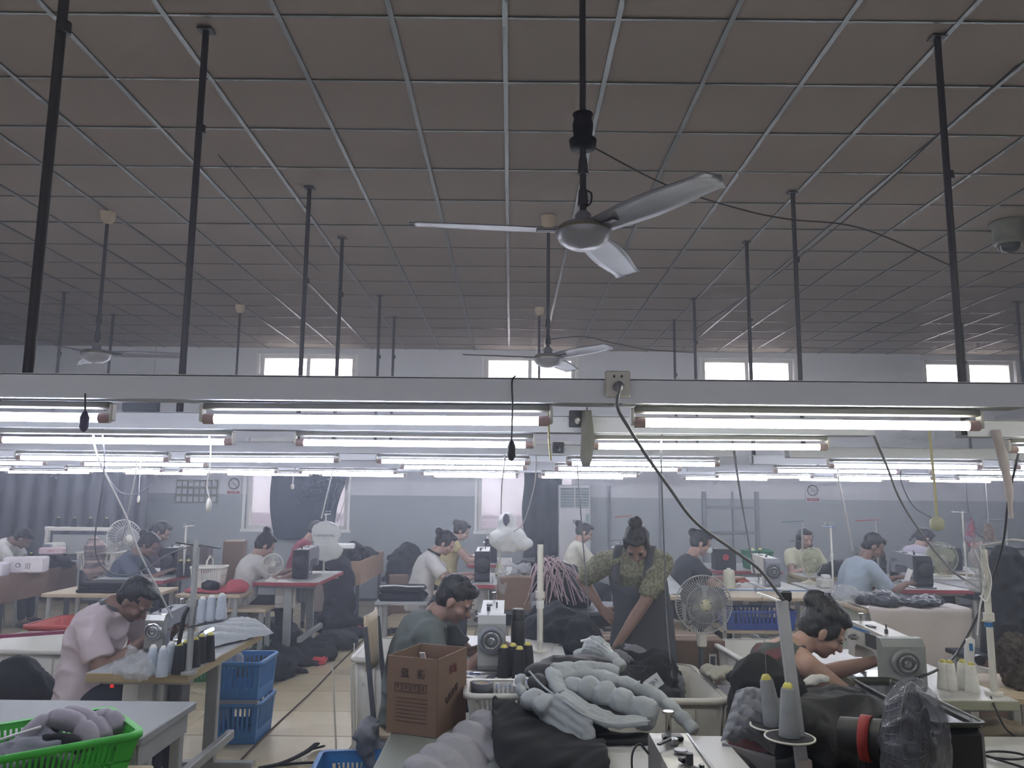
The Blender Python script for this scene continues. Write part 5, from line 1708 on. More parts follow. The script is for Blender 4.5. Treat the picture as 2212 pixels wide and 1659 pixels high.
# clear bags on the pole, carton with bag, ribbons
thread_stand('thin thread stand under the big hanging clear bag', (-.12, 9.05, .0), 0, 1.2, M_OFFW, r=.01)
pile('plastic_bag', 'big clear plastic bag of trims hanging on thin stand', 'bag', M_BAGW, [((-.03, 9.0, 1.10), (.22, .12, .16)), ((-.04, 9.0, 1.27), (.12, .08, .14)), ((.12, 9.0, 1.05), (.13, .1, .08))], .018, .012, 6)
pile('scarf', 'grey slate cloth tied round the hanging clear bag neck', 'cloth', mat('slate_scarf', '#5b5a6c', .8), [((-.05, 8.86, 1.32), (.04, .03, .075))], .012, .006, 14)
desk('work_table', 'dark edged work table under carton and ribbons', -.08, .92, 6.15, 6.75, .72, mat('dark_top', '#54565b', .5), M_BLKM)
closed_box('carton', 'brown carton with clear bags at the dark table edge', (.03, 6.28, .721), (.26, .24, .245), 0, M_CARD)
pile('plastic_bag', 'heap of clear and pinkish bags on the brown carton', 'bag', M_PLBAG, [((.0, 6.3, 1.01), (.12, .1, .05)), ((.1, 6.32, 1.02), (.08, .09, .05)), ((-.07, 6.18, .92), (.05, .04, .1))], .014, .025, 16)
pile('garment_heap', 'black cloth mound under the pale pink ribbons', 'garment', M_BLKC, [((.38, 6.5, .88), (.2, .2, .2)), ((.52, 6.45, .82), (.16, .2, .13)), ((.3, 6.55, 1.02), (.12, .12, .1)), ((.12, 6.6, .92), (.12, .1, .14))], .02, .02, 7)
b = MB()
rnd = random.Random(5)
for k in range(42):
    a0 = V((.28 + rnd.uniform(-.08, .12), 6.28 + rnd.uniform(-.02, .06), 1.08 + rnd.uniform(-.05, .05)))
    a2 = V((.28 + (k / 42 - .35) * .62 + rnd.uniform(-.05, .05), 6.2 + rnd.uniform(-.05, .0), .76 + rnd.uniform(0, .08)))
    am = a0.lerp(a2, .45) + V((rnd.uniform(-.02, .02), -.06, .05 + rnd.uniform(-.02, .04)))
    b.tube(spline([a0, am, a2], 5), .0055, 4, flat=.35)
o = b.build('ribbons', mat('pink_ribbon', '#b39ca0', .7, var=.12))
tag(o, 'tangle of pale pink ribbons spilling over black cloth', 'ribbons', kind='stuff')
# dark clutter beyond the blue edged table
pile('garment_heap', 'dark jackets heaped behind the thermos flask', 'garment', M_NAVC, [((.30, 4.95, .62), (.26, .3, .32)), ((.42, 4.75, .68), (.15, .2, .22)), ((.22, 5.25, .55), (.2, .25, .35)), ((.50, 5.1, .45), (.2, .25, .25))], .022, .022, 7, zmin=.3)
desk('bench', 'dark low bench under the heaped dark jackets', .02, .62, 4.6, 5.4, .32, M_DGREY, None, 'bench')
closed_box('carton', 'small brown carton behind the heaped dark jackets', (.62, 5.75, .35), (.3, .3, .26), .3, M_CARD)
desk('bench', 'low bench under the small brown carton', .42, .82, 5.55, 5.95, .35, M_DGREY, None, 'bench')
# woman in white by the cooler and her table
sew_table('grey table beside the tall white cooler', (1.35, 9.75, 0), DN, 1.1, .55, .75, M_EDGE_R, M_TOPG, box=False)
sew_machine('steel machine at the table beside the tall cooler', (1.33, 9.65, .751), DN, M_STEEL, M_BLKM, wheel=M_BLK, rings=False)
person('woman in white blouse seated before the tall white cooler', (.72, 9.6, 0), .12, (0, 0, .55), (.06, 0, .88), (.11, 0, 1.06), (.17, 0, 1.16), (.88, -.1, -.45), (.46, .1, .82), (.48, -.12, .84), skin='c', top=mat('cream_blouse', '#c3c1b4', .85), near=False, vox=.008, hair='bun', sleeve=.95)
stool('stool under the woman in white blouse', .72, 9.6, .44)

# ================================================================ right part of the hall
# sleeveless woman at the white and blue machine
sew_table('white sewing table of the sleeveless woman with white cones', (1.875, 4.03, 0), DN, 1.12, .56, .75, mat('edge_sage', '#9a9b86', .5), M_TOPW, th=.04, boxm=M_BLK)
sm_ = sew_machine('white and grey sewing machine with blue stripe beside sleeveless woman', (1.715, 3.77, .751), DN, mat('machine_white', '#c3c1bb', .4, var=.03), mat('machine_coolgrey', '#8f9391', .45, var=.04), mat('panel_dark', '#4b5052', .25), .93, wheel=mat('wheel_grey', '#7f8382', .4))
sm_.scale = (.9, .95, .86)
for ch_ in sm_.children:
    if ch_.name.startswith('end_cover'):
        ch_.scale = (1, 1.45, 1)
MB().box((-.08, -.0595, .262), (.2, .004, .012)).build('blue_stripe', M_BLUE, sm_)
M_TOPD = mat('dark_green_top', '#3b4440', .85, var=.2, bump=.2, bscale=25, two='#5c3338', twos=7.)
t, J = person('sleeveless woman with black hair clip bent over the white machine', (1.16, 3.72, 0), .06, (0, 0, .53), (.06, 0, .80), (.165, 0, .94), (.285, 0, .99), (.80, -.25, -.55), (.56, .08, .835), (.54, -.15, .79),
       rhint=(-.1, -.45, -.8), lhint=(-.3, .6, -.6), skin='c', top=M_TOPD, topname='sleeveless_top', bottom=M_NAVC, hair='clip', bulk=1.04, sleeveless=True, vox=.0055, hs=1.02, curl=.6)
hp = J['h']
b = MB()
for k in range(9):
    p = hp(-.075 + .012 * (k - 4), -.05 + .0 * k, .13 - .0022 * (k - 4) ** 2) + V((0, -.012, .008))
    b.ell(p, .0032, nu=8, nv=6)
b.build('hair_pin_pearls', M_CHROME, t)
M_VESTR = mat('vest_red', '#7a3038', .85, var=.15)
for s in (-1, 1):
    MB().tube(spline([J['che'] + V((-.10, s * .09, -.18)), J['che'] + V((-.10, s * .085, .0)), J['nek'] + V((-.07, s * .075, -.01)), J['nek'] + V((.0, s * .08, -.03))]), .022, 6, flat=.3).build('apron_strap', M_VESTR if s > 0 else mat('strap_grey', '#8c8388', .8), t)
stool('stool under the sleeveless woman', 1.16, 3.72, .44)
for k, (px, py) in enumerate(((2040, 1487), (2055, 1489), (2082, 1487), (2101, 1494))):
    cone('white', on(px, py, .7515), 'white thread cone with yellow tip beside the white machine', 'white cones of the sleeveless woman', .125, .03)
ps = thread_stand('thick white pole with plastic wrapped top and blue tape', on(2148, 1500, .7515), 0, .62, M_OFFW, arms=False, r=.014)
P0 = V(ps.location)
MB().cyl(P0 + V((-.003, 0, .285)), P0 + V((-.003, 0, .305)), .0165, n=12).build('blue_tape', M_BLUE, ps, True)
pile('plastic_bag', 'clear plastic wrap tied round the thick white pole', 'bag', M_PLBAG, [(P0 + V((-.03, .0, .58)), (.04, .035, .09)), (P0 + V((-.045, 0, .47)), (.05, .04, .04))], .01, .016, 22)
for k, pts in enumerate(([P0 + V((-.04, 0, .62)), P0 + V((-.02, -.02, .5)), P0 + V((-.05, -.02, .36)), P0 + V((-.055, .0, .25))], [P0 + V((-.02, 0, .64)), P0 + V((.01, -.02, .5)), P0 + V((-.02, -.03, .40)), P0 + V((-.045, -.02, .42))])):
    MB().tube(spline(pts), .004, 6).build('white_wire', M_WHITE, ps, True)
cable('cable', [on(1932, 1487, .755), at(1985, 1464, 3.5), at(2035, 1440, 3.75), at(2075, 1400, 4.0), at(2125, 1300, 4.1), at(2165, 1180, 4.0), at(2178, 1080, 3.9), at(2200, 980, 3.75)], .006, M_BLK, 'black cable rising past the thick white pole')
cable('cable', [on(2140, 1505, .755), at(2150, 1530, 3.44), at(2170, 1570, 3.38), at(2192, 1590, 3.3)], .004, M_BLK, 'thin black cable over the white table edge')
ov = thing('hand_tool', 'white hand held cutter with blue mark beside the pole', 'tool', on(2112, 1452, .7515), -.35)
MB().prism([(-.045, 0), (.05, 0), (.055, .02), (.0, .03), (-.015, .06), (-.005, .155), (-.02, .165), (-.045, .155), (-.055, .03)], -.02, .02, T=lambda p: V((p.x, -p.z, p.y))).build('body', M_WHITE, ov)
MB().box((-.025, -.0215, .12), (.016, .002, .035)).build('mark', M_BLUE, ov)
MB().cyl((.01, -.022, .06), (.01, .022, .06), .024, n=14).build('motor', M_BLK, ov)
# heaps of dark quilted jackets before her
M_BLQ = mat('black_puffer', '#191a1e', .6, var=.15, bump=.2, bscale=60)
jk = thing('puffer_jacket', 'black quilted puffer jacket heaped before the sleeveless woman', 'jacket', (1.3, 3.1, .5))
b = MB()
add_puff(b, [at(1700, 1545, 3.05), at(1765, 1522, 3.2), at(1840, 1522, 3.25), at(1905, 1555, 3.15)], .085, 5, .8, seam=.14)
add_puff(b, [at(1705, 1570, 2.95), at(1780, 1545, 3.05), at(1860, 1550, 3.05), at(1900, 1590, 2.95)], .10, 5, .85, seam=.14)
add_puff(b, [at(1760, 1610, 2.92), at(1820, 1600, 2.95), at(1880, 1630, 2.9)], .09, 4, .9, seam=.14)
o = b.build('quilted_shell', M_BLQ, jk, True)
remesh(o, .014, 3, .012, 9., True, 1)
desk('bench', 'low bench under the black quilted puffer jacket', .86, 1.42, 2.85, 3.40, .56, M_BLKM, None, 'bench')
pile('garment_heap', 'black garments slumped under the quilted jacket', 'garment', M_BLKC, [((1.13, 3.12, .62), (.17, .15, .1)), ((1.28, 3.08, .60), (.12, .2, .08)), ((1.05, 3.08, .42), (.14, .1, .24)), ((1.22, 2.95, .38), (.14, .1, .28))], .02, .016, 8)
pile('cloth_scrap', 'white cloth corner tucked behind the black quilted jacket', 'cloth', M_TEEW, [(at(1768, 1468, 3.42), (.05, .03, .022)), (at(1750, 1475, 3.42), (.03, .03, .02))], .008, .005, 14)
j4 = thing('puffer_jacket', 'grey quilted jacket with black hood by the tall stand', 'jacket', (.93, 3.1, .6))
b = MB()
gq = [at(1556, 1602, 2.86), at(1672, 1632, 2.83), at(1690, 1515, 2.95), at(1590, 1492, 3.0)]
quilt(b, lambda u, v: gq[0].lerp(gq[1], u).lerp(gq[3].lerp(gq[2], u), v) + V((0, -.05 * math.sin(PI * v) * math.sin(PI * u) , .03 * math.sin(PI * u))), 30, 40, 5, .022, normal=(0, -.8, .6), diag=.5, wr=.012)
b.build('quilted_panel', M_GRYD, j4, True)
b = MB()
b.grid(lambda u, v: at(1558, 1602, 2.84).lerp(at(1672, 1632, 2.81), u) + V((0, -.01, -(.012 + .09 * u * u) * v)), 16, 4)
o = b.build('hem_facing', mat('hem_grey', '#84848a', .6), j4, True)
o.modifiers.new('t', 'SOLIDIFY').thickness = .006
b = MB()
b.ell(at(1640, 1474, 3.22), (.11, .12, .11), nu=24, nv=14)
b.ell(at(1680, 1500, 3.15), (.12, .1, .1), nu=24, nv=14)
b.ell(at(1630, 1490, 3.4), (.08, .1, .05), nu=24, nv=14)
o = b.build('hood', M_BLKC, j4, True)
remesh(o, .014, 4, .012, 9., True, 1)
pile('garment_heap', 'black cloth hanging below the grey quilted jacket', 'garment', M_BLKC, [(at(1620, 1700, 3.0), (.12, .07, .09)), (at(1700, 1690, 2.95), (.12, .07, .09)), (at(1620, 1470, 3.6), (.10, .2, .04)), (at(1645, 1780, 2.98), (.15, .1, .22)), (at(1625, 1530, 3.3), (.08, .25, .09))], .018, .014, 8)
pile('cloth_pile', 'pale scraps lying between the wide tub and jacket', 'cloth', mat('pale_scrap', '#a9a698', .8), [(at(1570, 1455, 4.25), (.12, .1, .03)), (at(1545, 1450, 4.4), (.08, .08, .03))], .014, .014, 14)
desk('bench', 'narrow bench carrying the pale scraps', 1.08, 1.42, 4.1, 4.55, .56, M_DGREY, None, 'bench')
# plastic wrapped fan
wf = thing('electric_fan', 'black fan wrapped in clear plastic with red strap', 'fan', (1.13, 2.42, .55))
fc = at(1972, 1612, 2.42)
L0 = V((1.13, 2.42, .55))
Rf = rotz(.95)
fan_head(wf, fc - L0, Rf, .175, .10, mat('cage_black', '#2a2a2e', .35, .4), M_BLK, M_BLK, nw=40)
bpy.context.view_layer.update()
b = MB()
b.ell(fc + Rf @ V((0, -.005, 0)), (.19, .09, .19), Rf, 40, 24)
o = b.build('plastic_wrap', mat('dark_film', '#7d808c', .12, alpha=.4, var=.2, scale=10, bump=.6, bscale=30), wf, True)
remesh(o, .008, 0, .014, 11., True, 0)
MB().cyl(fc + Rf @ V((0, .08, 0)), fc + Rf @ V((0, .2, 0)), .062, .05, 18).build('motor_housing', M_BLK, wf, True)
b = MB()
b.lathe([(.064, 0), (.066, 0), (.066, .03), (.064, .03)], fc + Rf @ V((0, .11, 0)), 24, Rf @ MX.Rotation(-PI / 2, 3, 'X'))
b.build('red_strap', mat('strap_red', '#8d2320', .6), wf, True)
MB().cyl(fc + Rf @ V((0, .14, -.03)), fc + Rf @ V((0, .14, -.9 + (.89 - fc.z))), .016, n=10).build('pole', M_BLK, wf, True)
MB().lathe([(.16, 0), (.16, .015), (.03, .035)], V(((fc + Rf @ V((0, .14, 0))).x, (fc + Rf @ V((0, .14, 0))).y, 0)), 20).build('foot', M_BLK, wf, True)
# glossy black bin
bn = thing('waste_bin', 'glossy black plastic bin with tray lid before white table', 'bin', (1.50, 3.02, .0))
b = MB()
b.box((1.495, 3.06, .42), (.17, .66, .84), b=.02)
b.build('bin_body', mat('bin_black', '#101113', .3), bn, True)
b = MB()
b.loft([[V((1.495 + p.x, 3.06 + p.y, .84 + p.z)) for p in r] for r in (rrect(.15, .64, .03, 0), rrect(.18, .67, .03, .015), rrect(.18, .67, .03, .02), rrect(.16, .65, .025, .02), rrect(.15, .64, .02, .002))], cap=False)
b.build('bin_rim', mat('bin_rim', '#34372f', .3), bn, True)
MB().box((1.495, 3.06, .842), (.15, .64, .003)).build('tray_lid', mat('bin_gloss', '#202326', .06), bn, True)
# white board with coiled cable in the near corner
desk('side_table', 'low white side table with a coiled black cable', 1.63, 2.5, 2.45, 3.36, .64, M_TOPW, None, 'table')
b = MB()
pc = on(2170, 1634, .648)
b.tube([pc + V((.075 * math.cos(a * PI / 16), .045 * math.sin(a * PI / 16), .004)) for a in range(32)], .0045, 6, closed=True)
b.tube(spline([pc + V((-.07, -.01, .004)), pc + V((-.05, -.06, .004)), pc + V((-.02, -.12, .004)), pc + V((.0, -.16, .004))]), .0045, 6)
tag(b.build('cable_coil', M_BLK), 'coiled black cable lying on the low white table', 'cable')
basket('crate', 'dark navy slotted crate under the white sewing table', (2.02, 3.62, .36), 0, (.42, .3), (.38, .26), .22, mat('navy_plastic', '#232b40', .5), 'crate', pitch=.03, rows=1)
desk('bench', 'low dark bench under the navy crate', 1.75, 2.3, 3.46, 3.79, .355, M_BLKM, None, 'bench')
pile('cloth_pile', 'brownish folded cloth on the navy crate', 'cloth', mat('tan_cloth', '#7a6f60', .85), [((2.1, 3.62, .60), (.16, .12, .04))], .014, .012, 10)

# cloth draped worktable
dt = thing('draped_table', 'worktable draped with a pale pink cloth and plastic', 'table', (2.98, 6.05, 0))
MB().box((2.98, 6.2, .77), (.78, .52, .03), b=.006).build('tabletop', M_WOODL, dt, True)
for sx in (-1, 1):
    for sy in (-1, 1):
        MB().box((2.98 + sx * .35, 6.2 + sy * .22, .378), (.04, .04, .755)).build('leg', M_LEG, dt, True)
M_DRAPE = mat('drape_pink', '#c6bdb7', .85, var=.04, bump=.2, bscale=14)
def drape(u, v):
    x = 2.62 + .76 * u
    w = .012 * math.sin(u * 15 + 2 * v) + .02 * math.sin(u * 5 + v * 5)
    if v < .25:
        return V((x, 6.22 - v * 1.12, .792 + .006 * math.sin(u * 20)))
    f = (v - .25) / .75
    return V((x + .02 * math.sin(f * 4 + u * 3), 5.93 - .03 * f - w * f, .79 - .42 * f - .06 * u * f))
o = MB().grid(drape, 50, 36).build('drape', M_DRAPE, dt, True)
o.modifiers.new('t', 'SOLIDIFY').thickness = .005
o = MB().grid(lambda u, v: V((2.56 + .09 * u, 5.95 + .5 * v, .79 - .36 * (1 - u) ** .5 + .0 * v)), 8, 8).build('drape_side', mat('drape_sage', '#a1a496', .85), dt, True)
pile('wrapped_bundle', 'black padded goods wrapped in clear plastic on draped table', 'parcel', mat('black_wrap', '#33363c', .25, var=.3, bump=.8, bscale=22), [((2.82, 6.15, .83), (.22, .2, .06)), ((3.05, 6.1, .83), (.2, .18, .045))], .016, .016, 12)
pile('plastic_bag', 'silvery clear plastic ruffle beside the black wrapped goods', 'bag', M_PLBAG, [((2.58, 6.2, .87), (.12, .12, .06))], .012, .022, 20)
# dark clutter and cone behind
ccl = closed_box('carton', 'brown carton standing beside the draped table', (3.62, 6.0, 0), (.4, .3, .5), .2, M_CARD)
desk('bench', 'dark side bench beyond the draped table', 3.0, 3.55, 5.35, 5.62, .58, M_BLKM, None, 'bench')
cone('black', (3.2, 5.45, .5815), 'big black thread cone with yellow tip on dark bench', 'big black cone', .22, .05)
# beige tables behind the fan
desk('work_table', 'beige topped table with shelf of blue crate', 1.78, 2.72, 6.86, 7.36, .75, M_WOODL, None, legm=M_LEG, legw=.03, shelf=.46)
basket('crate', 'royal blue crate on the beige table shelf', (2.15, 7.1, .472), 0, (.6, .36), (.56, .32), .16, mat('royal_blue', '#27479a', .45), 'crate', pitch=.035, rows=1)
desk('work_table', 'beige topped table behind the standing apron woman', 1.05, 1.62, 6.86, 7.36, .75, M_WOODL, None, legm=M_LEG, legw=.03, shelf=.40)
o = MB().grid(lambda u, v: V((1.12 + .42 * u, 7.0 + .9 * v, .755 + .10 * v + .01 * math.sin(u * 9))), 10, 10).build('fabric_sheet', mat('white_sheet', '#b4b7b8', .8))
tag(o, 'white sheet of fabric sloping over the beige table', 'cloth')
# mask woman and her blue edged table
sew_table('white table with blue front edge of the masked woman', (2.36, 8.0, 0), DN, 1.15, .78, .75, M_EDGE_B, M_TOPW, box=False)
sew_machine('grey machine with dark disc on the masked woman table', (2.45, 7.75, .751), DN, M_OFFW, M_GREY, wheel=M_DGREY, sc=1.0)
person('woman in black tee with white face mask sewing', (1.62, 7.75, 0), .1, (0, 0, .55), (.07, 0, .87), (.14, 0, 1.04), (.23, 0, 1.15), (.88, -.15, -.4), (.52, .10, .81), (.50, -.12, .82), skin='c', top=mat('black_tee', '#2b2e36', .85, var=.1), near=False, vox=.007, hair='bun', bottom=M_BLKC)
mk = bpy.data.objects
pw = [o for o in mk if o.get('label') == 'woman in black tee with white face mask sewing'][0]
hm = V((.23, 0, 1.15))
MB().ell(hm + V((.066, -.008, -.07)), (.042, .05, .04), MX.Rotation(.4, 3, 'Y'), 14, 10).build('face_mask', mat('mask_white', '#c3c9cd', .8), pw)
stool('stool under the woman with white face mask', 1.62, 7.75, .44)
pile('cloth_pile', 'coral cloth strip under the masked woman hands', 'cloth', mat('coral_cloth', '#c06a55', .85), [((2.16, 7.7, .80), (.14, .05, .02))], .012, .008, 14)
cn = thing('canister', 'cream cone shaped canister on the masked woman table', 'canister', (2.05, 7.55, .7515))
MB().lathe([(.055, 0), (.058, .01), (.05, .15), (.042, .165), (.0, .17)], n=20, cap=False).build('canister_body', mat('cream_plastic', '#c5c5b0', .5), cn)
MB().lathe([(.02, .168), (.02, .18), (.0, .182)], n=12, cap=False).build('canister_cap', M_OFFW, cn)
table_fan('cream desk fan beyond the grey dark disc machine', (2.98, 7.95, .751), .4, .13, .22, mat('cream_cage', '#b9bb9a', .5), mat('fan_cream', '#c9c7ae', .5), 0, mat('cream_blade', '#a7aa8c', .5))
basket('basket', 'green wire basket on the far table', (2.95, 9.6, .752), 0, (.3, .3), (.26, .26), .22, mat('green_basket', '#2f7a58', .5), pitch=.03, rows=2, solid_low=.1)
for k in range(2):
    cone('white' if k == 0 else 'black', (2.9 + .09 * k, 9.6, .79), ('white', 'black')[k] + ' thread cone standing in the green wire basket', 'cones in green basket', .2, .04)
sew_table('grey far table with the green wire basket', (2.75, 9.85, 0), DN, 1.1, .8, .75, M_EDGE_R, M_TOPG, box=False)
mbx = closed_box('motor_crate', 'dark box with red round sticker on the far table', (2.50, 9.42, .752), (.24, .2, .24), 0, M_BLKM)
MB().cyl((2.50, 9.318, .90), (2.50, 9.312, .90), .035, n=16).build('round_sticker', mat('sticker_red', '#b03a44', .5), mbx, True)
ts = thread_stand('thin white thread stand with blue clip by masked woman', (3.02, 7.54, .7515), 0, .58, M_OFFW, r=.009, armm=M_BLUE)
pst = thing('power_strip', 'white power block with cables beside the thin stand', 'socket', (3.0, 7.68, .7515))
MB().box((0, 0, .04), (.12, .16, .08), b=.01).build('block', M_OFFW, pst)
MB().box((0, -.02, .10), (.07, .08, .04), b=.008).build('plug', M_WHITE, pst)
desk('work_table', 'small table carrying the white power block', 2.82, 3.2, 7.5, 8.1, .75, M_TOPW, None, legm=M_LEG, legw=.03)
# long haired woman facing the camera, her machine
person('woman with long hair in cream blouse facing the hall', (3.45, 9.55, 0), DN + .15, (0, 0, .55), (.04, 0, .86), (.08, 0, 1.02), (.13, 0, 1.12), (.95, .05, -.25), (.40, .12, .80), (.40, -.12, .80), skin='c', top=mat('cream_cloth', '#b9b79c', .85), near=False, vox=.007, hair='long')
stool('stool under the long haired woman', 3.45, 9.55, .44)
sew_table('dark topped table of the long haired woman', (3.75, 8.85, 0), 0, 1.2, .5, .75, M_EDGE_T, M_TOPG, box=False)
sew_machine('dark backed machine at the long haired woman table', (4.0, 8.95, .751), DN, M_STEEL, M_BLKM, wheel=M_BLK, rings=False)
pile('garment_heap', 'black cloth bundle before the long haired woman', 'garment', M_BLKC, [((3.62, 8.75, .83), (.2, .14, .1)), ((3.45, 8.8, .80), (.12, .12, .07))], .02, .016, 9)
cone('black', (4.2, 8.8, .7515), 'tall black thread cone on the long haired woman table', 'tall cone', .26, .05)
# blue shirt man
sew_table('red edged sewing table of the light blue shirt man', (3.98, 8.1, 0), DN, 1.1, .72, .75, M_EDGE_R, M_TOPW, box=False)
sew_machine('black backed sewing machine of the light blue shirt man', (3.93, 7.9, .751), DN, M_GREY, M_BLKM, wheel=M_BLK, rings=False, sc=1.1)
person('man in a light blue shirt looking at work in hands', (3.12, 7.42, 0), .08, (0, 0, .55), (.07, 0, .88), (.15, 0, 1.05), (.25, 0, 1.155), (.82, -.2, -.5), (.50, .08, .86), (.48, -.10, .82), skin='b', top=mat('light_blue_shirt', '#98a5b1', .85, var=.04, bump=.2, bscale=25), near=False, vox=.007, hair='short', bulk=1.1, sleeve=.85, bottom=M_NAVC)
stool('wooden stool under the light blue shirt man', 3.12, 7.42, .44)
tag(MB().box((3.66, 7.40, .90), (.05, .003, .11), R=MX.Rotation(.4, 3, 'Y')).build('paper_slip', M_WHITE), 'white paper slip in the blue shirt man hands', 'paper')
tag(MB().cyl((3.58, 8.6, .77), (3.60, 7.55, .77), .018, n=12).build('cloth_roll', M_OFFW), 'white roll along the red edged table of blue man', 'roll')
# lavender shirt woman
sew_table('pale table of the lavender shirt woman', (5.45, 9.75, 0), DN, 1.1, .6, .75, M_EDGE_T, M_TOPW, box=False)
sew_machine('steel machine of the lavender shirt woman', (5.25, 9.7, .751), DN, M_STEEL, M_BLKM, wheel=M_BLK, rings=False)
person('woman in pale lavender shirt with ponytail far side', (4.80, 9.65, 0), .15, (0, 0, .55), (.06, 0, .88), (.13, 0, 1.04), (.22, 0, 1.12), (.82, -.1, -.55), (.5, .12, .80), (.48, -.12, .80), skin='c', top=mat('lavender_cloth', '#a39cac', .85), near=False, vox=.008, hair='pony')
stool('stool under the lavender shirt woman', 4.80, 9.65, .44)
table_fan('cream round fan before the lavender shirt woman', (4.75, 8.85, .751), -.2, .17, .2, mat('cream_cage', '#b9bb9a', .5), mat('fan_cream', '#c9c7ae', .5), 0, mat('cream_blade', '#a7aa8c', .5))
desk('work_table', 'small table under the cream round fan', 4.45, 5.05, 8.6, 9.1, .75, M_TOPW, None, legm=M_LEG, legw=.03)
# scarf on stand, dark jacket rack at the edge
ss2 = thread_stand('thin thread stand draped with purple striped scarf', (4.62, 8.15, .7515), 0, .72, M_OFFW, r=.009)
desk('work_table', 'dark topped table beside the red edged table', 4.40, 5.1, 7.7, 8.4, .75, M_TOPG, M_BLKM, legm=M_LEG, legw=.03)
pile('scarf', 'purple grey striped scarf hanging from the thin stand', 'cloth', mat('purple_scarf', '#7d7283', .8, two='#8f4a55', twos=9.), [((4.66, 8.1, 1.25), (.05, .04, .16)), ((4.74, 8.1, 1.03), (.1, .06, .13))], .014, .016, 12)
pile('garment_heap', 'olive black garments behind the scarf stand', 'garment', mat('olive_black', '#3a403a', .85, var=.15), [((4.95, 8.1, .87), (.16, .2, .12)), ((4.78, 7.9, .82), (.16, .14, .07))], .02, .016, 9)
rk = thing('garment_rack', 'black machine stand draped with black jackets at the edge', 'rack', (3.75, 5.4, 0))
for x in (3.45, 4.2):
    MB().cyl((x, 5.9, 0), (x, 5.9, 1.25), .014, n=8).build('upright', M_DGREY, rk, True)
MB().cyl((3.45, 5.9, 1.24), (4.2, 5.9, 1.24), .012, n=8).build('bar', M_DGREY, rk, True)
for x in (3.45, 4.2):
    MB().box((x, 5.9, .015), (.04, .4, .03)).build('foot', M_DGREY, rk, True)
pile('black_jacket', 'black jacket hanging on the stand at the edge', 'jacket', M_BLKC, [((3.62, 5.88, 1.05), (.18, .09, .22)), ((3.66, 5.86, .75), (.2, .1, .3)), ((3.98, 5.9, 1.1), (.2, .09, .16)), ((3.95, 5.88, .8), (.2, .09, .25))], .02, .018, 8)
MB().tube(spline([(3.72, 5.74, .72), (3.74, 5.72, .9), (3.82, 5.74, 1.06), (3.92, 5.76, 1.1)]), .006, 6).build('piping', M_GREY, rk, True)
pile('glove', 'pale knitted glove on top of the black jacket', 'glove', mat('glove_beige', '#a9a48d', .85), [((3.84, 5.82, 1.29), (.05, .04, .035))], .01, .008, 22)
desk('work_table', 'dark green board table beneath the black jackets', 3.55, 4.6, 5.0, 5.55, .62, mat('board_green', '#5f635b', .6), M_BLKM)
pile('fur_trim', 'fluffy dark brown fur trim on the side bench', 'fur', mat('fur_brown', '#4b443f', .9, var=.4, scale=20, bump=1., bscale=50), [(at(2190, 1425, 3.9), (.07, .1, .12)), (at(2205, 1470, 3.85), (.06, .1, .1))], .01, .02, 26)
desk('bench', 'side bench under the fluffy fur trim', 2.22, 2.75, 3.65, 4.15, .72, M_WOODL, None, 'bench')
# lint paper fan hanging far off
hc = thing('hanging_charm', 'small beige woven panel hanging before the wall', 'panel', at(2137, 1150, 9.0))
pc = at(2137, 1150, 9.0)
MB().prism([(-.05, .1), (.04, .1), (.075, -.1), (-.075, -.1)], -.004, .004, T=lambda p: pc + V((p.x, p.z, p.y))).build('panel', mat('woven_beige', '#a59383', .8, two='#77685f', twos=25.), hc, True)
MB().cyl(pc + V((0, 0, .1)), V((pc.x, pc.y, TZ0)), .002, n=5).build('string', M_WHITE, hc, True)

# ================================================================ fans, wiring, wall fittings
def ceiling_fan(label, x, y, zb, rot, blade=.70):
    t = thing('ceiling_fan', label, 'fan', (x, y, CEIL))
    MB().lathe([(.02, -.10), (.055, -.07), (.06, -.01), (.065, 0)], (0, 0, 0), 18).build('canopy', mat('canopy_tan', '#b9a993', .6), t)
    MB().cyl((0, 0, -.1), (0, 0, zb - CEIL + .1), .014, n=10).build('down_rod', M_ROD, t)
    for z in (zb - CEIL + .28, zb - CEIL + .14):
        MB().cyl((0, 0, z), (0, 0, z + .07), .024, .018, 10).build('rod_coupler', M_ROD, t)
    MB().lathe([(.02, .115), (.035, .10), (.035, .06), (.05, .055), (.10, .05), (.118, .03), (.118, .018), (.10, -.02), (.06, -.045), (.0, -.05)], (0, 0, zb - CEIL), 28, cap=False).build('motor_housing', mat('fan_motor', '#9a9ba0', .3, .2), t)
    MB().lathe([(.1185, .019), (.1205, .022), (.1205, .027), (.1185, .03)], (0, 0, zb - CEIL), 28, cap=False).build('gold_band', mat('gold_band', '#7d7760', .4, .5), t)
    for k in range(3):
        a = rot + 2 * PI * k / 3
        R = rotz(a) @ MX.Rotation(-.2, 3, 'X')
        b = MB()
        def prof(u, v):
            w = .06 + .018 * math.sin(PI * min(1, u * 1.2)) if u < .93 else .066 * math.sqrt(max(0, 1 - ((u - .93) / .07) ** 2)) + .003
            return V((0, 0, zb - CEIL + .028)) + R @ V((.11 + (blade - .11) * u, (v - .5) * 2 * w, .006 * math.cos((v - .5) * 3)))
        b.grid(prof, 20, 6)
        o = b.build('blade', mat('fan_blade', '#84868e', .4, .1), t)
        o.modifiers.new('t', 'SOLIDIFY').thickness = .004
        MB().bar(V((0, 0, zb - CEIL + .026)) + R @ V((.09, 0, 0)), V((0, 0, zb - CEIL + .024)) + R @ V((.2, 0, 0)), .03, .005).build('blade_iron', M_ROD, t)
    return t
f1 = ceiling_fan('big ceiling fan with grey blades over the front aisle', .295, 3.21, 2.672, math.radians(-54), .73)
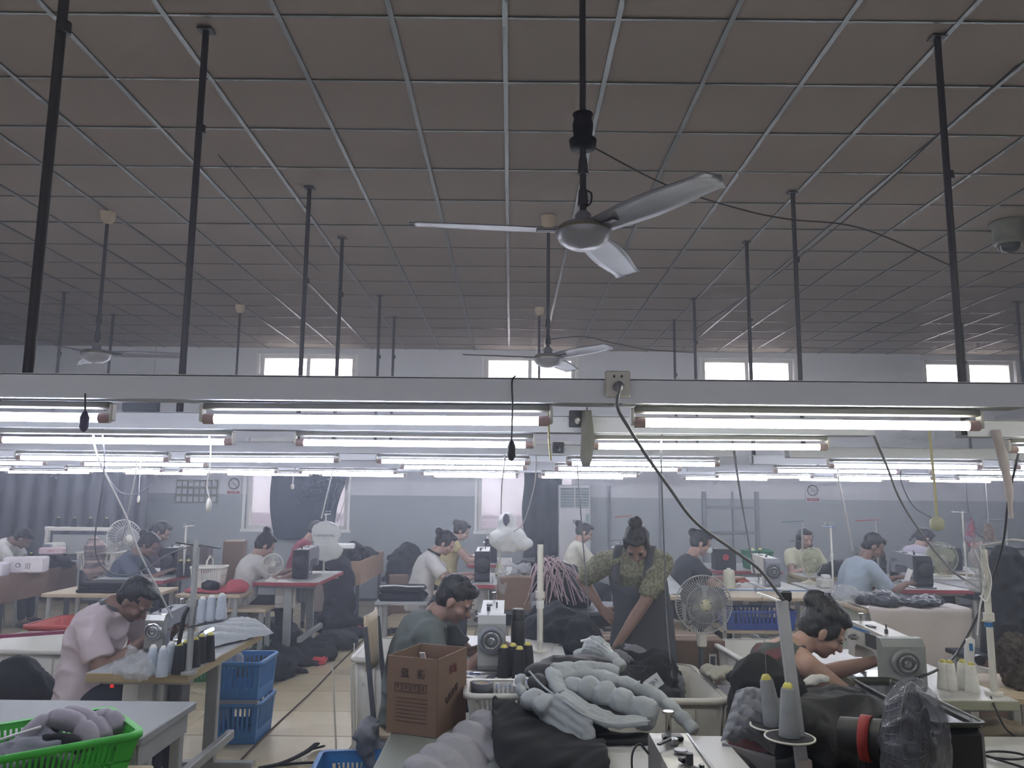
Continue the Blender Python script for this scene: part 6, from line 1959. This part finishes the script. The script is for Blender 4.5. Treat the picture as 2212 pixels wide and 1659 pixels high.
MB().lathe([(.0, -.11), (.055, -.105), (.06, -.07), (.04, -.055), (.045, .0), (.038, .03), (.045, .05), (.02, .06), (0, .06)], (0, 0, 3.175 - CEIL), 18, cap=False).build('slipped_canopy', M_BLKM, f1)
MB().tube(spline([(0, 0, 2.80 - CEIL), (.03, -.01, 2.82 - CEIL), (.035, -.01, 2.86 - CEIL), (.02, 0, 2.88 - CEIL)]), .004, 6).build('loose_wire', M_BLK, f1)
ceiling_fan('ceiling fan before the middle high window', .29, 6.30, 2.67, 1.2)
ceiling_fan('ceiling fan over the brown trough side', -3.38, 6.30, 2.67, .1)
ceiling_fan('ceiling fan far back over the slate shirt woman', -3.38, 9.54, 2.67, .6)
ceiling_fan('ceiling fan far back before the tall cooler', .33, 9.52, 2.67, .2)
dc = thing('dome_camera', 'grey dome camera fixed to the ceiling', 'camera', (4.13, 6.33, CEIL))
MB().lathe([(.13, 0), (.13, -.03), (.115, -.035), (.112, -.16), (.1, -.19), (.0, -.19)], n=28, cap=False).build('housing', mat('cam_grey', '#77786f', .5), dc)
MB().lathe([(.085, -.19), (.08, -.225), (.055, -.25), (.0, -.262)], n=24, cap=False).build('dome', mat('cam_dome', '#3a3b3c', .1), dc)
MW = mat('wire_grey', '#4a4a4d', .6)
cable('cable', [(.295, 3.21, 3.10), at(1440, 400, 3.35), at(1600, 452, 3.45), at(1706, 474, 3.55), at(1860, 493, 3.6), (2.12, 3.67, 2.70)], .004, MW, 'thin cable from the big ceiling fan to a drop rod')
cable('cable', [at(2212, 130, 3.9), at(2060, 262, 4.3), at(1820, 480, 5.6), at(1640, 620, 7.4), at(1500, 712, 9.8)], .006, MW, 'long thin wire sloping along the ceiling')
cable('cable', [at(205, 5, 3.62), at(330, 160, 4.3), at(430, 285, 4.9), at(560, 440, 5.8), at(645, 545, 6.7), at(690, 585, 7.3)], .004, MW, 'thin wire along the ceiling by the drop rods')
cable('cable', [(.29, 6.3, 2.85), at(1260, 727, 6.4), at(1320, 740, 6.6), at(1400, 755, 6.9), at(1500, 762, 7.4)], .004, MW, 'thin cable from the fan before the high window')
# socket plate with plug and thick cable
def socket(label, c, w, h, m, mp, plug=True, cab=None):
    t = thing('wall_socket', label, 'socket', c)
    MB().box((0, 0, 0), (w, .02, h), b=.004).build('plate', m, t)
    for dx in (-.15, .15):
        MB().box((dx * w, -.0105, h * .28), (w * .07, .003, h * .09)).build('pin_hole', M_BLK, t)
    if plug:
        MB().lathe([(w * .2, 0), (w * .2, .02), (w * .13, .035), (.006, .05)], (0, -.01, -h * .12), 14, MX.Rotation(PI / 2, 3, 'X')).build('plug', mp, t)
    if cab:
        MB().tube(spline(cab, 9), .0055, 8).build('cord', mp, t, True)
    return t
sp = at(1334, 830, 2.425)
CORD = mat('cord_grey', '#6f7076', .5)
socket('white socket plate with thick grey cord on the first trough', sp, .078, .083, M_OFFW, CORD, True,
       [sp + V((0, -.05, -.012)), at(1334, 880, 2.40), at(1362, 930, 2.42), at(1397, 985, 2.46), at(1440, 1045, 2.5), at(1500, 1125, 2.56), at(1580, 1185, 2.62), at(1640, 1230, 2.66), at(1692, 1296, 2.72)])
s2 = at(1247, 905, 3.60)
socket('grey socket with pale plug on the second trough', s2, .075, .078, M_DGREY, M_OFFW)
socket('small grey socket on the third trough', at(1206, 967, 5.655), .08, .08, M_DGREY, M_DGREY)
bx_ = tag(MB().box(at(305, 876, 3.60), (.165, .03, .055), b=.004).build('junction_box', mat('junction_grey', '#5f6470', .5)), 'dark grey junction box on the second trough', 'box')
hf = thing('hanging_duster', 'folded yellowish duster hanging from the second trough', 'duster', at(1266, 890, 3.58))
b = MB()
b.loft([[at(px + sx * w, py, 3.56 + dy) for sx, dy in ((-1, -.02), (1, -.02), (1, .02), (-1, .02))] for px, py, w in ((1268, 886, 9), (1268, 915, 13), (1270, 950, 15), (1266, 990, 13), (1266, 1008, 8))])
b.build('duster_cloth', mat('duster', '#85837c', .85, var=.15, stretch=(4, 4, .5)), hf, True)
MB().cyl(at(1268, 887, 3.56), at(1268, 880, 3.6), .004, n=6).build('hook', M_CHROME, hf, True)
MW2 = mat('wire_white', '#c3c1c0', .5)
MWY = mat('wire_cream', '#bdb68a', .5)
def pull(label, pts, r, m, weight=None, name='pull_cord', wm=None, group=None):
    p = V(pts[0])
    yr = min(ROWS, key=lambda q: abs(q - p.y))
    if p.z < TZ0 and abs(yr - p.y) < .4:
        pts = [V((p.x, yr, TZ0 + .002))] + list(pts)
    t = thing(name, label, 'cord', pts[0], 0, group)
    MB().tube(spline(pts, 7), r, 6).build('cord', m, t, True)
    if weight:
        p = V(pts[-1])
        MB().lathe([(.004, 0), (weight * .6, -.006), (weight, -.02), (weight, -.05), (weight * .5, -.062), (0, -.066)], p, 14, cap=False).build('switch', wm or M_OFFW, t, True)
    return t
pull('hooked cord with dark switch at the first trough', [at(1113, 812, 2.43), at(1106, 825, 2.41), at(1107, 880, 2.41), at(1105, 950, 2.41)], .0028, MW, .013, wm=M_DGREY)
pull('dark switch cord crossing a lamp by the front trough', [at(184, 850, 2.43), at(184, 888, 2.43)], .003, MW, .014, wm=mat('switch_violet', '#5a5470', .5))
pull('short cream cord under the first trough', [at(1185, 900, 2.5), at(1186, 950, 2.5), at(1190, 995, 2.5)], .0035, MWY)
pull('cream flat cord with bundled white plug', [at(2007, 925, 3.6), at(2014, 1000, 3.6), at(2020, 1060, 3.6), at(2023, 1115, 3.6)], .0065, MWY, .03, wm=mat('plug_cream', '#b9b9a0', .5))
pull('long white cord down to the white polo man machine', [at(205, 965, 3.7), at(225, 1020, 3.75), at(270, 1110, 3.9), at(300, 1190, 4.0), at(345, 1280, 4.15), at(372, 1335, 4.25)], .0045, MW2)
pull('looped grey cord between trough and thread stand', [at(225, 1020, 3.72), at(205, 1180, 3.8), at(240, 1238, 3.85), at(300, 1235, 3.88), at(370, 1195, 3.92), at(430, 1175, 3.93)], .0035, CORD)
pull('white cord with plug before the notice board', [at(455, 962, 3.72), at(453, 1015, 3.74), at(447, 1050, 3.76), at(452, 1076, 3.76)], .0035, MW2, .012)
pull('thin white cord hanging by the dark curtain', [at(302, 1020, 6.9), at(300, 1070, 6.9)], .004, MW2, .012)
pull('drooping cord under the fourth trough', [at(230, 1023, 6.9), at(255, 1060, 6.9), at(290, 1068, 6.9), at(330, 1045, 6.9), at(352, 1022, 6.9)], .005, CORD)
pull('slanting pale rope before the dark curtain', [at(293, 1022, 6.9), at(280, 1090, 7.3), at(262, 1180, 8.3)], .006, MW2)
pull('white cord down to the white tee woman pole', [at(716, 1028, 8.9), at(706, 1070, 8.8), at(694, 1120, 8.72)], .007, MW2)
pull('white cord down to the hanging carrier bag', [at(759, 1028, 8.9), at(745, 1080, 8.8), at(729, 1128, 8.7)], .006, MW2)
pull('short white plug cord before the dark window cloth', [at(634, 1028, 8.9), at(632, 1045, 8.9)], .006, MW2, .02)
pull('white cord falling to the big clear bag', [at(1090, 1000, 5.7), at(1084, 1050, 6.4), at(1082, 1110, 8.8)], .006, MW2)
pull('white cord sagging before the black curtain', [at(1158, 1010, 5.7), at(1152, 1060, 6.2), at(1130, 1130, 7.5), at(1110, 1148, 8.9)], .005, MW2)
pull('white cord hanging by the apron woman', [at(1247, 1000, 5.7), at(1254, 1100, 5.4), at(1260, 1180, 5.3), at(1270, 1300, 5.15), at(1272, 1400, 5.1)], .0045, CORD)
pull('pale cord past the apron woman shoulder', [at(1428, 970, 3.7), at(1430, 1060, 4.0), at(1435, 1200, 4.4), at(1440, 1330, 4.6), at(1455, 1505, 4.35)], .004, CORD)
pull('grey white cord falling to the masked woman table', [at(1575, 923, 3.67), at(1585, 970, 4.4), at(1595, 1040, 6.0), at(1610, 1130, 7.2), at(1630, 1240, 7.6)], .009, CORD)
pull('white straight rope to the blue shirt man table', [at(1811, 1035, 6.9), at(1825, 1100, 7.1), at(1842, 1190, 7.4)], .008, MW2)
pull('grey cable sweeping down past the blue shirt man', [at(1885, 935, 3.7), at(1915, 1005, 4.0), at(1945, 1080, 4.2), at(2000, 1165, 4.25), at(2060, 1235, 4.25), at(2115, 1270, 4.1)], .006, CORD)
pull('thin dark cord curving before the grey wall', [at(1948, 1045, 6.9), at(1975, 1095, 7.2), at(2015, 1120, 7.4)], .005, MW)
pull('thin dark cord near the woven panel', [at(2086, 1040, 8.98), at(2092, 1100, 8.98), at(2110, 1150, 8.98), at(2128, 1163, 8.98)], .006, MW)
pull('white cable running off by the thick pole', [at(2120, 1178, 4.2), at(2160, 1172, 4.1), at(2185, 1166, 4.0), at(2240, 1172, 3.9)], .006, MW2)
tag(MB().tube(spline([at(2150, 930, 3.6), at(2165, 985, 3.6), at(2178, 1050, 3.6), at(2184, 1120, 3.6)], 6), [.022] * 9 + [.018] * 6 + [.01] * 4, 8).build('wrapped_strip', mat('wrap_pinkwhite', '#bcb2b0', .7)), 'pinkish white wrapped strip hanging at the trough gap', 'strip')
# things on the back wall
yw = YW - .02
def wall_sign(label, xa, xb, z0, z1, ring=True):
    t = thing('sign', label, 'sign', ((xa + xb) / 2, yw, z0))
    c = V(((xa + xb) / 2, yw, (z0 + z1) / 2))
    w, h = xb - xa, z1 - z0
    MB().box(c, (w, .012, h)).build('sign_board', mat('sign_white', '#c9c6c8', .6), t, True)
    red = mat('sign_red', '#9c3b48', .6)
    dk = mat('sign_dark', '#4c4a55', .6)
    cc = c + V((0, -.009, h * .14))
    r = w * .36
    MB().tube([cc + V((r * math.cos(a * PI / 14), 0, r * math.sin(a * PI / 14))) for a in range(28)], .009, 6, closed=True).build('ban_ring', dk, t, True)
    MB().bar(cc + V((-r * .7, 0, r * .7)), cc + V((r * .7, 0, -r * .7)), .016, .006).build('ban_bar', dk, t, True)
    MB().bar(cc + V((-r * .5, .003, -r * .1)), cc + V((r * .45, .003, -r * .1)), .02, .006).build('cigarette', dk, t, True)
    MB().box(c + V((0, -.008, -h * .38)), (w * .86, .004, h * .16)).build('text_band', red, t, True)
    word('\u7981\u6b62\u5438\u70df', h * .12, c + V((0, -.012, -h * .38)), face_R((0, -1, 0)), mat('sign_white', '#c9c6c8', .6), t)
    return t
wall_sign('no smoking sign between notice board and window', at(490, 1050, yw).x, at(521, 1050, yw).x, at(505, 1068, yw).z, at(505, 1032, yw).z)
wall_sign('no smoking sign on the bare grey wall', at(1740, 1060, yw).x, at(1770, 1060, yw).x, at(1755, 1084, yw).z, at(1755, 1046, yw).z)
nb = thing('notice_board', 'grey green notice board with rows of paper cards', 'board', at(425, 1085, yw))
p0, p1 = at(379, 1086, yw), at(471, 1037, yw)
MB().box(((p0.x + p1.x) / 2, yw, (p0.z + p1.z) / 2), (p1.x - p0.x, .02, p1.z - p0.z)).build('backing', mat('board_olive', '#6f7168', .8), nb, True)
mc = MB().box((0, 0, 0), ((p1.x - p0.x) / 7 * .72, .006, (p1.z - p0.z) / 3 * .66)).mesh('card', mat('card_pale', '#aeb0b3', .8))
for r in range(3):
    for c in range(7):
        o = bpy.data.objects.new('card', mc)
        COL.objects.link(o)
        o.location = (p0.x + (p1.x - p0.x) * (c + .5) / 7, yw - .012, p0.z + (p1.z - p0.z) * (r + .5) / 3)
        hang(o, nb, True)
ac = thing('air_cooler', 'tall white floor standing air conditioner by the wall', 'air conditioner', (.965, 12.2, 0))
ax0, ax1, az = at(1207, 1150, 12.05).x, at(1276, 1150, 12.05).x, at(1240, 1047, 12.05).z
MB().box(((ax0 + ax1) / 2, 12.22, az / 2), (ax1 - ax0, .34, az), b=.012).build('cabinet', mat('ac_white', '#bcbcc0', .4, var=.03), ac, True)
MB().box(((ax0 + ax1) / 2, 12.045, az - .20), (ax1 - ax0 - .05, .012, .30)).build('grille_recess', mat('ac_teal', '#5d6d70', .5), ac, True)
for k in range(7):
    MB().box(((ax0 + ax1) / 2, 12.035, az - .08 - .042 * k), (ax1 - ax0 - .05, .016, .012), R=MX.Rotation(.4, 3, 'X')).build('louver', mat('ac_louver', '#a7adb0', .4), ac, True)
MB().box(((ax0 + ax1) / 2, 12.033, az - .2), (.012, .012, .30)).build('grille_bar', M_OFFW, ac, True)
MB().box((ax1 - .05, 12.045, az - .5), (.05, .006, .12)).build('energy_label', mat('energy_label', '#7f9a8e', .5), ac, True)
MB().box(((ax0 + ax1) / 2 - .01, 12.045, az - .55), (.04, .006, .06)).build('control_panel', M_GREY, ac, True)
# cloths over windows
M_NVY = mat('navy_cloth', '#38414f', .85, var=.12, scale=2, bump=.2, bscale=12)
b = MB()
cA = [at(594, 1165, YW - .12), at(722, 1150, YW - .12), at(760, 1015, YW - .10), at(590, 1015, YW - .10)]
b.grid(lambda u, v: cA[0].lerp(cA[1], u).lerp(cA[3].lerp(cA[2], u), v) + V((-.06 * math.sin(PI * v), -.05 * math.sin(PI * u * 3) * (1 - v) - .02, -.05 * math.sin(PI * u) * (1 - v))), 24, 24)
o = b.build('window_cloth', M_NVY)
o.modifiers.new('t', 'SOLIDIFY').thickness = .006
rd = thing('curtain_rod', 'thin rod over the window carrying the navy cloth', 'rod', cA[3])
MB().cyl(cA[3] + V((-.15, 0, .0)), cA[2] + V((.1, 0, .0)), .012, n=8).build('rod', M_LEG, rd, True)
for q in (cA[3] + V((-.12, 0, 0)), cA[2] + V((.07, 0, 0))):
    MB().bar(q, V((q.x, YW + .01, q.z)), .02, .02).build('bracket', M_LEG, rd, True)
tag(o, 'dark navy cloth slung across the window behind white tee woman', 'cloth')
b = MB()
cB = [at(1130, 1205, YW - .15), at(1207, 1200, YW - .15), at(1212, 1010, YW - .12), at(1130, 1010, YW - .12)]
b.grid(lambda u, v: cB[0].lerp(cB[1], u).lerp(cB[3].lerp(cB[2], u), v) + V((.02 * math.sin(v * 9), -.04 * math.sin(u * 14), 0)), 28, 18)
o = b.build('curtain', mat('black_curtain', '#31353d', .85, var=.12))
o.modifiers.new('t', 'SOLIDIFY').thickness = .006
tag(o, 'black curtain hanging beside the tall air conditioner', 'curtain')
# blocked up frame, pipes and small plate on the right wall
M_FRAMEG = mat('frame_greyblue', '#7d828c', .6)
fr = thing('metal_rack', 'grey metal frame rack fixed to the dado wall', 'frame', at(1583, 1160, yw))
for px in (1525, 1587, 1640):
    q0, q1 = at(px, 1245, yw), at(px, 1062, yw)
    MB().box((q0.x, yw, (q0.z + q1.z) / 2), (.06 if px != 1587 else .02, .04, q1.z - q0.z)).build('upright', M_FRAMEG, fr, True)
for py in (1096, 1150):
    q0, q1 = at(1525, py, yw), at(1640, py, yw)
    MB().box(((q0.x + q1.x) / 2, yw - .01, q0.z), (q1.x - q0.x, .05, .035)).build('rail', M_FRAMEG, fr, True)
for k, (px, y0, y1) in enumerate(((1428, 1020, 1250), (1317, 1050, 1250))):
    q0, q1 = at(px, y1, yw), at(px, y0, yw)
    tag(MB().cyl((q0.x, yw - .01, q0.z), (q0.x, yw - .01, q1.z), .018, n=8).build('conduit', M_FRAMEG), ('grey conduit pipe right of the small nameplate', 'thin grey conduit pipe behind the small nameplate')[k].replace('right of', 'beyond'), 'pipe')
pl = tag(MB().box(at(1330, 1089, yw), (.23, .015, .05)).build('nameplate', mat('plate_grey', '#a5a6ad', .6)), 'small grey nameplate on the dado by the cooler', 'plate')
# orange and red thread arms on far stands
for k, (px, py, Y, m, lb) in enumerate(((1347, 1114, 9.0, '#a8604f', 'far thread stand with orange arm behind apron woman'), (1868, 1122, 8.6, '#9a4a4c', 'far thread stand with red arm beside blue shirt man'), (1708, 1125, 8.9, '#5a7482', 'far thread stand with teal arm by long haired woman'), (2150, 1122, 9.6, '#5b5d60', 'far thread stand with grey arm past the scarf'), (1340, 1165, 8.2, '#606268', 'low far thread stand beyond apron woman'))):
    p = at(px, py, Y)
    t = thing('thread_stand', lb, 'stand', (p.x + .1, Y, 0))
    MB().cyl((p.x + .12, Y, 0), (p.x + .12, Y, p.z), .01, n=8).build('pole', M_LEG, t, True)
    MB().cyl((p.x + .12, Y, 0), (p.x + .12, Y, .02), .12, n=16).build('foot', M_LEG, t, True)
    MB().bar((p.x - .10, Y, p.z - .015), (p.x + .14, Y, p.z), .02, .012).build('thread_arm', mat('arm_' + m[1:], m, .5), t, True)
    MB().bar((p.x - .02, Y, p.z - .22), (p.x + .16, Y, p.z - .22), .012, .008).build('lower_arm', M_DGREY, t, True)
# cable and strap on the aisle floor
cable('floor_cable', [(-1.60, 4.6, .006), (-1.605, 5.6, .006), (-1.59, 6.6, .006), (-1.60, 7.6, .006), (-1.605, 9.0, .006), (-1.60, 11.2, .006)], .005, mat('dirt_brown', '#3b322b', .9), 'dark cable taped along the aisle floor joint')
o = MB().tube(spline([on(560, 1659, .01), on(610, 1648, .012), on(660, 1625, .03), on(685, 1606, .05), on(672, 1618, .03), on(698, 1612, .02)], 6), .022, 6, flat=.3).build('strap', M_BLKC)
tag(o, 'crumpled black strap lying on the aisle tiles', 'strap')
o = MB().tube(spline([on(600, 1652, .01), on(660, 1648, .012), on(735, 1645, .012), on(780, 1640, .01)], 6), .008, 6).build('strap', M_BLKC)
tag(o, 'thin straight black cord on the aisle tiles', 'cord')
pile('cloth_scrap', 'small black scrap near the tall white tub', 'cloth', M_BLKC, [(on(830, 1366, .03), (.14, .06, .03)), (on(850, 1362, .03), (.08, .05, .04))], .014, .016, 16, zmin=.003)

# ---------------------------------------------------------------- haze added to stand in for lens glare
hz = MB().box((0, (2.2 + YW + .02) / 2, (CEIL + .015) / 2), (19.14, YW + .02 - 2.2, CEIL + .055)).build('haze', [])
m = bpy.data.materials.new('glare_haze')
m.use_nodes = True
nt = m.node_tree
nt.nodes.remove(nt.nodes['Principled BSDF'])
vsn = nt.nodes.new('ShaderNodeVolumeScatter')
vsn.inputs['Color'].default_value = (.80, .85, 1, 1)
vsn.inputs['Density'].default_value = HAZE_DENSITY
vsn.inputs['Anisotropy'].default_value = .35
nt.links.new(vsn.outputs[0], nt.nodes['Material Output'].inputs['Volume'])
hz.data.materials.append(m)
tag(hz, 'thin pale haze added over the work area for lens glare', 'haze', kind='stuff')
